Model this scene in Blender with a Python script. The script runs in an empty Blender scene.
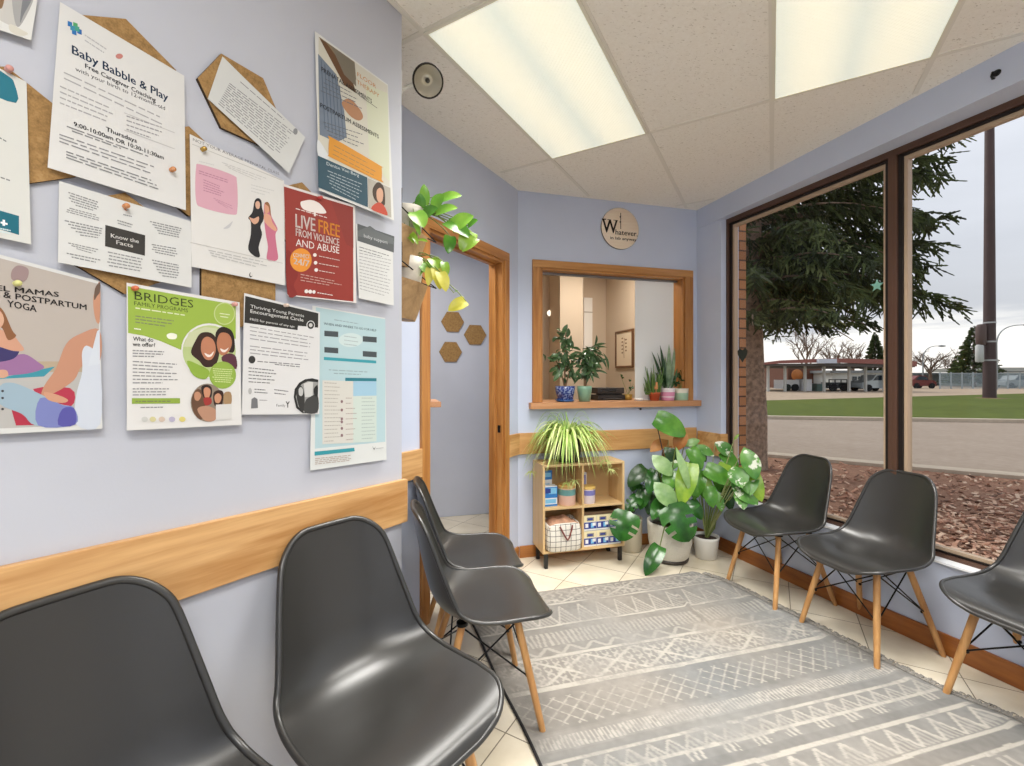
import bpy, math, random
import numpy as np
from mathutils import Vector, Matrix
random.seed(7)
SC = bpy.context.scene
COL = SC.collection

# ---------------------------------------------------------------- camera
EYE = Vector((0.0, 0.0, 1.31))
YAW = math.radians(15)
FPX, HX, HY = 450.0, 512.0, 377.5
cam = bpy.data.cameras.new('camera'); cam_o = bpy.data.objects.new('camera', cam); COL.objects.link(cam_o)
cam_o.location = EYE; cam_o.rotation_euler = (math.pi/2, 0, -YAW)
cam.sensor_width = 36.0; cam.lens = 36.0*FPX/1024; cam.shift_y = -(383-HY)/1024
cam.clip_start = 0.02; cam.clip_end = 500
SC.camera = cam_o

# ---------------------------------------------------------------- colour management
SC.view_settings.view_transform = 'Standard'; SC.view_settings.look = 'None'
SC.view_settings.gamma = 1.0; SC.view_settings.use_curve_mapping = False
SC.view_settings.exposure = 0.10
SC.cycles.max_bounces = 16; SC.cycles.diffuse_bounces = 9; SC.cycles.transparent_max_bounces = 16

def lin(h):
    h = h.lstrip('#'); o = []
    for i in (0, 2, 4):
        c = int(h[i:i+2], 16)/255; o.append(c/12.92 if c <= .04045 else ((c+.055)/1.055)**2.4)
    return (*o, 1.0)

# ---------------------------------------------------------------- node helper
class NT:
    def __init__(s, tree): s.t = tree; s.n = tree.nodes; s.l = tree.links
    def new(s, kind, **kw):
        n = s.n.new(kind)
        for k, v in kw.items(): setattr(n, k, v)
        return n
    def put(s, sock, v):
        if isinstance(v, bpy.types.NodeSocket): s.l.new(v, sock)
        elif v is not None: sock.default_value = v
    def m(s, op, a, b=None, c=None, clamp=False):
        n = s.new('ShaderNodeMath', operation=op, use_clamp=clamp)
        for i, v in enumerate((a, b, c)):
            if v is not None: s.put(n.inputs[i], v)
        return n.outputs[0]
    def mix(s, f, a, b, blend='MIX'):
        n = s.new('ShaderNodeMix', data_type='RGBA', blend_type=blend)
        s.put(n.inputs[0], f)
        s.put(n.inputs[6], a); s.put(n.inputs[7], b)
        return n.outputs[2]
    def noise(s, vec, scale, detail=3, rough=.55, dist=0):
        n = s.new('ShaderNodeTexNoise'); n.inputs['Scale'].default_value = scale
        n.inputs['Detail'].default_value = detail; n.inputs['Roughness'].default_value = rough
        n.inputs['Distortion'].default_value = dist
        if vec is not None: s.l.new(vec, n.inputs['Vector'])
        return n.outputs['Fac']
    def ramp(s, fac, stops):
        n = s.new('ShaderNodeValToRGB'); e = n.color_ramp.elements
        while len(e) < len(stops): e.new(.5)
        for i, (p, c) in enumerate(stops): e[i].position = p; e[i].color = c if len(c) == 4 else (*c, 1)
        s.put(n.inputs[0], fac); return n.outputs[0]
    def mapping(s, vec, scale=(1, 1, 1), rot=(0, 0, 0), loc=(0, 0, 0)):
        n = s.new('ShaderNodeMapping'); s.l.new(vec, n.inputs[0])
        n.inputs['Scale'].default_value = scale; n.inputs['Rotation'].default_value = rot; n.inputs['Location'].default_value = loc
        return n.outputs[0]
    def objco(s): return s.new('ShaderNodeTexCoord').outputs['Object']
    def pos(s): return s.new('ShaderNodeNewGeometry').outputs['Position']
    def bump(s, h, strength=.3, dist=.01):
        n = s.new('ShaderNodeBump'); n.inputs['Strength'].default_value = strength; n.inputs['Distance'].default_value = dist
        s.l.new(h, n.inputs['Height']); return n.outputs[0]

# ---------------------------------------------------------------- sky and daylight
world = bpy.data.worlds.new('sky'); SC.world = world; world.use_nodes = True
w = NT(world.node_tree); w.n.clear()
g = w.new('ShaderNodeTexCoord').outputs['Generated']
sep = w.new('ShaderNodeSeparateXYZ'); w.l.new(g, sep.inputs[0])
el = sep.outputs['Z']
cl = w.noise(w.mapping(g, (1.3, 1.3, 6.0)), 2.2, 5, .55, .4)
cl2 = w.noise(w.mapping(g, (.8, .8, 3.0), loc=(3, 1, 0)), 1.6, 4, .5)
warp = w.m('ADD', el, w.m('MULTIPLY', w.m('SUBTRACT', cl, .5), .16))
base = w.ramp(w.m('MULTIPLY_ADD', warp, .9, .05), [(0.0, lin('d9cfc0')), (.05, lin('fff6ea')), (.112, lin('fffaf2')), (.135, lin('b4b6bc')), (.22, lin('c2c5cd')), (.34, lin('d4d7e0')), (.7, lin('c9cfdc')), (1.0, lin('c4ccda'))])
streak = w.ramp(cl2, [(.38, (0, 0, 0)), (.66, (1, 1, 1))])
sky = w.mix(w.m('MULTIPLY', streak, .28), base, lin('eef0f6'))
bg = w.new('ShaderNodeBackground'); w.l.new(sky, bg.inputs[0]); bg.inputs[1].default_value = 1.15
wo = w.new('ShaderNodeOutputWorld'); w.l.new(bg.outputs[0], wo.inputs[0])
sun = bpy.data.lights.new('sun', 'SUN'); sun.energy = 2.0; sun.angle = math.radians(25); sun.color = (1, .93, .84)
sun_o = bpy.data.objects.new('sun', sun); COL.objects.link(sun_o); sun_o.rotation_euler = (math.radians(48), 0, math.radians(200))

LAMP_W = 24.0        # power of one ceiling troffer lamp
PANEL_E = 0.64       # glow of its prismatic lens

# ---------------------------------------------------------------- where a pixel of the survey photo meets a real plane
FWD = Vector((math.sin(YAW), math.cos(YAW), 0)); RGT = Vector((math.cos(YAW), -math.sin(YAW), 0)); UP = Vector((0, 0, 1))
def ray(px, py): return FWD + RGT*((px-HX)/FPX) + UP*((HY-py)/FPX)
def at_d(px, py, d): return EYE + ray(px, py)*d
def at_z(px, py, z=0.0):
    r = ray(px, py); return EYE + r*((z-EYE.z)/r.z)
def at_pl(px, py, n, c):
    r = ray(px, py); n = Vector(n); return EYE + r*((c-EYE.dot(n))/r.dot(n))
def at_y(px, py, y): return at_pl(px, py, (0, 1, 0), y)

# ---------------------------------------------------------------- materials
MATS = {}
def pbsdf(name):
    m = bpy.data.materials.new(name); m.use_nodes = True
    t = NT(m.node_tree); return m, t, m.node_tree.nodes['Principled BSDF']
def plain(name, hexc, rough=.5, metal=0, spec=.5, var=0.0, scale=8, bump=0, bscale=60, coat=0, sub=0):
    if name in MATS: return MATS[name]
    m, t, b = pbsdf(name)
    c = lin(hexc)
    if var:
        f = t.noise(t.objco(), scale, 4)
        lo = tuple(max(0, x*(1-var)) for x in c[:3])+(1,); hi = tuple(min(1, x*(1+var)) for x in c[:3])+(1,)
        t.l.new(t.ramp(f, [(.3, lo), (.7, hi)]), b.inputs['Base Color'])
    else: b.inputs['Base Color'].default_value = c
    b.inputs['Roughness'].default_value = rough; b.inputs['Metallic'].default_value = metal
    b.inputs['Specular IOR Level'].default_value = spec; b.inputs['Coat Weight'].default_value = coat
    if bump: t.l.new(t.bump(t.noise(t.objco(), bscale, 3), bump, .004), b.inputs['Normal'])
    MATS[name] = m; return m
def wood(name, c_lo, c_hi, axis=0, rot=0.0, rough=.42, scale=1.0, contrast=(.32, .68)):
    if name in MATS: return MATS[name]
    m, t, b = pbsdf(name)
    sc = [22*scale]*3; sc[axis] = 1.6*scale
    v0 = t.objco()
    if rot: v0 = t.mapping(v0, rot=(0, 0, rot))
    v = t.mapping(v0, tuple(sc))
    n1 = t.noise(v, 1.0, 5, .6, .6); n2 = t.noise(v, 4.0, 3, .6)
    f = t.m('ADD', t.m('MULTIPLY', n1, .75), t.m('MULTIPLY', n2, .25))
    t.l.new(t.ramp(f, [(contrast[0], lin(c_lo)), (contrast[1], lin(c_hi))]), b.inputs['Base Color'])
    b.inputs['Roughness'].default_value = rough
    t.l.new(t.bump(f, .12, .003), b.inputs['Normal'])
    MATS[name] = m; return m
def glow(name, hexc, e):
    if name in MATS: return MATS[name]
    m, t, b = pbsdf(name); b.inputs['Base Color'].default_value = lin(hexc)
    b.inputs['Emission Color'].default_value = lin(hexc); b.inputs['Emission Strength'].default_value = e
    MATS[name] = m; return m
def leafmat(name, c_dark, c_light, rough=.35, scale=9, trans=.25, var=None):
    if name in MATS: return MATS[name]
    m, t, b = pbsdf(name)
    f = t.noise(t.objco(), scale, 4, .6)
    col = t.ramp(f, [(.33, lin(c_dark)), (.68, lin(c_light))])
    if var:
        f2 = t.noise(t.mapping(t.objco(), (9, 9, 9)), 1.9, 3, .6)
        col = t.mix(t.ramp(f2, [(.54, (0, 0, 0)), (.6, (1, 1, 1))]), col, lin(var))
    t.l.new(col, b.inputs['Base Color']); b.inputs['Roughness'].default_value = rough
    tr = t.new('ShaderNodeBsdfTranslucent'); t.l.new(col, tr.inputs[0])
    mx = t.new('ShaderNodeMixShader'); mx.inputs[0].default_value = trans
    t.l.new(b.outputs[0], mx.inputs[1]); t.l.new(tr.outputs[0], mx.inputs[2])
    t.l.new(mx.outputs[0], m.node_tree.nodes['Material Output'].inputs[0])
    MATS[name] = m; return m
def glassmat(name, tint='ffffff', gloss=.06, milk=0.0):
    if name in MATS: return MATS[name]
    m, t, b = pbsdf(name)
    tr = t.new('ShaderNodeBsdfTransparent'); tr.inputs[0].default_value = lin(tint)
    gl = t.new('ShaderNodeBsdfGlossy'); gl.inputs['Roughness'].default_value = .02
    fr = t.new('ShaderNodeFresnel'); fr.inputs[0].default_value = 1.35
    mx = t.new('ShaderNodeMixShader'); t.l.new(t.m('MULTIPLY', fr.outputs[0], gloss*10), mx.inputs[0])
    t.l.new(tr.outputs[0], mx.inputs[1]); t.l.new(gl.outputs[0], mx.inputs[2])
    out = mx.outputs[0]
    if milk:
        df = t.new('ShaderNodeBsdfDiffuse'); df.inputs[0].default_value = lin('f3f4f4')
        m2 = t.new('ShaderNodeMixShader'); m2.inputs[0].default_value = milk
        t.l.new(out, m2.inputs[1]); t.l.new(df.outputs[0], m2.inputs[2]); out = m2.outputs[0]
    t.l.new(out, m.node_tree.nodes['Material Output'].inputs[0])
    MATS[name] = m; return m

# ---------------------------------------------------------------- mesh builder
class MB:
    def __init__(s): s.v = []; s.f = []; s.mi = []; s.sm = []; s.mats = []
    def midx(s, m):
        if m not in s.mats: s.mats.append(m)
        return s.mats.index(m)
    def add(s, vs, fs, m, smooth=False):
        o = len(s.v); k = s.midx(m)
        s.v.extend(tuple(p) for p in vs)
        for f in fs: s.f.append(tuple(i+o for i in f)); s.mi.append(k); s.sm.append(smooth)
        return s
    def box(s, c, d, m, rot=None):
        x, y, z = (q/2 for q in d); c = Vector(c)
        P = [Vector(p) for p in ((-x,-y,-z),(x,-y,-z),(x,y,-z),(-x,y,-z),(-x,-y,z),(x,-y,z),(x,y,z),(-x,y,z))]
        if rot is not None:
            M = Matrix.Rotation(rot, 3, 'Z') if not isinstance(rot, Matrix) else rot
            P = [M @ p for p in P]
        return s.add([p+c for p in P], [(0,3,2,1),(4,5,6,7),(0,1,5,4),(1,2,6,5),(2,3,7,6),(3,0,4,7)], m)
    def slab(s, a, b, m):        # box from corner to corner
        return s.box([(p+q)/2 for p, q in zip(a, b)], [abs(q-p) for p, q in zip(a, b)], m)
    def prism(s, poly, z0, z1, m, smooth=False):
        n = len(poly); vs = [(p[0], p[1], z0) for p in poly]+[(p[0], p[1], z1) for p in poly]
        fs = [tuple(range(n-1, -1, -1)), tuple(range(n, 2*n))]
        s.add(vs, fs, m)
        return s.add(vs, [(i, (i+1) % n, n+(i+1) % n, n+i) for i in range(n)], m, smooth)
    def extrude(s, poly, vec, m):  # planar 3d polygon extruded along a vector
        n = len(poly); vec = Vector(vec); vs = [Vector(p) for p in poly]+[Vector(p)+vec for p in poly]
        return s.add(vs, [tuple(range(n-1, -1, -1)), tuple(range(n, 2*n))]+[(i, (i+1) % n, n+(i+1) % n, n+i) for i in range(n)], m)
    def tube(s, pts, r, m, n=8, cap=True):
        pts = [Vector(p) for p in pts]; k = len(pts); rs = r if isinstance(r, (list, tuple)) else [r]*k
        t0 = (pts[1]-pts[0]).normalized(); a = t0.orthogonal().normalized(); vs = []
        for i, p in enumerate(pts):
            t = (pts[min(i+1, k-1)]-pts[max(i-1, 0)]).normalized()
            a = (a-t*a.dot(t)); a = a.normalized() if a.length > 1e-6 else t.orthogonal().normalized()
            b = t.cross(a)
            for j in range(n):
                q = 2*math.pi*j/n; vs.append(p+(a*math.cos(q)+b*math.sin(q))*rs[i])
        fs = [(i*n+j, i*n+(j+1) % n, (i+1)*n+(j+1) % n, (i+1)*n+j) for i in range(k-1) for j in range(n)]
        s.add(vs, fs, m, True)
        if cap: s.add(vs[:n], [tuple(range(n-1, -1, -1))], m); s.add(vs[-n:], [tuple(range(n))], m)
        return s
    def lathe(s, prof, c, m, n=28, axis=None, smooth=True, caps=(True, True)):
        c = Vector(c); vs = []
        M = Matrix.Identity(3) if axis is None else Vector((0, 0, 1)).rotation_difference(Vector(axis)).to_matrix()
        for r, z in prof:
            for j in range(n):
                q = 2*math.pi*j/n; vs.append(c+M @ Vector((r*math.cos(q), r*math.sin(q), z)))
        k = len(prof)
        s.add(vs, [(i*n+j, i*n+(j+1) % n, (i+1)*n+(j+1) % n, (i+1)*n+j) for i in range(k-1) for j in range(n)], m, smooth)
        if caps[0] and prof[0][0] > 1e-5: s.add(vs[:n], [tuple(range(n-1, -1, -1))], m)
        if caps[1] and prof[-1][0] > 1e-5: s.add(vs[-n:], [tuple(range(n))], m)
        return s
    def ball(s, c, r, m, n=10, k=6, sc=(1, 1, 1)):
        c = Vector(c); vs = []
        for i in range(k+1):
            a = math.pi*i/k
            for j in range(n):
                q = 2*math.pi*j/n; vs.append(c+Vector((r*sc[0]*math.sin(a)*math.cos(q), r*sc[1]*math.sin(a)*math.sin(q), r*sc[2]*math.cos(a))))
        return s.add(vs, [(i*n+j, (i+1)*n+j, (i+1)*n+(j+1) % n, i*n+(j+1) % n) for i in range(k) for j in range(n)], m, True)
    def build(s, name, parent=None, bevel=0, origin=None, world=True):
        me = bpy.data.meshes.new(name); o = bpy.data.objects.new(name, me)
        V = s.v
        if parent is not None:
            o.parent = parent
            if world:
                L = Vector((0, 0, 0)); q = parent
                while q is not None: L += Vector(q.location); q = q.parent
                V = [(p[0]-L.x, p[1]-L.y, p[2]-L.z) for p in V]
        else:
            if origin is None:
                xs = [p[0] for p in V]; ys = [p[1] for p in V]; zs = [p[2] for p in V]
                origin = ((min(xs)+max(xs))/2, (min(ys)+max(ys))/2, min(zs))
            V = [(p[0]-origin[0], p[1]-origin[1], p[2]-origin[2]) for p in V]; o.location = origin
        me.from_pydata(V, [], s.f)
        for m in s.mats: me.materials.append(m)
        me.polygons.foreach_set('material_index', s.mi); me.polygons.foreach_set('use_smooth', s.sm)
        me.update(); COL.objects.link(o)
        if bevel:
            b = o.modifiers.new('bevel', 'BEVEL'); b.width = bevel; b.segments = 2; b.limit_method = 'ANGLE'; b.angle_limit = math.radians(40)
        return o
def tag(o, label=None, cat=None, group=None, kind=None):
    if label: o['label'] = label
    if cat: o['category'] = cat
    if group: o['group'] = group
    if kind: o['kind'] = kind
    return o
def thing(name, loc, label, cat, group=None, rz=0):
    o = bpy.data.objects.new(name, None); COL.objects.link(o); o.empty_display_size = .05
    o.location = loc; o.rotation_euler = (0, 0, rz); return tag(o, label, cat, group)
def copy_tree(o, parent=None):
    c = o.copy(); COL.objects.link(c)
    if parent is not None: c.parent = parent
    for ch in list(o.children): copy_tree(ch, c)
    return c
def struct(o): o['kind'] = 'structure'; return o

_fontcache = {}
def text_mesh(body, bold=False):
    key = (body, bold)
    if key not in _fontcache:
        cu = bpy.data.curves.new('lettering', 'FONT'); cu.body = body; cu.size = 1.0; cu.resolution_u = 2
        ob = bpy.data.objects.new('lettering', cu); me = bpy.data.meshes.new_from_object(ob)
        _fontcache[key] = ([tuple(v.co) for v in me.vertices], [tuple(p.vertices) for p in me.polygons])
        if bold:                                  # a second, slightly shifted strike thickens the strokes
            V_, F_ = _fontcache[key]; k_ = len(V_)
            _fontcache[key] = (V_+[(x+.035, y, z) for x, y, z in V_]+[(x+.018, y+.012, z) for x, y, z in V_], F_+[tuple(i+k_ for i in f) for f in F_]+[tuple(i+2*k_ for i in f) for f in F_])
        bpy.data.objects.remove(ob); bpy.data.curves.remove(cu); bpy.data.meshes.remove(me)
    return _fontcache[key]
# ================================================================ THE ROOM
S2 = math.sqrt(.5)
CEIL = 2.67
NEAR_C, DOOR_C, BACK_Y = 1.70, 2.26, 3.148        # near wall y-x, door wall y-x, back wall y
WX = lambda y: 2.40 + .085*(BACK_Y-y)             # window wall below and beside the glass
BX = lambda y: 2.40 + .035*(BACK_Y-y)             # wall band above the glass, a little further in
U2, N2 = Vector((S2, S2, 0)), Vector((S2, -S2, 0))  # along the diagonal walls, out of them into the room
CORNER = Vector((.037, 1.737, 0)); BACK_L = Vector((BACK_Y-DOOR_C, BACK_Y, 0))
RET_END = Vector(((CORNER.x+CORNER.y-DOOR_C)/2, (CORNER.x+CORNER.y+DOOR_C)/2, 0))
YB = -2.4
def wall_mat(name, hexc):
    m, t, b = pbsdf(name)
    f = t.noise(t.pos(), 2.2, 3); c = lin(hexc)
    t.l.new(t.ramp(f, [(.3, tuple(x*.965 for x in c[:3])), (.7, tuple(min(1, x*1.03) for x in c[:3]))]), b.inputs['Base Color'])
    b.inputs['Roughness'].default_value = .48; b.inputs['Specular IOR Level'].default_value = .35
    t.l.new(t.bump(t.noise(t.pos(), 190, 2), .06, .002), b.inputs['Normal'])
    return m
M_near = wall_mat('wall_paint', 'bdc0ca'); M_wall = wall_mat('wall_paint_cool_light', 'c3cce0')  # one wall paint twice: the bluer, brighter copy has cooler light painted in
M_beige = plain('beige_paint', 'c9b8a3', .7)
M_oak = wood('light_oak', 'b07d46', 'd8ab74', 0, rot=-math.pi/4, rough=.38, scale=.7, contrast=(.36, .6))
M_oakx = wood('light_oak_along_x', 'b5824a', 'd6a970', 0, rough=.38)
M_trimz = wood('honey_oak_upright', '935a25', 'c58d50', 2, rough=.35)
M_trimx = wood('honey_oak_along_x', 'a0672f', 'cb9558', 0, rough=.35)
M_trimd = wood('honey_oak_diagonal', '935a25', 'c58d50', 0, rot=-math.pi/4, rough=.35)
M_base = wood('baseboard_oak', '7d431a', 'a8682f', 1, rough=.35)
M_basex = wood('baseboard_oak_x', '8d5424', 'b87a3d', 0, rough=.35)
M_sill = wood('ledge_oak', 'b27b4e', 'd3a077', 0, rough=.4)

# floor tiles
m, t, b = pbsdf('cream_floor_tile')
sp = t.new('ShaderNodeSeparateXYZ'); t.l.new(t.pos(), sp.inputs[0]); X, Y = sp.outputs[0], sp.outputs[1]
TS = .444
p = t.m('DIVIDE', t.m('SUBTRACT', t.m('SUBTRACT', Y, X), 2.09), TS); q = t.m('DIVIDE', t.m('SUBTRACT', t.m('ADD', Y, X), 2.015), TS)
dp = t.m('ABSOLUTE', t.m('SUBTRACT', p, t.m('ROUND', p))); dq = t.m('ABSOLUTE', t.m('SUBTRACT', q, t.m('ROUND', q)))
grout = t.m('LESS_THAN', t.m('MINIMUM', dp, dq), .0075)
cv = t.new('ShaderNodeCombineXYZ'); t.l.new(t.m('ROUND', t.m('ADD', p, .5)), cv.inputs[0]); t.l.new(t.m('ROUND', t.m('ADD', q, .5)), cv.inputs[1])
wn = t.new('ShaderNodeTexWhiteNoise'); t.l.new(cv.outputs[0], wn.inputs['Vector'])
f = t.m('ADD', t.m('MULTIPLY', t.noise(t.pos(), 5, 4), .8), t.m('MULTIPLY', wn.outputs[0], .2))
tile = t.ramp(f, [(.3, lin('cfc4ad')), (.7, lin('e2d9c6'))])
t.l.new(t.mix(grout, tile, lin('7a7060')), b.inputs['Base Color'])
t.l.new(t.m('MULTIPLY_ADD', grout, .5, .22), b.inputs['Roughness'])
t.l.new(t.bump(t.m('SUBTRACT', 1.0, grout), .4, .002), b.inputs['Normal'])
M_floor = m

room_poly = [(RET_END.x, RET_END.y), (BACK_L.x, BACK_L.y), (2.40, BACK_Y), (WX(YB), YB), (-1.9, YB), (-1.9, -1.9+NEAR_C), (CORNER.x, CORNER.y)]
inner_poly = [(RET_END.x-1.6, RET_END.y-1.6), (-2.6, 5.3), (3.0, 5.3), (3.0, BACK_Y+.06), (BACK_L.x+.5, BACK_Y+.06), (BACK_L.x, BACK_Y)]
fl = MB(); fl.add([(x, y, 0) for x, y in room_poly], [tuple(range(6, -1, -1))], M_floor); fl.add([(x, y, -.12) for x, y in room_poly], [tuple(range(7))], M_floor)
fl.add([(-2.6, .2, -.002), (-2.6, 5.3, -.002), (3.0, 5.3, -.002), (3.0, BACK_Y, -.002), (2.3, BACK_Y, -.002), (BACK_L.x, BACK_Y, -.002), (RET_END.x-1.5, RET_END.y-1.5, -.002)], [tuple(range(6, -1, -1))], M_floor)
struct(fl.build('floor', origin=(0, 0, 0)))

# ceiling with fissured tiles
m, t, b = pbsdf('acoustic_tile')
n1 = t.noise(t.mapping(t.pos(), (1, 1, 1), rot=(0, 0, .3)), 55, 4, .7, .6)
n2 = t.noise(t.mapping(t.pos(), (60, 150, 1), rot=(0, 0, math.pi/4)), 1.0, 3, .6)
pit = t.m('MULTIPLY', t.ramp(n2, [(.62, (0, 0, 0)), (.68, (1, 1, 1))]), .55)
t.l.new(t.mix(pit, t.ramp(n1, [(.3, lin('eee9e0')), (.7, lin('f5f1ea'))]), lin('a89d8c')), b.inputs['Base Color'])
b.inputs['Roughness'].default_value = .9; b.inputs['Specular IOR Level'].default_value = .1
t.l.new(t.bump(t.m('SUBTRACT', n1, pit), .25, .004), b.inputs['Normal'])
M_ceil = m
ce = MB()
cpoly = [(x, y) for x, y in room_poly]; cpoly[2] = (2.40, BACK_Y); cpoly[3] = (BX(YB)+.02, YB)
ce.prism(cpoly, CEIL, CEIL+.1, M_ceil)
struct(ce.build('ceiling', origin=(0, 0, CEIL)))
M_tbar = plain('ceiling_grid_paint', 'e4dfd5', .6)
def inside(x, y): return y-x < DOOR_C-.01 and (y-x < NEAR_C-.01 or x+y > CORNER.x+CORNER.y+.01) and y < BACK_Y-.01 and x < BX(y)-.01 and y > YB+.01 and x > -1.88
gb = MB(); MOD = .839
def tbar(fixed, k, lo, hi):
    seg = None; n = 240
    for i in range(n+1):
        sv = lo+(hi-lo)*i/n
        a, c = (fixed, sv) if k else (sv, fixed)          # a = y-x, c = x+y
        x, y = (c-a)/2, (c+a)/2
        ok = inside(x, y)
        if ok and seg is None: seg = Vector((x, y, 0))
        if ok: last = Vector((x, y, 0))
        if (not ok or i == n) and seg is not None:
            L = (last-seg).length
            if L > .05: gb.box(((seg+last)/2)+Vector((0, 0, CEIL-(.0015 if k else .0007))), (L, .022, .006), M_tbar, math.pi/4 if k else -math.pi/4)
            seg = None
for j in range(6): tbar(1.678-MOD*j, True, -8, 8)
for j in range(-5, 2): tbar(3.598+1.679*j, False, -8, 8)
struct(gb.build('trim_1', origin=(0, 0, CEIL)))

def wallbox(mb, p0, p1, z0, z1, th, m):   # wall seen from the left of p0->p1 is the room; thickness goes to the right
    p0, p1 = Vector((p0[0], p0[1], 0)), Vector((p1[0], p1[1], 0)); d = (p1-p0).normalized(); n = Vector((d.y, -d.x, 0))*th
    mb.prism([p0[:2], p1[:2], (p1+n)[:2], (p0+n)[:2]][::1], z0, z1, m)
Q = Vector
# near wall (posters) and its return
wl = MB(); p_far = Vector((-1.9, -1.9+NEAR_C, 0))
wl.prism([p_far[:2], CORNER[:2], RET_END[:2], (RET_END+Q((-.1, -.1, 0)))[:2], (p_far+Q((-.1, .6, 0)))[:2]], 0, CEIL, M_near)
struct(wl.build('wall_left', origin=(CORNER.x, CORNER.y, 0)))
# door wall with opening
def door_pt(px, py=377): return at_pl(px, py, (-1, 1, 0), DOOR_C)
DL, DR = door_pt(427.5), door_pt(503); DH = at_pl(509.5, 254.5, (-1, 1, 0), DOOR_C).z-.065
TH = .095
wd = MB()
for a, c, z0, z1 in ((RET_END, DL, 0, CEIL), (DR, BACK_L, 0, CEIL), (DL, DR, DH, CEIL)):
    a = Q((a.x, a.y, 0)); c = Q((c.x, c.y, 0)); n = -N2*TH
    wd.prism([a[:2], (a+n)[:2], (c+n)[:2], c[:2]], z0, z1, M_wall)
struct(wd.build('wall_door_side', origin=(BACK_L.x, BACK_L.y, 0)))
# back wall with the reception opening
OX0, OX1 = at_y(540.5, 377, BACK_Y).x, at_y(684, 377, BACK_Y).x
OZ0 = at_y(600, 401.5, BACK_Y).z-.0; OZ1 = at_y(600, 271.5, BACK_Y).z
wb = MB(); BT = .12
wb.slab((BACK_L.x, BACK_Y, 0), (OX0, BACK_Y+BT, CEIL), M_wall); wb.slab((OX1, BACK_Y, 0), (2.62, BACK_Y+BT, CEIL), M_wall)
wb.slab((OX0, BACK_Y, 0), (OX1, BACK_Y+BT, OZ0-.02), M_wall); wb.slab((OX0, BACK_Y, OZ1), (OX1, BACK_Y+BT, CEIL), M_wall)
struct(wb.build('wall_back', origin=(1.6, BACK_Y, 0)))
# window wall
SILL, HEAD = .43, 2.515
Y0 = 2.895                                     # far end of the glass
wr = MB(); WT = .12
def wslab(y0, y1, z0, z1, fx=WX): wr.prism([(fx(y0), y0), (fx(y1), y1), (WX(y1)+WT+.04, y1), (WX(y0)+WT+.04, y0)], z0, z1, M_wall)
wslab(BACK_Y, YB, 0, SILL); wslab(BACK_Y, Y0, SILL, HEAD); wslab(-1.6, YB, SILL, HEAD); wslab(BACK_Y, YB, HEAD, CEIL+.1, BX)
struct(wr.build('wall_right', origin=(2.5, .5, 0)))
wv = MB(); wv.slab((-2.0, YB-.1, 0), (3.0, YB, CEIL), M_wall); struct(wv.build('wall_behind', origin=(.5, YB, 0)))
wv = MB(); wv.slab((-2.0, YB, 0), (-1.9, -.1, CEIL), M_wall); struct(wv.build('wall_far_left', origin=(-1.95, -1, 0)))
# rooms beyond: hallway and reception office
HALL_Y = 4.25; M_hall = wall_mat('hallway_paint', 'c3c8d6')
hw = MB(); hw.slab((-1.9, HALL_Y, 0), (1.0, HALL_Y+.1, 2.6), M_hall); hw.slab((-2.0, .6, 0), (-1.9, HALL_Y, 2.6), M_hall)
hw.slab((.96, BACK_Y+BT, 0), (.98, HALL_Y, 2.6), M_hall)
struct(hw.build('wall_hallway', origin=(0, HALL_Y, 0)))
hcv = MB(); hcv.prism([(RET_END.x-.2, RET_END.y+.0), (BACK_L.x-.1, BACK_Y+.1), (.96, BACK_Y+.1), (.96, HALL_Y+.1), (-2.0, HALL_Y+.1), (-2.0, .75)], 2.6, 2.7, M_ceil); struct(hcv.build('ceiling_hallway', origin=(0, 3, 2.6)))
OFF_Y, OFF_X = 4.95, 2.50
ow = MB(); ow.slab((BACK_L.x+.02, OFF_Y, 0), (OFF_X, OFF_Y+.1, 2.6), M_beige); ow.slab((OFF_X, BACK_Y+BT, 0), (OFF_X+.1, OFF_Y+.1, 2.6), M_beige)
ow.slab((.98, BACK_Y+BT, 0), (1.0, OFF_Y, 2.6), M_beige)
# square column standing proud of the office rear wall
cx0, cx1 = at_y(577, 377, OFF_Y-.3).x, at_y(606, 377, OFF_Y-.0).x
ow.slab((at_y(560, 300, OFF_Y-.35).x, OFF_Y-.35, 0), (at_y(583, 300, OFF_Y-.35).x, OFF_Y, 2.6), M_beige)
struct(ow.build('wall_office', origin=(1.8, OFF_Y, 0)))
oc = MB(); oc.slab((BACK_L.x, BACK_Y+BT, 2.6), (OFF_X+.1, OFF_Y+.1, 2.7), M_ceil); struct(oc.build('ceiling_office', origin=(1.8, 4, 2.6)))

# ---- baseboards and wooden wall rails
bb = MB()
def strip(mb, p0, p1, n, z0, z1, th, m, z0b=None, z1b=None):
    p0, p1, n = Q(p0), Q(p1), Q(n)*th
    z0b = z0 if z0b is None else z0b; z1b = z1 if z1b is None else z1b
    vs = [Q((p0.x, p0.y, z0)), Q((p1.x, p1.y, z0b)), Q((p1.x, p1.y, z1b)), Q((p0.x, p0.y, z1))]
    mb.extrude(vs, n, m)
wn_ = Q((-1, -.085, 0)).normalized()
strip(bb, (WX(BACK_Y-.01), BACK_Y-.01, 0), (WX(YB+.01), YB+.01, 0), wn_, 0, .098, .014, M_base)
struct(bb.build('baseboard_right', origin=(2.5, .5, 0), bevel=.003))
bb = MB(); strip(bb, (BACK_L.x+.01, BACK_Y, 0), (2.39, BACK_Y, 0), (0, -1, 0), 0, .085, .014, M_basex); struct(bb.build('baseboard_back', origin=(1.6, BACK_Y, 0), bevel=.003))
bb = MB(); strip(bb, (DR+U2*.06).to_tuple()[:2]+(0,), (BACK_L.x-.005, BACK_L.y-.005, 0), N2, 0, .085, .014, M_trimd); struct(bb.build('baseboard_door_side', origin=(BACK_L.x, BACK_L.y, 0)))
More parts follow.
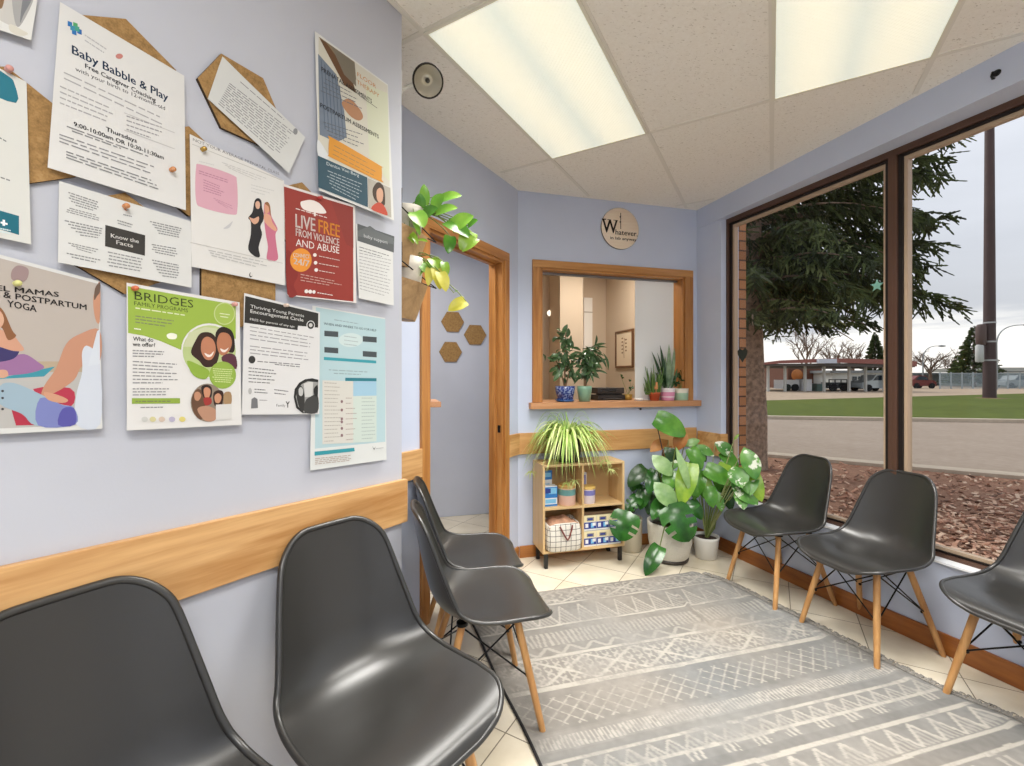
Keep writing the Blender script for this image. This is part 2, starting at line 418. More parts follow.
# near rail: follows the photographed slight slope
def near(px, py): return at_pl(px, py, (-1, 1, 0), NEAR_C)
ra, rb_ = near(-240, 620), near(404.5, 478.2)
zt0 = near(0, 565.5).z + (near(0, 565.5).z-rb_.z)*(-0.0)
sl = (near(0, 565.5).z-rb_.z)/((near(0, 565.5)-rb_).length); pS = rb_-U2*2.3; zS = rb_.z+sl*2.3
zb1 = near(404.5, 520.3).z; zbS = near(200, 590.1).z + (near(200, 590.1).z-zb1)/((near(200, 590.1)-near(404.5, 520.3)).length)*(2.3-(near(200, 590.1)-near(404.5, 520.3)).length)
e1 = CORNER+U2*.012
rl = MB(); strip(rl, (pS.x, pS.y, 0), (e1.x, e1.y, 0), N2, zbS, zS, .02, M_oak, zb1, rb_.z)
struct(rl.build('trim_2', origin=(CORNER.x, CORNER.y, .8), bevel=.002))
rl = MB()
zt, zb_ = door_pt(410, 450.5).z, door_pt(415, 478).z
strip(rl, (RET_END.x+.01, RET_END.y+.01, 0), ((DL-U2*.062).x, (DL-U2*.062).y, 0), N2, zb_, zt, .02, M_oak)
strip(rl, ((DR+U2*.062).x, (DR+U2*.062).y, 0), (BACK_L.x-.008, BACK_L.y-.008, 0), N2, at_y(520, 454, BACK_Y).z, at_y(520, 433, BACK_Y).z, .02, M_oak)
struct(rl.build('trim_3', origin=(RET_END.x, RET_END.y, .8), bevel=.002))
rl = MB(); strip(rl, (BACK_L.x+.004, BACK_Y, 0), (2.385, BACK_Y, 0), (0, -1, 0), at_y(520, 454, BACK_Y).z, at_y(520, 433, BACK_Y).z, .02, M_oakx); struct(rl.build('trim_4', origin=(1.6, BACK_Y, .8), bevel=.002))
rl = MB(); zA, zB = at_y(700, 451, BACK_Y).z, at_y(700, 430, BACK_Y).z
strip(rl, (WX(BACK_Y-.03), BACK_Y-.03, 0), (WX(Y0), Y0, 0), wn_, zA, zB, .02, M_oak)
strip(rl, (WX(Y0)-.02, Y0, 0), (WX(Y0)+.085, Y0, 0), (0, -1, 0), zA, zB, .018, M_oakx)
struct(rl.build('trim_5', origin=(2.45, Y0, .8)))

# ---- door frame in the diagonal wall
dr = tag(bpy.data.objects.new('door_1', None), kind='structure'); COL.objects.link(dr); dr.location = ((DL+DR)/2).to_tuple()[:2]+(0,)
def dbox(name, a, c, z0, z1, n0, n1, m, parent=dr, bevel=.003):
    mb = MB(); a = Q((a.x, a.y, 0)); c = Q((c.x, c.y, 0))
    mb.prism([(a+N2*n0)[:2], (a+N2*n1)[:2], (c+N2*n1)[:2], (c+N2*n0)[:2]][::-1], z0, z1, m); return mb.build(name, parent, bevel)
CW = .062
for a, c in ((DL-U2*CW, DL), (DR, DR+U2*CW)):
    dbox('casing', a, c, 0, DH, -.004, .018, M_trimz)
dbox('casing', DL-U2*CW, DR+U2*CW, DH, DH+CW, -.004, .018, M_trimd)
for a, c in ((DL, DL+U2*.018), (DR-U2*.018, DR)):
    dbox('jamb', a, c, 0, DH-.018, -TH-.01, .006, M_trimz)
dbox('jamb', DL, DR, DH-.018, DH, -TH-.01, .006, M_trimd)
for a, c in ((DL+U2*.018, DL+U2*.03), (DR-U2*.03, DR-U2*.018)):
    dbox('stop', a, c, 0, DH-.03, -TH+.02, -.045, M_trimz)
dbox('stop', DL+U2*.018, DR-U2*.018, DH-.03, DH-.018, -TH+.02, -.045, M_trimd)
M_black = plain('black_metal', '17181a', .4, .6)
sp_ = DR-U2*.0185; mb = MB(); mb.box(Q((sp_.x, sp_.y, 0))-N2*.02+Q((0, 0, door_pt(502, 429).z)), (.003, .022, .05), M_black, math.pi/4); mb.build('strike_plate', dr)

# ---- reception hatch: casing, ledge, sliding panes
hx = tag(bpy.data.objects.new('window_2', None), kind='structure'); COL.objects.link(hx); hx.location = (1.65, BACK_Y, OZ0)
def wbox(name, a, b, m, parent=hx, bevel=.003): mb = MB(); mb.slab(a, b, m); return mb.build(name, parent, bevel)
cx_l, cx_r = at_y(532, 377, BACK_Y).x, at_y(692, 377, BACK_Y).x; cz_t = at_y(600, 264.5, BACK_Y).z+.0
wbox('casing', (cx_l, BACK_Y-.018, OZ0), (OX0, BACK_Y+.004, cz_t-.055), M_trimz)
wbox('casing', (OX1, BACK_Y-.018, OZ0), (cx_r, BACK_Y+.004, cz_t-.055), M_trimz)
wbox('casing', (cx_l, BACK_Y-.018, cz_t-.055), (cx_r, BACK_Y+.004, cz_t), M_trimx)
wbox('jamb', (OX0, BACK_Y-.004, OZ0), (OX0+.016, BACK_Y+BT+.01, OZ1), M_trimz)
wbox('jamb', (OX1-.016, BACK_Y-.004, OZ0), (OX1, BACK_Y+BT+.01, OZ1), M_trimz)
wbox('jamb', (OX0, BACK_Y-.004, OZ1-.016), (OX1, BACK_Y+BT+.01, OZ1), M_trimx)
M_alu = plain('aluminium_channel', '8b8d90', .35, .9)
wbox('track', (OX0+.016, BACK_Y+.06, OZ1-.034), (OX1-.016, BACK_Y+.085, OZ1-.016), M_alu)
# the ledge with rounded far end, running through the opening
LZ = OZ0; lx0, lx1 = at_y(528.5, 401, BACK_Y).x, at_y(701.5, 401, BACK_Y).x
LF = BACK_Y-.055
lp = [(lx0, LF), (lx1-.06, LF)]+[(lx1-.06+.06*math.sin(a), LF+.05-.05*math.cos(a)) for a in (.4, .8, 1.2, 1.57)]+[(lx1, BACK_Y), (OX1-.001, BACK_Y), (OX1-.001, BACK_Y+.38), (OX0+.001, BACK_Y+.38), (OX0+.001, BACK_Y), (lx0, BACK_Y)]
mb = MB(); mb.prism(lp, LZ-.045, LZ, M_sill); mb.build('ledge', hx, .004)
px_mid = at_y(634.5, 377, BACK_Y+.08).x
M_pane = glassmat('clear_pane', 'fbfcfc', .05); M_milk = glassmat('hazy_pane', 'f2f4f4', .06, .85)
mb = MB(); mb.slab((px_mid, BACK_Y+.069, LZ+.001), (OX1-.06, BACK_Y+.075, OZ1-.02), M_milk); mb.build('pane', hx)
mb = MB(); mb.slab((OX1-.064, BACK_Y+.066, LZ+.001), (OX1-.05, BACK_Y+.08, OZ1-.02), plain('white_edge', 'e8e8e4', .4)); mb.build('pane_edge', hx)

# ---- the big window: bronze frames in the reveal
def frame_x(y, off): return WX(y)+off
M_brz = plain('bronze_aluminium', '5e4437', .35, .3); M_drk = plain('dark_bronze_groove', '1d1512', .5, .2); M_bead = plain('pale_glazing_bead', 'b39c84', .4)
M_rev = plain('reveal_paint', 'd3d8e4', .5)
MY = 1.781                                       # mullion
def fseg(mb, y0, y1, z0, z1, o0, o1, m): mb.prism([(frame_x(y0, o0), y0), (frame_x(y1, o0), y1), (frame_x(y1, o1), y1), (frame_x(y0, o1), y0)], z0, z1, m)
def window(name, ya, yb, left_jamb, right_jamb):
    o = tag(bpy.data.objects.new(name, None), kind='structure'); COL.objects.link(o); o.location = (frame_x((ya+yb)/2, .08), (ya+yb)/2, SILL)
    d = .020
    for nm, args in (('frame_head', (ya, yb, HEAD-.035, HEAD)), ('frame_bottom', (ya, yb, SILL, SILL+.025)), ('frame_side', (ya, ya-d, SILL+.025, HEAD-.035)), ('frame_side', (yb+d, yb, SILL+.025, HEAD-.035))):
        mb = MB(); fseg(mb, *args, .045, .11, M_brz); mb.build(nm, o, .002)
    for nm, args in (('groove', (ya-d, yb+d, HEAD-.05, HEAD-.035)), ('groove', (ya-d, yb+d, SILL+.025, SILL+.035)), ('groove', (ya-d, ya-d-.020, SILL+.035, HEAD-.05)), ('groove', (yb+d+.020, yb+d, SILL+.035, HEAD-.05))):
        mb = MB(); fseg(mb, *args, .058, .105, M_drk); mb.build(nm, o)
    e = d+.020
    for nm, args in (('bead', (ya-e, yb+e, HEAD-.068, HEAD-.05)), ('bead', (ya-e, yb+e, SILL+.035, SILL+.05)), ('bead', (ya-e, ya-e-.016, SILL+.05, HEAD-.068)), ('bead', (yb+e+.016, yb+e, SILL+.05, HEAD-.068))):
        mb = MB(); fseg(mb, *args, .068, .10, M_bead); mb.build(nm, o)
    mb = MB(); fseg(mb, ya-.06, yb+.06, SILL+.04, HEAD-.055, .082, .086, glassmat('window_glass', 'fdfefe', .018)); mb.build('pane', o)
    return o
window('window_1', Y0, MY, 1, 1); window('window_3', MY, .3, 1, 1); window('window_4', .3, -1.6, 1, 1)
mb = MB(); fseg(mb, Y0, -1.6, SILL-.004, SILL+.006, -.02, .05, plain('white_sill', 'e9ebee', .35)); struct(mb.build('trim_6', bevel=.003))
# ================================================================ LIGHTS
M_lens = None
def lens_mat():
    m, t, b = pbsdf('prismatic_lens')
    v = t.mapping(t.objco(), (1, 1, 1), rot=(0, 0, -math.pi/4))
    sp = t.new('ShaderNodeSeparateXYZ'); t.l.new(v, sp.inputs[0])
    chk = t.m('MULTIPLY', t.m('SINE', t.m('MULTIPLY', sp.outputs[0], 300)), t.m('SINE', t.m('MULTIPLY', sp.outputs[1], 300)))
    tubes = t.m('ABSOLUTE', t.m('SINE', t.m('MULTIPLY', t.m('ADD', sp.outputs[1], .0), 10.8)))   # two tubes behind the lens
    e = t.m('ADD', t.m('MULTIPLY_ADD', tubes, .10, PANEL_E-.04), t.m('MULTIPLY', chk, .06))
    b.inputs['Base Color'].default_value = lin('d8d9c8'); b.inputs['Roughness'].default_value = .3
    t.l.new(t.mix(tubes, lin('dbe4dc'), lin('f3ecd6')), b.inputs['Emission Color']); t.l.new(e, b.inputs['Emission Strength'])
    t.l.new(t.bump(chk, .3, .002), b.inputs['Normal'])
    return m
M_lens = lens_mat(); M_lframe = plain('troffer_frame', 'e3dfd0', .4)
def troffer(a0, c1, label, z=CEIL, la=.839, lc=1.679, watts=None, spread=106):
    """a0: y-x of the left edge, c1: x+y of the far edge"""
    a1, c0 = a0-la, c1-lc
    def P(a, c): return Q(((c-a)/2, (c+a)/2, 0))
    ctr = (P(a0, c0)+P(a1, c1))/2
    o = thing('ceiling_light', (ctr.x, ctr.y, z), label, 'light', 'ceiling troffer lights')
    i = .02
    mb = MB(); mb.prism([P(a0-i, c0+i)[:2], P(a1+i, c0+i)[:2], P(a1+i, c1-i)[:2], P(a0-i, c1-i)[:2]], z-.007, z-.004, M_lens); mb.build('lens', o)
    mb = MB()
    for (p, q_) in ((P(a0, c0), P(a1, c0)), (P(a1, c0), P(a1, c1)), (P(a1, c1), P(a0, c1)), (P(a0, c1), P(a0, c0))):
        d = (q_-p).normalized(); n = Q((-d.y, d.x, 0)); n = n if n.dot(ctr-p) > 0 else -n
        mb.extrude([p+Q((0, 0, z-.009)), q_+Q((0, 0, z-.009)), q_-d*.014+n*.014+Q((0, 0, z-.009)), p+d*.014+n*.014+Q((0, 0, z-.009))], (0, 0, .008), M_lframe)
    mb.build('frame', o)
    L = bpy.data.lights.new('troffer_tubes', 'AREA'); L.shape = 'RECTANGLE'; L.size = lc*S2-.1; L.size_y = la*S2-.1
    L.energy = watts or LAMP_W; L.color = (1.0, .975, .93); L.spread = math.radians(spread)
    lo = bpy.data.objects.new('troffer_tubes', L); COL.objects.link(lo); lo.parent = o; lo.location = (0, 0, -.02); lo.rotation_euler = (0, 0, math.pi/4)
    return o
troffer(1.678, 3.598, 'long prismatic ceiling light panel nearer the door, right of the round lamp head')
troffer(0.0, 3.598, 'prismatic ceiling light panel nearer the big window, at the top right')
troffer(0.0, 3.598-2*1.679, 'unseen ceiling light panel added for fill overhead behind the viewer', watts=42, spread=180)  # added out of view, evens the light on the walls
troffer(-1.678, 3.598-2*1.679, 'unseen ceiling light panel added for fill behind the viewer near the window', watts=42, spread=180)  # second added panel out of view, more fill from behind
def fill_light(x, y, z, label, watts, r=.16):
    o = thing('added_fill_light', (x, y, z), label, 'light')
    mb = MB(); mb.lathe([(r, -.002), (r, -.025), (r*.93, -.04)], (x, y, z), M_lframe); mb.build('ring', o)
    mb = MB(); mb.lathe([(r*.93, -.038), (r*.6, -.055), (0, -.06)], (x, y, z), glow('opal_glow', 'fff2dd', 1.0)); mb.build('diffuser', o)
    L = bpy.data.lights.new('lamp', 'AREA'); L.shape = 'DISK'; L.size = r*1.6; L.energy = watts; L.color = (1, .93, .82)
    lo = bpy.data.objects.new('lamp', L); COL.objects.link(lo); lo.parent = o; lo.location = (0, 0, -.075)
fill_light(1.95, 3.95, 2.6, 'unseen round fill light added in the reception office', 14)  # added fixture out of view, brightens the office
fill_light(.05, 3.2, 2.6, 'unseen round fill light added in the hallway behind the doorway', 19)  # added fixture out of view, brightens the hallway wall

# emergency lamp head on the return of the poster wall
hc_ = at_d(428, 81, 1.78); M_rim = plain('dark_lamp_rim', '2b241d', .35, .4); M_refl = plain('lamp_reflector', 'c4bdab', .25, .3)
o = thing('emergency_light', hc_, 'small round lamp head with dark rim on a white bracket high by the ceiling', 'lamp')
ax = (EYE+Q((.35, .1, -.25))-hc_).normalized()
mb = MB(); mb.lathe([(.0, -.052), (.03, -.048), (.052, -.02), (.0585, 0)], hc_, plain('lamp_shell', '5a5247', .4, .3), axis=ax, caps=(False, False)); mb.build('shell', o)
mb = MB(); mb.lathe([(.0585, -.006), (.062, 0), (.0605, .008), (.055, .008), (.0545, .001)], hc_, M_rim, axis=ax, caps=(False, False)); mb.build('rim', o)
mb = MB(); mb.lathe([(.0548, .003), (.043, -.008), (.024, -.028), (.010, -.032), (.009, -.015), (0, -.013)], hc_, M_refl, axis=ax, caps=(False, False)); mb.build('reflector', o)
mb = MB(); mb.lathe([(.009, -.014), (.008, -.004), (0, -.001)], hc_, plain('lamp_capsule', '3b3a36', .3), axis=ax); mb.build('bulb', o)
tR = .13; wp = CORNER+Q((-S2, S2, 0))*tR+Q((0, 0, hc_.z-.01))          # on the return wall, past the corner
mb = MB(); mb.tube([hc_-Q(ax)*.04, hc_-Q(ax)*.055, wp+U2*.10, wp+U2*.05], .009, plain('white_plastic', 'e6e4dc', .4)); mb.build('arm', o)
mb = MB(); mb.box(wp+U2*.034, (.066, .15, .10), MATS['white_plastic'], math.pi/4); mb.build('housing', o, .008)

# ================================================================ CHAIRS
M_shell = plain('black_chair_plastic', '2d2c2a', .33, 0, .75, bump=.02, bscale=300)
M_leg = wood('beech_leg', 'a06c3a', 'd2a268', 2, rough=.4)
M_wire = plain('black_wire', '121213', .4, .6)
PROF = [(.245,.405,.185,.000),(.236,.428,.205,.004),(.19,.441,.222,.010),(.11,.438,.232,.020),(.03,.426,.234,.032),(-.05,.418,.230,.046),(-.12,.424,.222,.060),(-.175,.452,.212,.070),(-.21,.505,.202,.074),(-.232,.58,.190,.066),(-.25,.66,.176,.054),(-.266,.745,.160,.040),(-.28,.83,.138,.026)]
def catmull(P, n):
    P = np.array(P, float); m_ = len(P); out = []
    for s_ in np.linspace(0, m_-1, n):
        i = min(int(s_), m_-2); u = s_-i
        p0, p1, p2, p3 = P[max(i-1, 0)], P[i], P[i+1], P[min(i+2, m_-1)]
        out.append(.5*(2*p1+(p2-p0)*u+(2*p0-5*p1+4*p2-p3)*u*u+(3*p1-p0-3*p2+p3)*u**3))
    return np.array(out)
def shell_mb(nv=60, nu=41):
    C = catmull(PROF, 400); ker = np.exp(-np.linspace(-2, 2, 61)**2); ker /= ker.sum()
    for c_ in (2, 3): C[:, c_] = np.convolve(np.pad(C[:, c_], 30, 'edge'), ker, 'valid')
    ys, zs = C[:, 0], C[:, 1]
    L = np.concatenate([[0], np.cumsum(np.hypot(np.diff(ys), np.diff(zs)))]); L /= L[-1]
    G = []
    for v in np.linspace(0, 1, nv):
        for t_ in np.sin(np.linspace(-1, 1, nu)*math.pi/2):
            a = abs(t_)
            rnd = lambda k: 1-math.sqrt(max(0, 1-max(0, (a-k)/(1-k))**2))
            lo, hi = .13*rnd(.35), 1-.10*rnd(.45); s_ = lo+(hi-lo)*v; e = .055
            I = lambda arr, q_: float(np.interp(min(1, max(0, q_)), L, arr))
            y, z, wd_, h = I(ys, s_), I(zs, s_), I(C[:, 2], s_), I(C[:, 3], s_)
            ty, tz = I(ys, s_+e)-I(ys, s_-e), I(zs, s_+e)-I(zs, s_-e); k = math.hypot(ty, tz)
            G.append(((wd_*t_, y+tz/k*h*a**2.3, z-ty/k*h*a**2.3), (0, tz/k, -ty/k)))
    top = [Q(p) for p, n in G]
    N = []
    for i in range(nv):
        for j in range(nu):
            du = top[i*nu+min(j+1, nu-1)]-top[i*nu+max(j-1, 0)]; dv = top[min(i+1, nv-1)*nu+j]-top[max(i-1, 0)*nu+j]
            n = du.cross(dv); N.append(n.normalized() if n.length > 1e-9 else Q(G[i*nu+j][1]))
    sgn = -1 if N[(nv//3)*nu+nu//2].z > 0 else 1
    mb = MB(); under = [p+n*sgn*.0055 for p, n in zip(top, N)]
    fs = [(i*nu+j, i*nu+j+1, (i+1)*nu+j+1, (i+1)*nu+j) for i in range(nv-1) for j in range(nu-1)]
    mb.add(top, fs, M_shell, True); mb.add(under, [f[::-1] for f in fs], M_shell, True)
    idx = [i*nu for i in range(nv)]+[(nv-1)*nu+j for j in range(1, nu)]+[i*nu+nu-1 for i in range(nv-2, -1, -1)]+[j for j in range(nu-2, 0, -1)]
    rim = [(top[i]+under[i])/2+N[i]*sgn*.001 for i in idx]
    rim2 = []                                    # drop points too close together so the rolled edge stays clean
    for p in rim:
        if not rim2 or (p-rim2[-1]).length > .0025: rim2.append(p)
    mb.tube(rim2+[rim2[0], rim2[1]], .0082, M_shell, 8, False)
    return mb
LT = {(1, 1): ((.135, .105, .408), (.2, .19, 0)), (-1, 1): ((-.135, .105, .408), (-.2, .19, 0)), (1, -1): ((.125, -.105, .408), (.2, -.22, 0)), (-1, -1): ((-.125, -.105, .408), (-.2, -.22, 0))}
def make_chair(label):
    t = thing('shell_chair', (0, 0, 0), label, 'chair', 'black moulded chairs with wooden dowel legs')
    shell_mb().build('seat_shell', t)
    for k, (a, c) in LT.items():
        a, c = Q(a), Q(c); mb = MB(); P_ = [a.lerp(c, q_) for q_ in (0, .06, .5, .97, 1)]
        mb.tube(P_, [.0135, .0145, .0145, .0122, .0110], M_leg, 12); lg = mb.build('leg', t)
        mb = MB(); b1 = a.lerp(c, .52); mb.ball(b1+Q((-.0125*k[0], -.008*k[1], 0)), .008, M_wire, 8, 5); mb.build('bolt', lg)
    seq = [(1, 1), (-1, 1), (-1, -1), (1, -1)]
    for i in range(4):
        k1, k2 = seq[i], seq[(i+1) % 4]; a1, c1 = map(Q, LT[k1]); a2, c2 = map(Q, LT[k2])
        m1, m2 = a1.lerp(c1, .53), a2.lerp(c2, .53); mb = MB()
        mb.tube([a1+Q((0, 0, -.012)), m2], .0034, M_wire, 6); mb.tube([a2+Q((0, 0, -.012)), m1], .0034, M_wire, 6)
        mb.build('wire_brace', t)
    mb = MB()
    for sx in (1, -1): mb.tube([LT[(sx, 1)][0], (0.0, 0.0, .402), LT[(-sx, -1)][0]], .006, M_wire, 6)
    for k in seq: a = LT[k][0]; mb.lathe([(.022, .0), (.022, .012)], (a[0], a[1], .406), M_wire, 14)
    mb.build('seat_mount', t)
    return t
chairs = [
 (-.398, .846, 134.6, 1.04, 'large black shell chair at bottom left, only its curved backrest in view'),
 (-.010, 1.233, 143.7, 1.04, 'black shell chair under the wooden rail, seat turned to the viewer, second from left'),
 (.356, 1.772, 90.5, .98, 'black shell chair seen side on with its front leg on the rug edge'),
 (.386, 2.235, 94, .97, 'black shell chair by the doorway, mostly hidden behind the side-on chair'),
 (2.262, 2.228, -86.5, .985, 'black shell chair at the window beside the leafy plants'),
 (2.292, 1.718, -89, .985, 'black shell chair in the middle of the three under the big window'),
 (2.40, 1.130, -89, 1.0, 'black shell chair at the window cut off by the right edge'),
]
proto = None
for x, y, th, sc_, lab in chairs:
    o = make_chair(lab) if proto is None else copy_tree(proto)
    if proto is None: proto = o
    o.location = (x, y, 0.0); o.rotation_euler = (0, 0, -math.radians(th)); o.scale = (sc_, sc_, sc_*(1.035 if lab.startswith('large') else 1)); o['label'] = lab

# ================================================================ RUG
def rug_right(y):
    ys_ = [-.3, 1.166, 1.336, 1.564, 1.963, 2.285, 2.45, 2.581]; xs_ = [2.46, 2.30, 2.225, 2.19, 2.135, 2.085, 2.055, 1.985]
    return float(np.interp(y, ys_, xs_))
def rug_left(y): return .395+(2.6-y)*.078
NX, NY = 300, 560; RY0, RY1 = 2.60, .15
uu = np.linspace(0, 1, NX); yy = np.linspace(RY0, RY1, NY)
XL = np.array([rug_left(y) for y in yy]); XR = np.array([rug_right(y) for y in yy])
XG = XL[:, None]+(XR-XL)[:, None]*uu[None]; YG = np.repeat(yy[:, None], NX, 1)
YG = YG-.02*np.clip((uu[None]-.93)/.07, 0, 1)**2*(YG > 2.5)
rs = np.random.RandomState(3)
def vnoise(x, y, s_):
    gx, gy = x*s_, y*s_; ix, iy = np.floor(gx).astype(int), np.floor(gy).astype(int); fx, fy = gx-ix, gy-iy
    T = rs_tab; hsh = lambda a, b: T[(a*73+b*157) % 4096]
    fx, fy = fx*fx*(3-2*fx), fy*fy*(3-2*fy)
    return (hsh(ix, iy)*(1-fx)+hsh(ix+1, iy)*fx)*(1-fy)+(hsh(ix, iy+1)*(1-fx)+hsh(ix+1, iy+1)*fx)*fy
rs_tab = rs.rand(4096)
tri = lambda x: 2*np.abs(x-np.floor(x+.5))          # 0..1 zigzag
wear = .55*vnoise(XG, YG, 7)+.3*vnoise(XG+5, YG, 28)+.15*vnoise(XG, YG+9, 90)
pat = np.zeros_like(XG); tone = np.zeros_like(XG)
wob = .006*(vnoise(XG, YG*0+2, 9)-.5); Yw = YG+wob
def band(a, b): return (Yw <= a) & (Yw > b)
def line(y, w=.007, k=1.0): pat[np.abs(Yw-y) < w] = k
def local(a, b): return np.clip((a-Yw)/(a-b), 0, 1)
def zigs(a, b, per, w=.14, k=.9, fill=0):
    m_ = band(a, b); z = tri(XG/per); l = local(a, b)
    if fill: pat[m_ & (l > z) & (np.sin(XG*260+Yw*120) > -.1)] = fill
    pat[m_ & (np.abs(l-z) < w)] = k
def hatch(a, b, n=120, k=.8, gap=0):
    m_ = band(a, b) & (np.sin(XG*n*2+4*vnoise(XG, YG, 14)) > .1)
    if gap: m_ &= (np.sin(XG*gap) > .05)
    pat[m_] = k
def cells(a, b, per):
    m_ = band(a, b); p_ = XG/per; q_ = Yw/per
    d1 = tri(p_+q_); d2 = tri(p_-q_); big = tri(XG/(per*5)-.0)
    l = np.abs(local(a, b)*2-1)
    pat[m_ & ((d1 < .34) | (d2 < .34)) & (tri(XG/.05) > .3)] = .75
    pat[m_ & (np.abs(big-l) < .10)] = 1.0
def lattice(a, b, per):
    m_ = band(a, b); d1 = tri((XG+Yw*1.1)/per); d2 = tri((XG-Yw*1.1)/per); edge = local(a, b); z = .14*tri(XG/(per))
    m_ &= (edge > z) & (edge < 1-z)
    pat[m_ & ((d1 < .11) | (d2 < .11))] = .85
cells(2.585, 2.45, .055); line(2.435); zigs(2.405, 2.235, .115, .08, .8, .4); line(2.225); hatch(2.17, 2.06, 120, .6)
zigs(2.05, 1.99, .12, .2, .6); line(1.978, .010); cells(1.962, 1.795, .05); line(1.778, .013); tone[band(1.765, 1.56)] = -.35; lattice(1.735, 1.565, .07)
tone[band(1.55, 1.47)] = .35; hatch(1.535, 1.478, 190, .9); tone[band(1.47, 1.435)] = -.2; line(1.43); zigs(1.42, 1.362, .08, .14, .8, .5); line(1.355)
hatch(1.35, 1.312, 130, .9, 45); tone[band(1.31, 1.275)] = -.5; line(1.265, .009); zigs(1.25, 1.155, .11, .13, .95, .5); line(1.143); tone[band(1.135, 1.085)] = -.5; line(1.078, .008)
hatch(1.06, .97, 100, .8, 38); line(.955); lattice(.94, .72, .09); line(.70, .01); zigs(.67, .52, .14, .12, .9, .6); line(.5); cells(.48, .3, .05); line(.28, .01)
edge_d = np.minimum(XG-XL[:, None], XR[:, None]-XG)
pat *= np.clip(1.85-2.2*wear-.5*(vnoise(XG+1, YG+4, 140)-.5), 0, 1); pat[edge_d < .02] *= .4
C1 = np.array(lin('d6cfc2')[:3]); teal = np.array(lin('797b7b')[:3]); brown = np.array(lin('908980')[:3])
hue = vnoise(XG+2, YG, 3.0)[..., None]
basec = teal*(1-hue)+brown*hue
basec = basec*(1+.22*tone[..., None])*(.72+.46*wear[..., None]+.16*vnoise(XG+7, YG+3, 55)[..., None])
RC = basec*(1-pat[..., None]*.5)+C1*(pat[..., None]*.5)
ZG = .007+.0015*vnoise(XG, YG, 60)
# soft folds: one in the far part, ripples along the right edge
fa, fb = at_z(672, 592).xy, at_z(709, 628).xy; dv = np.array(fb-fa); LL = np.hypot(*dv); dv /= LL
s1 = (XG-fa.x)*dv[0]+(YG-fa.y)*dv[1]; s2 = -(XG-fa.x)*dv[1]+(YG-fa.y)*dv[0]
ZG += .018*np.exp(-(s2/.012)**2)*np.clip(np.minimum(s1, LL-s1)/.06, 0, 1)
rd = XR[:, None]-XG
ZG += (.012*np.exp(-((rd-.05)/.03)**2)*(.5+.5*np.sin(YG*21+3*vnoise(XG, YG, 4))))
ZG += .030*np.exp(-((YG-1.02-.25*(XG-2.2))/.035)**2)*np.exp(-((rd-.03)/.14)**2)
me = bpy.data.meshes.new('rug'); V = np.stack([XG-1.3, YG-1.4, ZG], -1).reshape(-1, 3)
ii = np.arange(NX*NY).reshape(NY, NX); Fq = np.stack([ii[:-1, :-1], ii[1:, :-1], ii[1:, 1:], ii[:-1, 1:]], -1).reshape(-1, 4)
me.vertices.add(len(V)); me.vertices.foreach_set('co', V.ravel().astype(np.float32))
me.loops.add(Fq.size); me.loops.foreach_set('vertex_index', Fq.ravel().astype(np.int32))
me.polygons.add(len(Fq)); me.polygons.foreach_set('loop_start', np.arange(0, Fq.size, 4, dtype=np.int32))
me.update(calc_edges=True); me.polygons.foreach_set('use_smooth', np.ones(len(Fq), bool))
ca = me.color_attributes.new('weave', 'FLOAT_COLOR', 'POINT')
ca.data.foreach_set('color', np.concatenate([RC.reshape(-1, 3), np.ones((NX*NY, 1))], 1).ravel().astype(np.float32))
m, t, b = pbsdf('woven_grey_rug'); at_ = t.new('ShaderNodeAttribute', attribute_name='weave')
n_ = t.noise(t.objco(), 260, 2, .7)
t.l.new(t.mix(t.m('MULTIPLY', n_, .35), at_.outputs['Color'], lin('6f6c68')), b.inputs['Base Color']); b.inputs['Roughness'].default_value = .95; b.inputs['Specular IOR Level'].default_value = .1
t.l.new(t.bump(n_, .5, .004), b.inputs['Normal']); me.materials.append(m)
rugm = bpy.data.objects.new('woven_field', me); COL.objects.link(rugm)
rug = thing('rug', (1.3, 1.4, 0), 'faded grey patterned rug with bands of diamonds and zigzags on the tiled floor', 'rug'); rugm.parent = rug
mb = MB(); M_bind = plain('black_rug_binding', '1d1c1d', .9)
mb.tube([(rug_left(y)-.003+.004*math.sin(y*9), y, .007) for y in np.linspace(RY0, RY1, 60)], .006, M_bind, 6); mb.build('binding', rug)
mb = MB(); M_fr = plain('grey_fringe', '8b8780', .95, var=.25, scale=60)
rr = random.Random(5)
for i in range(520):
    y = RY1+(2.56-RY1)*i/520; x = rug_right(y); a = rr.uniform(-.6, .6); L_ = rr.uniform(.028, .06)
    p0 = Q((x-.008, y, .011)); p1 = p0+Q((L_*.55, math.sin(a)*L_*.4, .006)); p2 = p0+Q((L_*math.cos(a), math.sin(a)*L_, -.008))
    mb.tube([p0, p1, p2], [.0028, .0024, .0016], M_fr, 5)
o = mb.build('fringe', rug); o['kind'] = 'stuff'
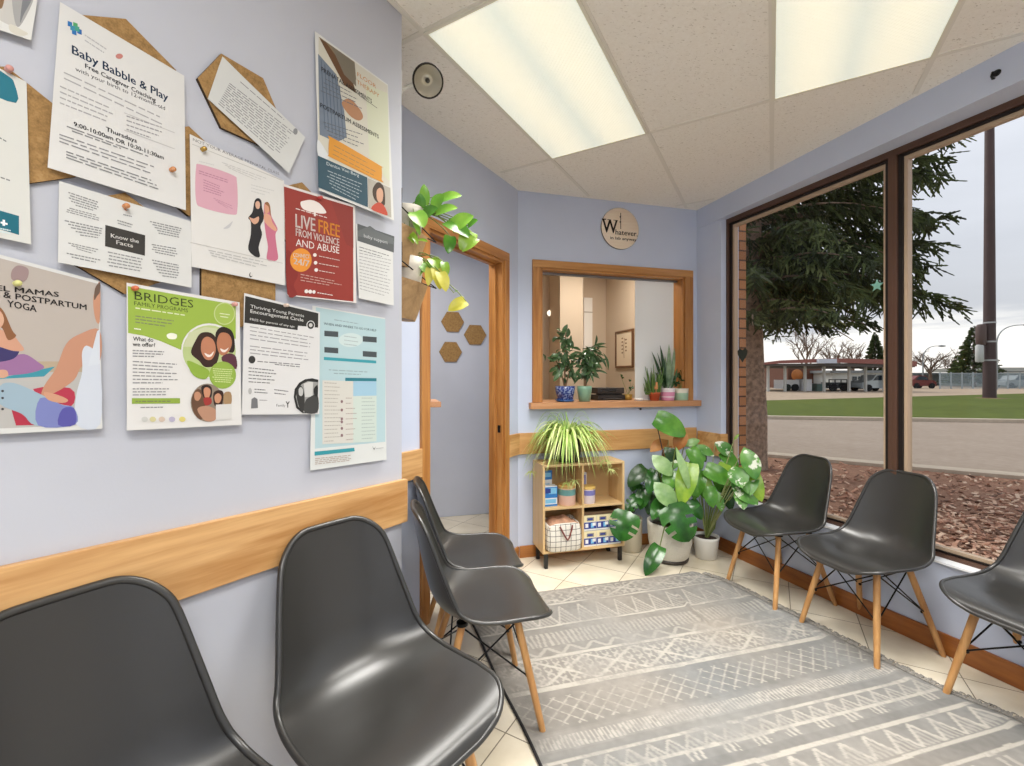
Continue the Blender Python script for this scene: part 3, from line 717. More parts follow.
# ================================================================ NEAR WALL: CORK HEXAGONS AND PAPERS
WN = N2                                      # the wall faces this way
def nearw(px, py, off=0.0):                  # photo pixel -> (s along wall, z) on the plane off in front of the near wall
    p = at_pl(px, py, (-1, 1, 0), NEAR_C-off/S2); return p
def cork_mat():
    m, t, b = pbsdf('cork'); v = t.objco()
    f = t.m('ADD', t.m('MULTIPLY', t.noise(v, 60, 4, .7), .7), t.m('MULTIPLY', t.noise(v, 260, 2), .3))
    t.l.new(t.ramp(f, [(.32, lin('7d5f38')), (.55, lin('a07d4d')), (.72, lin('b08e5f'))]), b.inputs['Base Color']); b.inputs['Roughness'].default_value = .9
    t.l.new(t.bump(f, .35, .004), b.inputs['Normal']); return m
M_cork = cork_mat(); M_corkd = plain('cork_dark_edge', '3d2c18', .9)
def hexagon(cs, cz, R, rot, th, plane_pt, along, nrm, label, group):
    pts = [(cs+R*math.cos(math.radians(rot+60*i)), cz+R*math.sin(math.radians(rot+60*i))) for i in range(6)]
    P = [plane_pt+along*a+Q((0, 0, z)) for a, z in pts]; mb = MB()
    mb.extrude(P, nrm*th, M_corkd); mb.add([p+nrm*(th+.0004) for p in P], [tuple(range(6))], M_cork)
    o = mb.build('cork_hexagon', origin=tuple(sum((p for p in P), Q((0, 0, 0)))/6)); return tag(o, label, 'cork board', group)
def near_sz(px, py): p = nearw(px, py); return (p-CORNER).dot(U2), p.z
HXS = [((241, 103), 0, .107, 'cork hexagon behind the tilted typed notice'), ((124, 71), 30, .108, 'cork hexagon behind the baby play sheet with the blue clover mark'),
       ((5, 128), 30, .108, 'cork hexagon between the teal cornered page and the baby play sheet'), ((123, 244), 30, .108, 'cork hexagon behind the facts sheet with the dark centre box'),
       ((187, 172), 30, .106, 'cork hexagon edge showing left of the prenatal class sheet'), ((239, 286), 30, .108, 'cork hexagon above the black headed circle flyer'),
       ((300, 219), 30, .106, 'cork hexagon peeping over the red poster')]
for (hp, rot, R, lab) in HXS:
    s_, z_ = near_sz(*hp); hexagon(s_, z_, R, rot, .009, CORNER*1, U2, WN, lab, 'cork hexagons on the poster wall')
HG = 'brown hexagons on the hallway wall'
for (hp, rot, lab) in (((452.5, 322), 0, 'brown hexagon on the hallway wall, topmost under the yellow leaf'), ((475, 335), 0, 'brown hexagon on the hallway wall, furthest right of three'), ((450.5, 352), 0, 'brown hexagon on the hallway wall, lowest of three')):
    p = at_y(*hp, HALL_Y); hexagon(p.x, p.z, .108, rot, .012, Q((0, HALL_Y-.0005, 0)), Q((1, 0, 0)), Q((0, -1, 0)), lab, HG)

INKS = {}
def ink(h):
    if h not in INKS:
        INKS[h] = plain('print_'+h, h, .55, spec=.3)
        bc = INKS[h].node_tree.nodes['Principled BSDF'].inputs['Base Color']; bc.default_value = [x*.88 for x in bc.default_value[:3]]+[1]
    return INKS[h]
class Paper:
    def __init__(s, name, corners, base, lift, label, sheet='dcdcd8', cat='poster', group='papers pinned to the poster wall', bow=0.0):
        s.name, s.label, s.cat, s.group = name, label, cat, group
        s.mb = MB(); s.k = 0
        TL, TR, BR, BL = [nearw(*c, .012) for c in corners]
        s.base, s.lift = base, lift
        f = lambda p: ((p-CORNER).dot(U2), p.z)
        s.c = [f(p) for p in (TL, TR, BR, BL)]
        s.zt = (s.c[0][1]+s.c[1][1])/2; s.zb = (s.c[2][1]+s.c[3][1])/2
        n = 10; vs = []; 
        for side in (0, -.0006):
            for i in range(n+1):
                for j in range(n+1):
                    u, v = j/n, i/n
                    a = [(1-u)*((1-v)*s.c[0][q]+v*s.c[3][q])+u*((1-v)*s.c[1][q]+v*s.c[2][q]) for q in (0, 1)]
                    vs.append(s.P(a[0], a[1], side))
        N1 = (n+1)**2; fs = []
        for i in range(n):
            for j in range(n):
                a = i*(n+1)+j; fs += [(a, a+n+1, a+n+2, a+1), (N1+a, N1+a+1, N1+a+n+2, N1+a+n+1)]
        bd = [j for j in range(n+1)]+[i*(n+1)+n for i in range(1, n+1)]+[n*(n+1)+j for j in range(n-1, -1, -1)]+[i*(n+1) for i in range(n-1, 0, -1)]
        for a, b2 in zip(bd, bd[1:]+bd[:1]): fs.append((a, b2, N1+b2, N1+a))
        s.mb.add(vs, fs, ink(sheet))
    def off(s, z): return s.base+s.lift*min(1.2, max(-.2, (s.zt-z)/(s.zt-s.zb)))
    def P(s, a, z, extra=0): return CORNER+U2*a+Q((0, 0, z))+WN*(s.off(z)+extra)
    def S(s, px, py):
        p = nearw(px, py, .012)
        for _ in range(2): p = nearw(px, py, s.off(p.z))
        return (p-CORNER).dot(U2), p.z
    def layer(s): s.k += 1; return .00004*s.k+.0001
    def poly(s, pts, color, px=True, lay=None):
        e = lay or s.layer(); A = [s.S(*p) for p in pts] if px else pts
        s.mb.add([s.P(a, z, e) for a, z in A], [tuple(range(len(A)))], ink(color)); return s
    def ell(s, c, rx, ry, color, a0=0, a1=360, n=28):
        return s.poly([(c[0]+rx*math.cos(math.radians(a0+(a1-a0)*i/n)), c[1]+ry*math.sin(math.radians(a0+(a1-a0)*i/n))) for i in range(n if a1-a0 >= 360 else n+1)], color)
    def blob(s, pts, color, n=5):
        k = len(pts); out = []
        for i in range(k):
            p0, p1, p2, p3 = [Q((*pts[(i+d) % k], 0)) for d in (-1, 0, 1, 2)]
            for q_ in range(n):
                u = q_/n; r_ = .5*(2*p1+(p2-p0)*u+(2*p0-5*p1+4*p2-p3)*u*u+(3*p1-p0-3*p2+p3)*u**3); out.append((r_.x, r_.y))
        return s.poly(out, color)
    def text(s, body, a, b, cap, color, bold=False, align='fit'):
        """baseline from pixel a to pixel b, cap height in pixels at a"""
        V, Fs = text_mesh(body, bold); xs = [p[0] for p in V]; x0, x1 = min(xs), max(xs)
        A, B = s.S(*a), s.S(*b); T = s.S(a[0], a[1]-cap); h = (T[1]-A[1])/.70; e = s.layer(); vs = []
        for p in V:
            u = (p[0]-x0)/(x1-x0); vs.append(s.P(A[0]+(B[0]-A[0])*u, A[1]+(B[1]-A[1])*u+p[1]*h, e))
        s.mb.add(vs, Fs, ink(color)); return s
    def lines(s, a, b, c, n, color, th=.45, ragged=.25, words=True, d=None, align='l'):
        """n lines of body copy: first line from pixel a to b, last starts at pixel c (ends at d)"""
        if int(color[:2], 16) < 0xb0: color = ''.join('%02x' % int(int(color[q:q+2], 16)*.72+225*.28) for q in (0, 2, 4))
        A, B, C_ = s.S(*a), s.S(*b), s.S(*c); D_ = s.S(*d) if d else (B[0]+C_[0]-A[0], B[1]+C_[1]-A[1])
        e = s.layer(); rr = random.Random(int(a[0]*31+a[1]*7)); pitch = (A[1]-C_[1])/max(1, n-1) if n > 1 else .006; hh = pitch*th*.5 if n > 1 else .0014
        hh = min(hh, .0012)
        for i in range(n):
            f = i/max(1, n-1); L, R_ = (A[0]+(C_[0]-A[0])*f, A[1]+(C_[1]-A[1])*f), (B[0]+(D_[0]-B[0])*f, B[1]+(D_[1]-B[1])*f)
            wdt = 1-ragged*rr.random()*(1 if i < n-1 else 1.8); u0 = 0 if align == 'l' else (1-wdt)/2; end = u0+wdt; u = u0
            while u < end-.01:
                wl_ = rr.uniform(.05, .15) if words else end; v = min(end, u+wl_)
                p, q_ = (L[0]+(R_[0]-L[0])*u, L[1]+(R_[1]-L[1])*u), (L[0]+(R_[0]-L[0])*v, L[1]+(R_[1]-L[1])*v)
                s.mb.add([s.P(p[0], p[1]-hh, e), s.P(q_[0], q_[1]-hh, e), s.P(q_[0], q_[1]+hh, e), s.P(p[0], p[1]+hh, e)], [(0, 1, 2, 3)], ink(color)); u = v+.022
        return s
    def done(s): return tag(s.mb.build(s.name), s.label, s.cat, s.group)
def zf(ox, oy, k): return lambda x, y: (ox+x/k, oy+y/k)

# 1 teal cornered page at the left edge
p = Paper('information_page', [(-70, 33), (26.5, 82), (30, 245), (-75, 222)], .012, .006, 'white page with teal corner block at the left edge of the poster wall', 'd8d9d4', 'notice')
p.blob([(-60, 52), (-20, 60), (8, 76), (14.5, 84), (16, 103), (-20, 90), (-62, 78)], '1f7488', 3)
p.poly([(-65, 210), (-65, 192), (19, 216), (19, 235), ], '17697c'); p.poly([(2.5, 219.5), (5, 220), (5, 226), (2.5, 225.5)], 'ffffff'); p.poly([(0.5, 221.5), (7.5, 223.2), (7.5, 225), (.5, 223.3)], 'ffffff')
p.lines((-50, 110), (9, 143), (-50, 122), 2, '555a5c'); p.lines((-50, 160), (14, 182), (-50, 172), 2, '555a5c'); p.lines((-2, 228), (12, 231), (-2, 231), 2, 'cfe3e6'); p.done()
# 2 sheet with pale petals, top left corner
p = Paper('flower_print', [(-60, -85), (43, -30), (30.5, 41), (-70, 8)], .006, .010, 'page with a grey flower print in the upper corner above the teal cornered page', 'dfe0dd', 'notice')
p.blob([(-20, -30), (10, -20), (24, -6), (22, 20), (12, 26), (-10, 14), (-30, 0)], 'c9c7c2'); p.blob([(12, -14), (24, -4), (30, -16), (34, -2), (20, 26), (14, 18)], 'a9a9a8'); p.blob([(24, -8), (31, -20), (34, -6), (24, 14), (20, 22)], '7f8287')
p.blob([(-6, -20), (4, -8), (2, 8), (-4, 4)], '8a6a4c'); p.blob([(10, 24), (22, 30), (28, 34), (20, 36), (10, 31)], 'd5d2c6'); p.done()
# 3 baby play sheet
g_ = zf(0, 0, 3.481)
p = Paper('baby_play_sheet', [(60, 2), (184, 76), (184, 211), (46, 168.5)], .013, .008, 'white baby play class sheet with a blue clover mark and bold times', 'dddddb', 'notice')
for (x, y, c) in ((243, 84, '2e6fb0'), (262, 88, '4fa56a'), (258, 112, '2f73b5'), (276, 110, '2a67a8'), (252, 98, '3f8fae'), (268, 100, '48a08a')):
    a = g_(x, y); p.poly([(a[0]-2.2, a[1]-3.4), (a[0]+2.4, a[1]-1.6), (a[0]+2.4, a[1]+3.4), (a[0]-2.2, a[1]+1.6)], c)
p.lines(g_(295, 122), g_(395, 188), g_(295, 140), 2, 'b4b5b8')
p.ell(g_(415, 196), 3.6, 2.6, 'c9857c')
p.text('Baby Babble & Play', g_(250, 186), g_(585, 353), 8.6, '27405f', True)
p.text('Free Caregiver Coaching', g_(296, 236), g_(542, 356), 4.6, '3d3d42', True); p.text('with your birth to 12-month-old', g_(262, 246), g_(574, 384), 4.2, '55565b')
p.lines(g_(222, 252), g_(600, 428), g_(222, 272), 2, '9b9c9e', d=g_(600, 450)); p.lines(g_(208, 300), g_(400, 384), g_(208, 358), 4, '9b9c9e', d=g_(396, 432))
p.lines(g_(440, 404), g_(588, 452), g_(440, 450), 4, '8b8c90', d=g_(560, 492))
for a, b2 in (((432, 392), (608, 462)), ((432, 452), (608, 518))): p.poly([g_(*a), g_(*b2), (g_(*b2)[0], g_(*b2)[1]+.5), (g_(*a)[0], g_(*a)[1]+.5)], 'bcbcbc')
p.text('Thursdays', g_(368, 456), g_(476, 498), 4.4, '2f3034', True); p.text('9:00-10:00am OR 10:30-11:30am', g_(256, 438), g_(570, 556), 4.4, '2f3034', True)
p.lines(g_(232, 440), g_(590, 572), g_(250, 456), 2, '707174', d=g_(540, 560)); p.lines(g_(206, 468), g_(590, 600), g_(206, 492), 3, '7d7e82', d=g_(590, 626))
p.lines(g_(230, 528), g_(590, 650), g_(230, 548), 3, '6c6d70', d=g_(590, 672)); p.done()
# 4 tilted typed notice
g_ = zf(180, 0, 3.483)
p = Paper('typed_notice', [g_(150, 195), g_(435, 478), g_(375, 605), g_(95, 345)], .011, .006, 'small white typed notice tilted across its own cork hexagon', 'd6d8d6', 'notice')
p.lines(g_(210, 285), g_(395, 445), g_(210, 287), 1, '55565a'); p.lines(g_(172, 290), g_(395, 462), g_(134, 360), 12, '626367', th=.6, ragged=.08, d=g_(350, 545)); p.ell(g_(402, 458), 2.2, 3.2, '8d8f92'); p.done()
# 5 prenatal class sheet
g_ = zf(180, 130, 4.783)
p = Paper('prenatal_class_sheet', [g_(45, 20), g_(495, 243), g_(495, 745), g_(48, 655)], .014, .006, 'white class sheet with a pink speech panel and two women back to back', 'e0dfdc')
p.text('NOT YOUR AVERAGE PRENATAL CLASS', g_(62, 52), g_(474, 216), 3.0, '77777a'); p.poly([g_(58, 66), g_(490, 240), g_(490, 243), g_(58, 69)], 'bbbab8')
p.blob([g_(76, 185), g_(100, 165), g_(250, 215), g_(272, 250), g_(274, 380), g_(250, 405), g_(110, 372), g_(76, 335)], 'd9a9b8', 6)
p.lines(g_(90, 195), g_(258, 250), g_(90, 206), 2, 'b9879a'); p.lines(g_(112, 238), g_(215, 280), g_(112, 288), 5, 'b9879a', d=g_(215, 320)); p.lines(g_(160, 326), g_(258, 368), g_(180, 345), 3, 'b9879a', d=g_(258, 392))
p.lines(g_(200, 155), g_(420, 235), g_(230, 180), 3, 'c4c3c2', d=g_(400, 255)); p.lines(g_(340, 262), g_(452, 292), g_(340, 292), 3, 'cfcfce', d=g_(440, 320)); p.lines(g_(90, 150), g_(180, 172), g_(90, 152), 1, 'cfcfce')
p.blob([g_(356, 340), g_(372, 326), g_(388, 338), g_(392, 372), g_(400, 402), g_(398, 432), g_(384, 462), g_(392, 500), g_(376, 560), g_(382, 604), g_(360, 606), g_(326, 570), g_(338, 500), g_(338, 440), g_(326, 420), g_(346, 392)], '2b2a2d', 4)
p.blob([g_(360, 350), g_(372, 340), g_(382, 352), g_(378, 376), g_(364, 374)], 'd8ad95', 4); p.blob([g_(330, 418), g_(352, 424), g_(376, 414), g_(374, 440), g_(352, 450)], 'd7a78d', 3)
p.blob([g_(402, 356), g_(416, 346), g_(430, 362), g_(436, 410), g_(456, 450), g_(466, 476), g_(456, 500), g_(462, 560), g_(468, 616), g_(440, 628), g_(414, 616), g_(420, 560), g_(410, 500), g_(402, 430)], 'c9758e', 4)
p.blob([g_(404, 360), g_(418, 350), g_(428, 372), g_(422, 395), g_(406, 396)], 'd9a083', 4); p.blob([g_(404, 400), g_(432, 410), g_(440, 440), g_(462, 474), g_(450, 482), g_(404, 440)], 'dda58b', 3); p.blob([g_(404, 352), g_(418, 344), g_(430, 364), g_(434, 410), g_(428, 396), g_(422, 366)], '9a6a45', 3)
p.poly([g_(48, 536), g_(490, 636), g_(490, 639), g_(48, 539)], 'c5c3c0'); p.lines(g_(136, 575), g_(440, 640), g_(150, 600), 3, 'bdbcbb', d=g_(410, 665))
p.ell(g_(338, 693), 1.6, 2.4, '2c2c2e'); p.ell(g_(340, 691), 1.2, 1.9, 'e0dfdc'); p.blob([g_(208, 470), g_(232, 452), g_(252, 436), g_(236, 466), g_(214, 474)], 'c9c9cc', 3); p.done()
# 6 red poster
g_ = zf(275, 180, 5.892)
p = Paper('red_poster', [g_(45, 25), g_(467, 152), g_(470, 726), g_(64, 682)], .016, .004, 'deep red poster with white tree, big white capitals and an orange disc', 'e4dedb')
p.poly([g_(52, 38), g_(460, 160), g_(462, 716), g_(72, 674)], '983c34')
p.blob([g_(66, 420), g_(120, 470), g_(135, 560), g_(110, 620), g_(130, 676), g_(74, 672)], '8a322d', 4); p.poly([g_(330, 122), g_(460, 160), g_(462, 400), g_(420, 380)], '8e3a33')
W_ = 'efe6e2'
p.blob([g_(150, 132), g_(172, 122), g_(214, 118), g_(262, 138), g_(302, 190), g_(270, 198), g_(236, 192), g_(200, 186), g_(160, 166)], W_, 4); p.poly([g_(228, 186), g_(240, 188), g_(240, 214), g_(230, 214)], W_)
p.lines(g_(122, 168), g_(385, 246), g_(122, 170), 1, W_)
p.text('LIVE', g_(120, 278), g_(238, 304), 13.5, W_, True); p.text('FREE', g_(256, 308), g_(382, 340), 13.0, 'f3a545', True)
p.text('FROM VIOLENCE', g_(122, 328), g_(378, 388), 7.6, W_, True); p.text('AND ABUSE', g_(122, 388), g_(378, 434), 7.4, W_)
p.ell(g_(152, 472), 10.8, 11.8, 'e8973c'); p.text('CONNECT', g_(106, 452), g_(204, 464), 4.0, W_, True); p.text('24/7', g_(108, 494), g_(202, 512), 6.4, W_, True)
p.ell(g_(234, 442), 1.8, 1.8, W_); p.ell(g_(238, 488), 1.8, 1.8, W_); p.ell(g_(242, 530), 1.8, 1.8, W_)
p.lines(g_(258, 448), g_(410, 480), g_(258, 450), 1, 'dcc4be'); p.lines(g_(258, 492), g_(412, 520), g_(258, 493), 1, 'dcc4be'); p.lines(g_(258, 534), g_(418, 562), g_(258, 536), 1, 'dcc4be')
p.lines(g_(150, 556), g_(400, 606), g_(150, 590), 3, 'cfa8a0', d=g_(400, 634)); p.ell(g_(184, 656), 1.9, 2.0, W_); p.ell(g_(206, 658), 1.9, 2.0, W_); p.ell(g_(228, 660), 1.6, 1.8, W_); p.lines(g_(248, 664), g_(380, 686), g_(248, 666), 1, W_); p.done()
# 7 therapy poster
g_ = zf(305, 25, 3.83)
p = Paper('therapy_poster', [g_(42, 20), g_(322, 226), g_(333, 750), g_(47, 636)], .006, .016, 'tall therapy poster with an orange panel, teal foot and small portrait', 'e4e5e2')
p.poly([g_(52, 44), g_(316, 232), g_(324, 620), g_(50, 500)], 'd9d6c8'); p.poly([g_(52, 44), g_(190, 142), g_(196, 210), g_(120, 150)], '8a7a62'); p.poly([g_(56, 52), g_(80, 66), g_(178, 200), g_(196, 262), g_(150, 230)], '6b4b32')
p.poly([g_(100, 80), g_(190, 146), g_(196, 236), g_(150, 190)], '7d7668')
p.poly([g_(50, 110), g_(120, 190), g_(150, 330), g_(160, 430), g_(120, 450), g_(56, 420)], '7a8798'); 
for i in range(6): p.poly([g_(60+14*i, 130+20*i), g_(63+14*i, 133+20*i), g_(78+14*i, 400+8*i), g_(75+14*i, 398+8*i)], '5f6d80')
p.blob([g_(140, 300), g_(170, 282), g_(206, 318), g_(222, 352), g_(204, 366), g_(170, 346)], 'b98763', 4); p.poly([g_(232, 226), g_(316, 262), g_(324, 600), g_(246, 520)], 'd8dcc2'); p.blob([g_(48, 440), g_(72, 470), g_(92, 512), g_(50, 500)], 'dfe3e6', 3)
p.text('FLOOR', g_(200, 196), g_(272, 244), 4.2, 'c9894b'); p.text('THERAPY', g_(198, 224), g_(284, 280), 4.2, 'c9894b')
p.text('PRENATAL ASSESSMENTS', g_(62, 176), g_(256, 300), 4.4, '2a2b2e', True); p.text('POSTPARTUM ASSESSMENTS', g_(58, 314), g_(282, 436), 4.4, '2a2b2e', True)
p.lines(g_(76, 206), g_(180, 262), g_(60, 252), 4, '3a3f4a', d=g_(240, 330)); p.lines(g_(70, 372), g_(220, 420), g_(90, 420), 4, '3a3f4a', d=g_(236, 478))
p.poly([g_(206, 268), g_(276, 318), g_(276, 320), g_(206, 270)], '44443f')
p.blob([g_(92, 440), g_(104, 432), g_(286, 538), g_(293, 548), g_(293, 590), g_(284, 598), g_(100, 508), g_(90, 496)], 'df9a35', 5); p.lines(g_(110, 462), g_(270, 545), g_(105, 494), 3, '8a5a1c', d=g_(280, 585))
p.poly([g_(48, 500), g_(238, 584), g_(240, 698), g_(50, 622)], '375665'); p.text('Denise Von Berg', g_(82, 536), g_(206, 582), 3.2, 'd3dde0'); p.lines(g_(80, 556), g_(222, 612), g_(80, 610), 6, '9fb3ba', d=g_(215, 680), align='c')
p.poly([g_(240, 586), g_(326, 624), g_(330, 738), g_(242, 700)], 'b9b3a8'); p.blob([g_(258, 630), g_(278, 602), g_(300, 620), g_(306, 670), g_(300, 692), g_(266, 670)], '4a3a30', 4); p.blob([g_(274, 634), g_(288, 624), g_(298, 640), g_(296, 672), g_(284, 682), g_(274, 664)], 'd9a98e', 4); p.blob([g_(252, 704), g_(276, 680), g_(300, 690), g_(316, 728), g_(290, 722)], 'c4523f', 3); p.done()
# 8 support note
g_ = zf(275, 180, 5.892)
p = Paper('support_note', [g_(485, 255), g_(703, 330), g_(695, 740), g_(490, 697)], .004, .012, 'narrow white note with a dark grey banner beside the red poster', 'dedfdd', 'notice')
p.poly([g_(485, 257), g_(703, 332), g_(700, 428), g_(486, 358)], '5d6163'); p.poly([g_(486, 300), g_(560, 270), g_(600, 300), g_(640, 320), g_(700, 345), g_(700, 380), g_(486, 330)], '6d7173'); p.text('baby support', g_(524, 336), g_(664, 378), 3.4, 'c7cacb')
p.lines(g_(496, 394), g_(690, 452), g_(496, 412), 2, '3d3e40'); p.lines(g_(496, 430), g_(690, 475), g_(500, 640), 12, '8b8c8f', d=g_(680, 690), ragged=.15); p.done()
# 9 facts sheet
g_ = zf(45, 175, 6.387)
p = Paper('facts_sheet', [g_(85, 40), g_(930, 300), g_(920, 722), g_(70, 562)], .016, .007, 'wide facts sheet with a dark centre box among columns of small print', 'd9dad8', 'notice')
p.poly([g_(385, 318), g_(640, 385), g_(638, 516), g_(383, 455)], '3b3936'); p.text('Know the', g_(420, 398), g_(600, 436), 4.0, 'eceae6', True); p.text('Facts', g_(455, 440), g_(562, 464), 4.0, 'eceae6', True)
for a, b2, c, n, d in (((130, 105), (355, 180), (170, 185), 5, (330, 232)), ((130, 205), (355, 265), (130, 232), 3, (355, 292)), ((120, 290), (370, 345), (190, 378), 5, (370, 405)), ((130, 430), (355, 480), (200, 470), 3, (300, 500)), ((130, 498), (360, 545), (130, 515), 2, (360, 565)), ((660, 295), (880, 345), (720, 370), 5, (860, 398)), ((660, 440), (860, 475), (680, 488), 4, (850, 522)), ((665, 540), (868, 580), (720, 640), 6, (870, 660)), ((392, 490), (630, 540), (392, 575), 5, (620, 615)), ((450, 286), (570, 322), (455, 305), 2, (560, 336)), ((480, 248), (575, 270), (480, 249), 1, (575, 271))):
    p.lines(g_(*a), g_(*b2), g_(*c), n, '6d6e70', d=g_(*d), align='c')
p.ell(g_(518, 212), 2.4, 2.6, 'd08a5a'); p.ell(g_(526, 211), 1.9, 2.1, 'd9dad8'); p.done()
# 10 yoga poster
g_ = zf(0, 255, 4.255)
p = Paper('yoga_poster', [(-118, 222), (100, 281), (101, 428.5), (-122, 440)], .007, .012, 'yoga poster with two women seated on mats, black headline capitals', 'dadbd9')
p.poly([(-115, 228), (98.5, 284), (99.5, 384), (-118, 376)], 'b9b0a8'); p.poly([(-118, 361), (75, 361.5), (99, 362), (99.5, 386), (-118, 390)], 'b5a48c'); p.poly([(-118, 372), (99.5, 372), (99.8, 424.5), (-118, 433)], 'b9b7b4')
p.poly([(-118, 378), (4, 377), (55, 366.5), (44, 376.5), (8, 378.5), (-118, 386)], '3f93a4'); p.blob([(33, 389), (70, 388), (74, 403), (60, 412), (52, 404)], 'b5394f', 3); p.poly([(10, 405), (36, 425), (16, 425.5)], 'b23449')
p.blob([(8, 358), (24, 354), (38, 362), (44, 368), (30, 373), (14, 375), (0, 376), (-10, 372), (-8, 362)], '9a6f9c', 4); p.blob([(-12, 338), (4, 334), (16, 338), (19, 352), (10, 360), (-10, 360)], '3b3567', 4); p.blob([(-12, 326), (2, 330), (12, 334), (19, 342), (24, 350), (14, 351), (0, 347), (-12, 344)], 'cf9c82', 3); p.blob([(-2, 308), (4, 312), (12, 330), (16, 336), (8, 340), (2, 328), (-6, 326)], '8a5c3c', 4); p.blob([(-9, 310), (0, 311), (4, 320), (0, 328), (-8, 328)], 'd5a88e', 4); p.blob([(-4, 371), (6, 370), (8, 376), (0, 378)], 'd2a288', 3)
p.blob([(93, 300), (96, 288), (100, 283), (99.5, 322), (95, 318)], 'c79276', 3); p.blob([(94, 300), (95, 288), (100, 282.5), (99.8, 292), (97, 296)], '6d584b', 3)
p.blob([(66, 344), (80, 334), (99.4, 330), (99.6, 362), (82, 366), (74, 380), (56, 392), (42, 396), (44, 386), (56, 368)], 'c38f75', 4)
p.blob([(82, 352), (88, 346), (99.5, 362), (100, 424), (76, 424.5), (76, 396), (82, 372)], 'cfd6e2', 4); p.poly([(97, 331), (99.6, 329.5), (99.8, 364), (88, 366)], 'd3dae4')
p.blob([(0, 386), (14, 383), (40, 394), (60, 404), (74, 408), (75, 424.5), (36, 425.5), (22, 414), (0, 404)], '9db4c4', 4); p.blob([(40, 398), (62, 405), (74, 408), (75, 424.5), (38, 425.4)], '7c84bd', 4); p.blob([(62, 409), (74, 408.5), (75, 424.5), (58, 425)], '5a57a4', 3); p.blob([(44, 392), (58, 395), (68, 400), (62, 403), (48, 400)], 'd09c80', 3)
p.blob([(12, 270), (18, 265.5), (27, 268), (28.5, 274), (25, 281), (16, 281.5), (11, 278)], '9c8686', 4)
p.text('REBEL MAMAS', (-30, 287.5), (58.8, 297), 5.6, '2d2b2c', True); p.text('PRENATAL & POSTPARTUM', (-70, 286.5), (86.5, 310), 6.6, '2d2b2c', True); p.text('YOGA', (7, 306.5), (36.5, 312), 6.8, '2d2b2c', True)
for y in (391, 398, 409): p.ell((2.4, y), 1.4, 1.2, '3c3c40')
p.done()
# 11 green family programs poster
g_ = zf(120, 280, 4.942)
p = Paper('family_programs_poster', [g_(25, 15), g_(582, 112), g_(586, 714), g_(20, 742)], .020, .006, 'white and lime green family programs poster with round smiling photos', 'e2e1df')
p.poly([g_(38, 30), g_(572, 122), g_(572, 290), g_(540, 300), g_(420, 320), g_(300, 345), g_(200, 302), g_(120, 276), g_(40, 262)], '9bb64b')
p.text('BRIDGES', g_(72, 96), g_(362, 138), 8.6, '3a4420'); p.text('FAMILY PROGRAMS', g_(70, 124), g_(336, 160), 4.0, '3f4a22'); p.lines(g_(76, 138), g_(375, 182), g_(76, 140), 1, 'dfe6c2')
p.lines(g_(76, 178), g_(290, 205), g_(76, 208), 3, '586332', d=g_(266, 234)); p.lines(g_(70, 240), g_(128, 248), g_(70, 241), 1, 'eef0e0'); p.blob([g_(230, 272), g_(250, 262), g_(280, 270), g_(274, 292), g_(240, 290)], 'eef1e0', 3)
p.ell(g_(516, 166), 10.6, 11.2, 'c3d192'); p.ell(g_(516, 166), 9.6, 10.2, 'a5be5a'); p.lines(g_(492, 165), g_(542, 172), g_(496, 180), 2, 'e4ebca')
p.text('What do', g_(64, 300), g_(164, 306), 4.2, '2e2c2c', True); p.text('we offer?', g_(62, 326), g_(174, 332), 4.2, '2e2c2c', True)
p.lines(g_(62, 348), g_(240, 356), g_(62, 376), 3, '77777a', d=g_(250, 380)); p.lines(g_(62, 402), g_(300, 418), g_(62, 508), 7, '77777a', d=g_(285, 508)); p.lines(g_(62, 538), g_(270, 538), g_(62, 568), 3, '77777a', d=g_(270, 566))
p.poly([g_(58, 584), g_(296, 584), g_(296, 610), g_(58, 612)], '93ad48'); p.lines(g_(76, 600), g_(280, 599), g_(76, 600), 1, '4d5a22'); p.lines(g_(100, 630), g_(250, 628), g_(100, 630), 1, '77777a')
p.ell(g_(440, 350), 28.2, 27.5, 'e2e1df'); p.ell(g_(440, 352), 26.6, 26, 'b9c98c'); p.poly([g_(312, 330), g_(340, 260), g_(420, 232), g_(480, 240), g_(480, 320), g_(380, 330)], 'c9cfa8')
p.blob([g_(372, 300), g_(400, 262), g_(450, 262), g_(480, 300), g_(490, 360), g_(470, 420), g_(420, 430), g_(390, 400), g_(350, 360)], '3a2721', 5); p.blob([g_(404, 300), g_(430, 280), g_(462, 300), g_(472, 350), g_(452, 392), g_(420, 390), g_(400, 350)], 'bd8062', 5); p.blob([g_(416, 360), g_(442, 370), g_(462, 352), g_(452, 376), g_(430, 380)], 'f0e6df', 3)
p.blob([g_(470, 270), g_(500, 232), g_(550, 250), g_(566, 310), g_(556, 360), g_(490, 330)], '2d201c', 4); p.blob([g_(478, 300), g_(496, 262), g_(536, 268), g_(552, 312), g_(532, 360), g_(500, 372), g_(482, 344)], 'b77a5b', 5); p.blob([g_(494, 338), g_(516, 346), g_(536, 334), g_(520, 356), g_(502, 354)], 'efe4dc', 3); p.blob([g_(500, 382), g_(540, 362), g_(572, 380), g_(574, 440), g_(520, 420)], '5c3440', 3)
p.blob([g_(330, 400), g_(390, 420), g_(440, 450), g_(420, 490), g_(360, 470)], '8fae44', 4); p.ell(g_(506, 470), 13.4, 13.6, '93b14a'); p.lines(g_(455, 438), g_(556, 444), g_(455, 500), 7, 'cfdc9c', d=g_(556, 506), align='c')
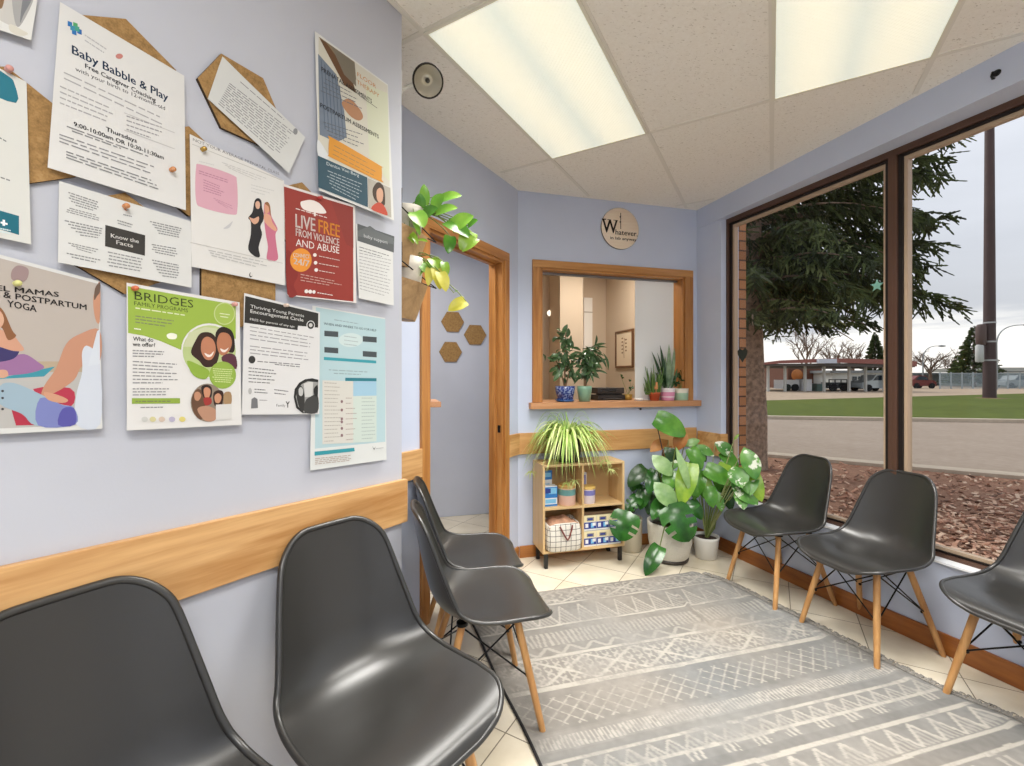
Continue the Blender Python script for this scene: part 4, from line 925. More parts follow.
p.ell(g_(430, 606), 16.6, 19, '8e8070'); p.blob([g_(352, 590), g_(380, 540), g_(410, 560), g_(420, 640), g_(400, 690), g_(366, 660)], '6a4c3a', 4); p.blob([g_(400, 530), g_(430, 518), g_(452, 534), g_(448, 580), g_(414, 582)], '2d2220', 4); p.blob([g_(412, 540), g_(430, 530), g_(446, 546), g_(438, 580), g_(418, 580)], 'c98f70', 4); p.blob([g_(412, 584), g_(446, 582), g_(450, 610), g_(420, 620)], 'a13a36', 3); p.blob([g_(460, 560), g_(490, 544), g_(510, 560), g_(500, 620), g_(466, 620)], '3b2620', 4); p.blob([g_(466, 572), g_(486, 560), g_(500, 578), g_(490, 606), g_(470, 604)], 'cc9474', 4); p.blob([g_(380, 640), g_(420, 622), g_(470, 640), g_(470, 690), g_(420, 696)], 'b98d74', 4); p.blob([g_(512, 560), g_(546, 556), g_(548, 612), g_(514, 616)], 'a98a66', 3); p.blob([g_(366, 560), g_(384, 552), g_(400, 570), g_(386, 596), g_(368, 590)], 'c08d70', 3)
p.poly([g_(472, 616), g_(550, 612), g_(550, 688), g_(472, 692)], 'd9d8d5')
for x, c in ((120, 'cfd0cc'), (160, 'd6cf9d'), (205, 'd3c0b0'), (255, 'b9b4cc'), (306, 'dccf7a')): p.ell(g_(x, 688), 3.2, 2.6, c)
p.done()
# 12 light blue chart sheet (hangs behind the circle flyer)
g_ = zf(235, 285, 4.032)
p = Paper('blue_chart_sheet', [g_(318, 82), g_(610, 132), g_(612, 704), g_(304, 748)], .005, .006, 'long pale blue chart sheet with teal bars, lowest of the pinned papers', 'dfe2e0', 'notice')
p.poly([g_(326, 90), g_(606, 138), g_(606, 632), g_(322, 660)], 'b9d4da'); p.text('WHEN AND WHERE TO GO FOR HELP', g_(358, 160), g_(570, 188), 2.4, '4b5a62', True); p.lines(g_(400, 140), g_(520, 160), g_(400, 142), 1, '7b9099')
for (x, y) in ((388, 196), (543, 218), (388, 262), (543, 278)): p.poly([g_(x-28, y-12), g_(x+28, y-8), g_(x+28, y+14), g_(x-28, y+10)], '4c5357')
p.ell(g_(466, 222), 12, 7, 'cfe0e0'); p.lines(g_(440, 206), g_(496, 214), g_(440, 238), 3, '90a3aa'); p.poly([g_(358, 290), g_(569, 305), g_(569, 316), g_(358, 302)], '3fa0ad'); p.lines(g_(378, 342), g_(556, 352), g_(398, 356), 2, '7f959c', d=g_(530, 362))
p.poly([g_(352, 384), g_(476, 388), g_(476, 636), g_(352, 642)], 'd9d7cf'); p.poly([g_(476, 388), g_(570, 386), g_(570, 446), g_(476, 448)], 'a5cbe0'); p.poly([g_(476, 448), g_(570, 446), g_(570, 630), g_(476, 636)], 'cfdcd4'); p.poly([g_(444, 374), g_(570, 376), g_(570, 388), g_(444, 387)], '2f7f8e')
p.lines(g_(360, 394), g_(436, 398), g_(360, 630), 16, 'a39c92', d=g_(436, 626), ragged=.4); p.lines(g_(510, 456), g_(566, 456), g_(510, 620), 12, '93a7a6', d=g_(566, 616)); p.lines(g_(446, 456), g_(492, 456), g_(446, 624), 9, 'b0a29a', d=g_(492, 620), ragged=.6)
for y in (470, 504, 540, 552, 578, 606): p.ell(g_(430, y), 1.2, 1.5, '8a6d70')
p.poly([g_(320, 672), g_(480, 656), g_(482, 670), g_(320, 688)], '3b9aa6'); p.lines(g_(322, 700), g_(470, 686), g_(322, 722), 4, 'b7a79c', d=g_(470, 706)); p.poly([g_(552, 648), g_(560, 666), g_(566, 652), g_(560, 660)], '55585c'); p.lines(g_(566, 660), g_(598, 656), g_(566, 662), 1, '9a9da0'); p.done()
# 13 black headed circle flyer
p = Paper('circle_flyer', [g_(33, 33), g_(338, 110), g_(332, 520), g_(20, 522)], .017, .004, 'white flyer with a black header band and round black and white photo', 'e1e1e1')
p.poly([g_(41, 44), g_(336, 114), g_(335, 172), g_(254, 164), g_(252, 182), g_(38, 152)], '33322f'); p.text('Thriving Young Parents', g_(62, 92), g_(278, 130), 3.4, 'dcdcda'); p.text('Encouragement Circle', g_(62, 112), g_(276, 148), 3.6, 'ecebe9', True); p.text('FREE for parents of any age', g_(60, 142), g_(240, 172), 2.4, 'e0dfdd', True)
p.ell(g_(305, 162), 4.2, 4.6, 'e1e1e1'); p.ell(g_(305, 162), 3.4, 3.8, '33322f'); p.ell(g_(305, 162), 1.8, 2.0, 'cfcfcd')
p.lines(g_(60, 168), g_(318, 212), g_(60, 216), 4, '8c8c8e', d=g_(318, 252)); p.lines(g_(60, 246), g_(318, 278), g_(60, 274), 3, '8c8c8e', d=g_(318, 304)); p.ell(g_(68, 301), 3.4, 3.8, '3a3a39'); p.lines(g_(90, 308), g_(304, 324), g_(160, 320), 2, '6f6f71', d=g_(304, 334))
p.lines(g_(54, 334), g_(160, 345), g_(54, 390), 5, '5c5c5e', d=g_(186, 398)); p.lines(g_(78, 420), g_(132, 424), g_(78, 432), 2, '4c4c4e'); p.lines(g_(158, 422), g_(222, 430), g_(158, 436), 2, '4c4c4e'); p.ell(g_(60, 428), 1.8, 3.2, 'b9b9b9'); p.poly([g_(66, 460), g_(78, 452), g_(90, 460), g_(92, 496), g_(64, 498)], '77777a'); p.lines(g_(98, 464), g_(150, 466), g_(98, 466), 1, '8c8c8e'); p.text('Family', g_(166, 490), g_(202, 490), 2.4, '77777a'); p.text('Y', g_(204, 494), g_(220, 494), 6.2, '3a3a3a', True)
p.poly([g_(236, 452), g_(240, 420), g_(258, 394), g_(282, 380), g_(310, 376), g_(335, 382), g_(332, 515), g_(272, 517), g_(246, 496)], '2c2c2b'); p.poly([g_(244, 450), g_(250, 424), g_(268, 400), g_(292, 388), g_(334, 392), g_(332, 512), g_(276, 514), g_(254, 490)], '9c9c9a')
p.poly([g_(276, 398), g_(300, 390), g_(314, 392), g_(312, 450), g_(282, 452)], 'd2d2d0'); p.blob([g_(246, 430), g_(262, 406), g_(276, 424), g_(280, 470), g_(274, 512), g_(256, 488)], '3a3a39', 4); p.blob([g_(256, 420), g_(266, 412), g_(274, 426), g_(270, 446), g_(258, 444)], 'c6c6c4', 4); p.blob([g_(282, 470), g_(300, 452), g_(332, 444), g_(332, 512), g_(280, 513)], '474746', 4); p.blob([g_(316, 420), g_(332, 404), g_(332, 446), g_(320, 446)], '2e2e2d', 3); p.done()

# push pins
PINC = {'pearl': plain('pin_pearl', 'd9c4b4', .25), 'copper': plain('pin_copper', 'c98a5c', .25), 'red': plain('pin_red', 'b23a38', .3), 'gold': plain('pin_gold', 'b9954a', .25, .6), 'pink': plain('pin_pink', 'd49a92', .3), 'orange': plain('pin_orange', 'cf6f4b', .3), 'yellow': plain('pin_yellow', 'd6d48c', .3)}
for (px, py, c, off, lab) in ((171.5, 170, 'copper', .022, 'copper push pin low on the baby play sheet'), (8, 70, 'pink', .013, 'pink push pin at the top of the teal cornered page'), (125, 206.5, 'copper', .019, 'copper push pin at the top of the facts sheet'), (202.5, 149.5, 'gold', .016, 'gold push pin on the prenatal class sheet'), (319, 198, 'red', .018, 'red push pin at the top of the red poster'), (134, 288.5, 'orange', .022, 'orange push pin at the left top corner of the green poster'), (233.5, 304.5, 'pink', .022, 'pink push pin at the right top corner of the green poster'), (285, 305.5, 'pearl', .019, 'pearl push pin at the top of the black headed flyer'), (16.5, 283.5, 'yellow', .012, 'yellow push pin on the yoga poster')):
    P0 = nearw(px, py, off); mb = MB(); mb.lathe([(.0052, 0), (.0052, .0015), (.0034, .0035), (.0034, .007), (.0055, .009), (.0048, .0125), (0, .0135)], P0, PINC[c], 14, axis=WN)
    tag(mb.build('push_pin', origin=tuple(P0)), lab, 'push pin', 'push pins')
# ================================================================ LEAF TOOLS
def qbez(a, b, c, n): return [a*(1-t_)**2+b*2*t_*(1-t_)+c*t_*t_ for t_ in [i/n for i in range(n+1)]]
def leaf(mb, base, tip, width, m, up=None, droop=.15, cup=.25, kind='ovate', rows=12, cols=4, twist=0):
    """blade from base to tip; up = side the upper face looks to"""
    base, tip = Q(base), Q(tip); ax = tip-base; L = ax.length; up = Q(up) if up is not None else (EYE-base).normalized()+Q((0, 0, .6))
    d = ax.normalized(); side = d.cross(up); side = side.normalized() if side.length > 1e-4 else d.orthogonal().normalized()
    nrm = side.cross(d).normalized()
    if twist: side = (side*math.cos(twist)+nrm*math.sin(twist)).normalized(); nrm = side.cross(d).normalized()
    vs = []; n2 = 2*cols+1
    for i in range(rows+1):
        t_ = i/rows
        if kind == 'heart': wd_ = (t_+.10)**.42*(1-t_)**.72*1.42 if t_ < 1 else 0
        elif kind == 'lance': wd_ = math.sin(math.pi*min(1, t_*.93+.07))**.8
        elif kind == 'monstera': wd_ = (t_+.10)**.40*(1-t_)**.60*1.35 if t_ < 1 else 0
        else: wd_ = math.sin(math.pi*min(1, (t_*.94+.06)))**.72
        p = base+ax*t_+nrm*(droop*L*4*t_*(1-t_)*.35)
        for j in range(-cols, cols+1):
            f = j/cols; sl = .16*abs(f)*L*(1 if kind == 'monstera' else .5)*(1-t_)-(.10*L*abs(f) if kind in ('heart', 'monstera') and t_ < .2 else 0)
            vs.append(p+side*(f*wd_*width*.5)+nrm*(cup*abs(f)**1.5*wd_*width*.35)+d*sl*(.9 if t_ < .98 else 0))
    vs = [Q((min(p.x, WX(p.y)-.02), min(p.y, BACK_Y-.02) if p.z < LZ-.06 else p.y, p.z)) for p in vs]
    fs = []
    for i in range(rows):
        for j in range(2*cols):
            c_ = abs(j+.5-cols)/cols
            if kind == 'monstera' and c_ > .42 and i % 3 == 1 and 1 < i < rows-2: continue
            a = i*n2+j; fs.append((a, a+1, a+n2+1, a+n2))
    mb.add(vs, fs, m, True)
def stem(mb, a, b, r, m, bend=(0, 0, .05), n=8): a, b = Q(a), Q(b); mb.tube(qbez(a, (a+b)/2+Q(bend), b, n), [r*(1-.35*i/n) for i in range(n+1)], m, 6)
M_soil = plain('potting_soil', '3a2c22', .95, var=.4, scale=60, bump=.6, bscale=120)
LG = dict(mon=leafmat('monstera_green', '1f4a1c', '3d7a2c', .2), lime=leafmat('lime_leaf', '649326', '9fbe42', .28), mid=leafmat('mid_green_leaf', '3b7626', '69a03c', .22), pale=leafmat('pale_leaf', '6f9a56', 'a6c488', .28), dark=leafmat('dark_leaf', '1b3619', '35592b', .25),
          vari=leafmat('variegated_leaf', '3f7a2f', '74a850', .32, var='e3e8d4'), rust=leafmat('rusty_leaf', 'a1622a', 'c08a4a', .5), yell=leafmat('yellow_leaf', 'b5b02c', 'd6d05a', .4), poth=leafmat('pothos_leaf', '5f9a2f', '93c04a', .3), spid=leafmat('spider_leaf', 'a3c257', 'e0e8a8', .4), spid2=leafmat('spider_leaf_green', '82ad48', 'b4d06e', .4), fic=leafmat('ficus_leaf', '2f4a2c', '5f7f52', .3), sans=leafmat('sansevieria', '4d6b47', '9fb592', .35), cact=leafmat('cactus_green', '4f7436', '86a35a', .5))
M_stem = plain('green_stem', '6f7f3c', .5); M_stemd = plain('dark_stem', '3a2a26', .5); M_bark = plain('plant_bark', '7d6248', .8, var=.3, scale=40)
def pot(root, c, prof, m, soil_r, soil_z, name='pot'):
    mb = MB(); mb.lathe(prof, c, m, 36, caps=(True, False)); pz = mb.build(name, root)
    mb = MB(); mb.lathe([(soil_r, soil_z-.004), (soil_r*.7, soil_z+.004), (0, soil_z+.007)], c, M_soil, 24); mb.build('soil', root); return pz

# ================================================================ SHELF UNIT UNDER THE HATCH
SX0, SX1, SY0, SY1, SZ0, SZ1 = .995, 1.612, 2.902, 3.128, .105, .712
sh_c = ((SX0+SX1)/2, (SY0+SY1)/2, 0); M_ply = wood('pale_ply', 'c9a672', 'dcbf8f', 2, rough=.45, scale=.8); M_plyx = wood('pale_ply_x', 'c9a672', 'dcbf8f', 0, rough=.45, scale=.8)
sh = thing('cube_shelf', sh_c, 'pale wooden four cube shelf unit on black legs below the reception hatch', 'shelf'); T_ = .016; MX = (SX0+SX1)/2-.012; MZ = (SZ0+SZ1)/2
def part(name, parent, a, b, m, bevel=.0015): mb = MB(); mb.slab(a, b, m); return mb.build(name, parent, bevel)
part('side_panel', sh, (SX0, SY0, SZ0), (SX0+T_, SY1, SZ1), M_ply); part('side_panel', sh, (SX1-T_, SY0, SZ0), (SX1, SY1, SZ1), M_ply)
part('top_panel', sh, (SX0+T_, SY0, SZ1-T_), (SX1-T_, SY1, SZ1), M_plyx); part('bottom_panel', sh, (SX0+T_, SY0, SZ0), (SX1-T_, SY1, SZ0+T_), M_plyx)
part('divider', sh, (MX-T_/2, SY0+.002, SZ0+T_), (MX+T_/2, SY1-.008, SZ1-T_), M_ply); part('shelf_board', sh, (SX0+T_, SY0+.002, MZ-T_/2), (MX-T_/2, SY1-.008, MZ+T_/2), M_plyx); part('shelf_board', sh, (MX+T_/2, SY0+.002, MZ-T_/2), (SX1-T_, SY1-.008, MZ+T_/2), M_plyx)
part('back_panel', sh, (SX0+T_, SY1-.008, SZ0+T_), (SX1-T_, SY1, SZ1-T_), plain('shelf_back', 'b99a6a', .6))
M_blk = plain('black_leg', '1c1a19', .5)
for x in (SX0+.028, SX1-.028):
    for y in (SY0+.02, SY1-.03): part('leg', sh, (x-.012, y-.012, 0), (x+.012, y+.012, SZ0), M_blk)
F1, F2 = MZ+T_/2, SZ0+T_                                    # upper and lower shelf floors
def carton(x, y, z, w_, d_, h_, label, cols, group, cat='box', name='carton', rz=0):
    o = thing(name, (x, y, z), label, cat, group); mb = MB(); mb.slab((x-w_/2, y-d_/2, z), (x+w_/2, y+d_/2, z+h_), cols[0]); mb.build('box_body', o, .002)
    mb = MB(); e = .0006
    for (u0, v0, u1, v1, c) in cols[1]: mb.slab((x-w_/2+u0*w_, y-d_/2-e, z+v0*h_), (x-w_/2+u1*w_, y-d_/2, z+v1*h_), c); e += .0003
    mb.build('printed_label', o); return o
bl, wh, nv, cr, tl, pk, ly = plain('label_blue', '2b79c2', .35), plain('label_white', 'e8e9ea', .4), plain('label_navy', '24398c', .35), plain('label_cream', 'e9ddb5', .45), plain('label_sky', '7fc0e6', .35), plain('label_pink', 'e7bfae', .4), plain('lid_yellow', 'd9b565', .4)
for i, (z, xx, yy_, lab) in enumerate(((F1, SX0+.072, SY0+.075, 'blue and white carton lower in the upper shelf cube, front'), (F1+.0, SX0+.062, SY0+.155, 'taller blue and white carton standing behind, upper shelf cube at left'))):
    h_ = .138 if i == 0 else .232
    carton(xx, yy_, z, .098, .062, h_, lab, (wh, [(0, .0, 1, .10, bl), (0, .42, 1, .97, bl), (.35, .62, .95, .92, tl), (.1, .66, .5, .9, nv), (.1, .15, .9, .36, tl)] if i == 0 else [(0, .72, 1, 1, bl), (.2, .80, .9, .93, tl), (0, 0, 1, .3, bl), (.2, .45, .8, .6, tl)]), 'blue and white cartons')
def canister(x, y, z, r, h_, label, body, band, lid, group=None):
    o = thing('canister', (x, y, z), label, 'canister', group); c = (x, y, z)
    mb = MB(); mb.lathe([(r*.97, 0), (r, .004), (r, h_*.86)], c, body, 28); mb.build('can_body', o)
    mb = MB(); mb.lathe([(r+.0006, h_*.5), (r+.0006, h_*.8)], c, band, 28); mb.build('label_band', o)
    mb = MB(); mb.lathe([(r*1.03, h_*.86), (r*1.04, h_*.98), (r*.95, h_), (0, h_)], c, lid, 28); mb.build('lid', o)
canister(SX0+.205, SY0+.08, F1, .063, .138, 'peach canister with a wooden lid beside the blue cartons', pk, plain('band_teal', '6fa5a5', .4), plain('wood_lid', 'cfa25c', .45))
carton(MX+.05, SY0+.16, F1, .075, .05, .20, 'small white carton with a violet mark at the back of the upper right cube', (wh, [(.1, .55, .9, .92, plain('label_violet', '6a6fb5', .4)), (.3, .62, .7, .85, nv)]), None)
canister(MX+.068, SY0+.07, F1, .051, .118, 'pink and white canister with a yellow lid in the upper right cube', plain('can_blush', 'dccfd2', .4), plain('band_violet', '7a7ab8', .4), ly)
k = 0
for r_ in range(2):
    for c_ in range(3):
        x = MX+T_/2+.052+c_*.0965; z = F2+r_*.112
        row = ('lower', 'upper')[r_]; pos = ('beside the checked bag', 'in the middle', 'nearest the leafy plants')[c_]
        carton(x, SY0+.075, z, .0935, .12, .108, f'navy and cream formula tin box, {row} row {pos}', (wh, [(0, .56, 1, 1, cr), (.22, .62, .8, .86, plain('label_grey', '8f8a80', .4)), (.3, .68, .7, .8, nv), (0, .12, 1, .54, nv), (.1, .2, .34, .46, wh), (.55, .18, .78, .48, tl), (.68, .3, .95, .5, wh)]), 'navy and cream boxes in the lower right cube', name='formula_box')
part('dark_tray', None, (MX+T_/2+.004, SY0+.02, F2+.222), (SX1-T_-.004, SY1-.02, F2+.238), plain('dark_tray', '4a3a2c', .6)) if False else None
tr_ = thing('flat_tray', (MX+.14, SY0+.1, F2+.2205), 'dark flat tray lying on top of the navy boxes', 'tray'); mb = MB(); mb.slab((MX+T_/2+.005, SY0+.012, F2+.2205), (SX1-T_-.005, SY1-.02, F2+.2265), plain('tray_brown', '5b4631', .6)); mb.build('tray_base', tr_)
mb = MB()
for a, b2 in (((MX+T_/2+.005, SY0+.012), (SX1-T_-.005, SY0+.018)), ((MX+T_/2+.005, SY1-.026), (SX1-T_-.005, SY1-.02))): mb.slab((*a, F2+.2265), (*b2, F2+.242), MATS['tray_brown'])
mb.build('tray_rim', tr_)
# checked bag
bx0, bx1, by0, by1 = SX0+T_+.012, MX-T_/2-.008, SY0-.035, SY1-.05
m, t, b = pbsdf('checked_canvas'); sp2 = t.new('ShaderNodeSeparateXYZ'); t.l.new(t.objco(), sp2.inputs[0])
gr = []
for s_ in (0, 1, 2):
    q_ = t.m('DIVIDE', sp2.outputs[s_], .037); gr.append(t.m('LESS_THAN', t.m('ABSOLUTE', t.m('SUBTRACT', q_, t.m('ROUND', q_))), .045))
ge = t.new('ShaderNodeNewGeometry'); sn = t.new('ShaderNodeSeparateXYZ'); t.l.new(ge.outputs['Normal'], sn.inputs[0])
lx = t.m('MULTIPLY', gr[0], t.m('GREATER_THAN', t.m('ABSOLUTE', sn.outputs[1]), .5)); ly_ = t.m('MULTIPLY', gr[1], t.m('GREATER_THAN', t.m('ABSOLUTE', sn.outputs[0]), .5))
t.l.new(t.mix(t.m('MAXIMUM', t.m('MAXIMUM', lx, ly_), gr[2]), lin('dedad0'), lin('4b4640')), b.inputs['Base Color']); b.inputs['Roughness'].default_value = .9; M_bag = m
bag = thing('tote_bag', ((bx0+bx1)/2, (by0+by1)/2, F2), 'white checked canvas bag with brown handles in the lower left cube', 'bag')
def ringpts(z, infl, sag=0):
    out = []; cx, cy = (bx0+bx1)/2, (by0+by1)/2; hx_, hy_ = (bx1-bx0)/2+infl, (by1-by0)/2+infl*.8
    for i in range(36):
        a = 2*math.pi*i/36; c_, s_ = math.cos(a), math.sin(a); e = .35
        out.append((cx+hx_*math.copysign(abs(c_)**e, c_), cy+hy_*math.copysign(abs(s_)**e, s_), z+sag*math.sin(3*a)*.006))
    return out
mb = MB(); rings = [ringpts(F2+.001, -.012), ringpts(F2+.012, -.001), ringpts(F2+.07, .004), ringpts(F2+.13, .001), ringpts(F2+.172, -.006, 1), ringpts(F2+.186, -.012, 1.5), ringpts(F2+.176, -.02, 1.5), ringpts(F2+.12, -.018)]
vs = [p_ for r_ in rings for p_ in r_]; mb.add(vs, [(i*36+j, i*36+(j+1) % 36, (i+1)*36+(j+1) % 36, (i+1)*36+j) for i in range(len(rings)-1) for j in range(36)]+[tuple(range(35, -1, -1))], M_bag, True); mb.build('bag_body', bag)
M_lth = plain('brown_leather', '7b4038', .5); cx = (bx0+bx1)/2
mb = MB()
mb.tube([(cx-.045, by0-.004, F2+.178), (cx-.038, by0-.012, F2+.16), (cx-.012, by0-.014, F2+.11), (cx+.008, by0-.013, F2+.085), (cx+.02, by0-.013, F2+.10), (cx+.04, by0-.012, F2+.165), (cx+.045, by0-.004, F2+.18)], .0055, M_lth, 8); mb.build('handle', bag)
cl_ = MB(); rr = random.Random(8); mb = MB(); M_blank = plain('folded_blanket', 'b58b70', .95, var=.35, scale=22)
n_ = 14; vs = []
for i in range(n_+1):
    for j in range(n_+1):
        u, v = i/n_*2-1, j/n_*2-1; z = F2+.165+.05*(1-u*u)*(1-v*v)+.012*math.sin(7*u+3*v)*math.cos(5*v)
        vs.append((cx+u*(bx1-bx0)*.45, (by0+by1)/2+v*(by1-by0)*.43, z))
mb.add(vs, [(i*(n_+1)+j, (i+1)*(n_+1)+j, (i+1)*(n_+1)+j+1, i*(n_+1)+j+1) for i in range(n_) for j in range(n_)], M_blank, True)
o = mb.build('blanket'); so = o.modifiers.new('thick', 'SOLIDIFY'); so.thickness = .006; tag(o, 'reddish brown folded blanket stuffed in the checked bag', 'blanket')

# spider plant on top of the shelf
pc = Q((SX0+.225, SY0+.115, SZ1)); sp = thing('spider_plant', pc, 'bushy spider plant with arching striped leaves on top of the cube shelf', 'plant')
pot(sp, pc, [(.075, 0), (.085, .01), (.105, .13), (.11, .15), (.102, .15), (.098, .13)], plain('dark_pot', '2a2724', .5), .098, .132)
mb = MB(); rr = random.Random(21); top = pc+Q((0, 0, .14))
def blade(mb, a, ang, out, rise, drop, wd_, m, n=9):
    d = Q((math.cos(ang), math.sin(ang), 0)); b_, c_ = a+d*out*.45+Q((0, 0, rise)), a+d*out+Q((0, 0, -drop)); P_ = qbez(a, b_, c_, n); vs = []
    for i, p in enumerate(P_):
        t_ = i/n; w_ = wd_*(.55+.9*t_ if t_ < .4 else .91*(1-((t_-.4)/.6)**2)+.03); tg = (P_[min(i+1, n)]-P_[max(i-1, 0)]).normalized(); s_ = tg.cross(Q((0, 0, 1))); s_ = s_.normalized() if s_.length > 1e-3 else d.orthogonal(); nn = s_.cross(tg)
        vs += [p-s_*w_+nn*w_*.4, p, p+s_*w_+nn*w_*.4]
    vs = [Q((v.x, min(v.y, BACK_Y-.012), v.z)) for v in vs]
    mb.add(vs, [(3*i+k, 3*i+k+1, 3*i+k+4, 3*i+k+3) for i in range(n) for k in (0, 1)], m, True)
for i in range(300):
    a = rr.uniform(0, 2*math.pi); k_ = rr.random()
    blade(mb, top+Q((math.cos(a)*.05*rr.random(), math.sin(a)*.05*rr.random(), 0)), a, rr.uniform(.16, .33)*(1 if math.sin(a) < .3 else .6), rr.uniform(.10, .30), rr.uniform(-.02, .26)*(.5+k_*.5), rr.uniform(.005, .0085), LG['spid'] if k_ < .62 else LG['spid2'])
for i in range(14): blade(mb, top, rr.uniform(0, 6.28), rr.uniform(.12, .34), rr.uniform(.26, .40), rr.uniform(-.12, -.02), .0035, LG['spid2'])
mb.build('foliage', sp)
mb = MB(); mb2 = MB()
for (px, py, d_) in ((566, 484, 3.10), (574, 482, 3.10), (611, 470, 3.12), (606, 462, 3.14), (531, 473, 3.2)):
    e = at_d(px, py, d_); st = top+Q(((e.x-top.x)*.3, -.05, .05)); mb2.tube(qbez(st, Q(((st.x+e.x)/2, min(st.y, e.y)-.03, .96)), e, 10), .0018, plain('runner_stem', 'c2c27c', .5), 5)
    for q_ in range(16): blade(mb, e, rr.uniform(0, 6.28), rr.uniform(.03, .075), rr.uniform(.01, .04), rr.uniform(.0, .06), .0028, LG['spid'], 6)
mb2.build('runner_stems', sp)['kind'] = 'stuff'; mb.build('plantlet_foliage', sp)

# ================================================================ THE LEAFY GROUP BY THE WINDOW CORNER
def fpot(px, py): return at_z(px, py)
M_cream = plain('cream_ceramic', 'dcd6c8', .45)
m, t, b = pbsdf('dimpled_cream_ceramic'); b.inputs['Base Color'].default_value = lin('ddd8cb'); b.inputs['Roughness'].default_value = .5
vz = t.new('ShaderNodeTexVoronoi'); vz.inputs['Scale'].default_value = 75; t.l.new(t.mapping(t.objco(), (1, 1, 1.5)), vz.inputs['Vector']); t.l.new(t.bump(vz.outputs['Distance'], .6, .006), b.inputs['Normal']); M_dimp = m
# big monstera
C1 = fpot(681, 566); C1 = Q((C1.x, C1.y+.13, 0)); D1 = (C1-EYE).dot(FWD)
mo = thing('monstera_plant', C1, 'big monstera with split leaves in the large dimpled cream pot', 'plant')
mb = MB(); mb.lathe([(.10, 0), (.125, .004), (.13, .018), (.12, .024)], C1, plain('dark_saucer', '3b332c', .5), 36); mb.build('saucer', mo)
pot(mo, C1, [(.115, .02), (.128, .035), (.150, .13), (.158, .25), (.158, .275), (.148, .275), (.144, .24)], M_dimp, .145, .235)
st = MB(); lf = MB(); sc1 = C1+Q((0, 0, .24))
def lp(b_, t_, d0, d1, w_, m, up=None, **k):
    a, c_ = at_d(b_[0], b_[1], d0), at_d(t_[0], t_[1], d1); leaf(lf, a, c_, w_, m, up, **k); return a
TC = (EYE-C1).normalized(); TCu = Q((TC.x, TC.y, .55))
specs = [((669, 504), (689, 542), D1-.18, D1-.26, .30, 'mon', 'monstera'), ((655, 418), (686, 436), D1+.02, D1+.0, .22, 'mid', 'heart'), ((652, 455), (672, 476), D1-.05, D1-.12, .11, 'pale', 'ovate'), ((690, 463), (681, 506), D1-.12, D1-.2, .19, 'lime', 'heart'),
         ((654, 482), (676, 508), D1-.1, D1-.18, .13, 'pale', 'ovate'), ((676, 451), (685, 431), D1, D1+.02, .10, 'rust', 'ovate'), ((676, 447), (690, 492), D1-.14, D1-.2, .055, 'pale', 'lance'), ((660, 546), (645, 576), D1-.2, D1-.28, .15, 'mon', 'heart'),
         ((700, 455), (690, 480), D1+.05, D1, .12, 'mid', 'heart'), ((664, 478), (658, 500), D1+.05, D1, .12, 'dark', 'heart'), ((690, 500), (702, 520), D1-.05, D1-.1, .12, 'mon', 'heart'), ((680, 495), (662, 515), D1+.05, D1, .14, 'dark', 'monstera'), ((668, 440), (650, 452), D1+.08, D1+.05, .09, 'rust', 'lance'), ((664, 462), (672, 446), D1+.05, D1+.02, .08, 'rust', 'ovate'), ((672, 508), (700, 505), D1-.16, D1-.2, .12, 'mon', 'heart'), ((700, 470), (694, 500), D1-.02, D1-.08, .15, 'mid', 'heart'), ((656, 470), (648, 494), D1+.02, D1-.03, .14, 'mon', 'heart'), ((684, 480), (698, 496), D1-.08, D1-.12, .12, 'mid', 'heart'), ((696, 448), (706, 462), D1+.06, D1+.03, .10, 'dark', 'heart'), ((662, 500), (652, 520), D1-.06, D1-.12, .13, 'mon', 'heart'), ((664, 447), (678, 463), D1, D1-.03, .09, 'dark', 'ovate'), ((684, 446), (700, 440), D1, D1, .06, 'pale', 'lance'), ((690, 448), (702, 470), D1-.06, D1-.1, .13, 'mid', 'heart'), ((672, 470), (668, 492), D1-.08, D1-.13, .15, 'mid', 'heart'), ((700, 478), (712, 496), D1-.04, D1-.08, .13, 'lime', 'heart'), ((678, 458), (664, 470), D1-.02, D1-.05, .10, 'vari', 'ovate')]
for (b_, t_, d0, d1, w_, mk, kd) in specs:
    a = lp(b_, t_, d0, d1, w_, LG[mk], TCu if mk != 'rust' else None, kind=kd, droop=.25)
    stem(st, sc1+Q((random.uniform(-.05, .05), random.uniform(-.05, .05), 0)), a, .0055, M_stemd if b_[1] < 420 else M_stem, (0, 0, .12) if b_[1] < 540 else (0, -.05, .2))
st.build('stems', mo)['kind'] = 'stuff'; lf.build('foliage', mo)
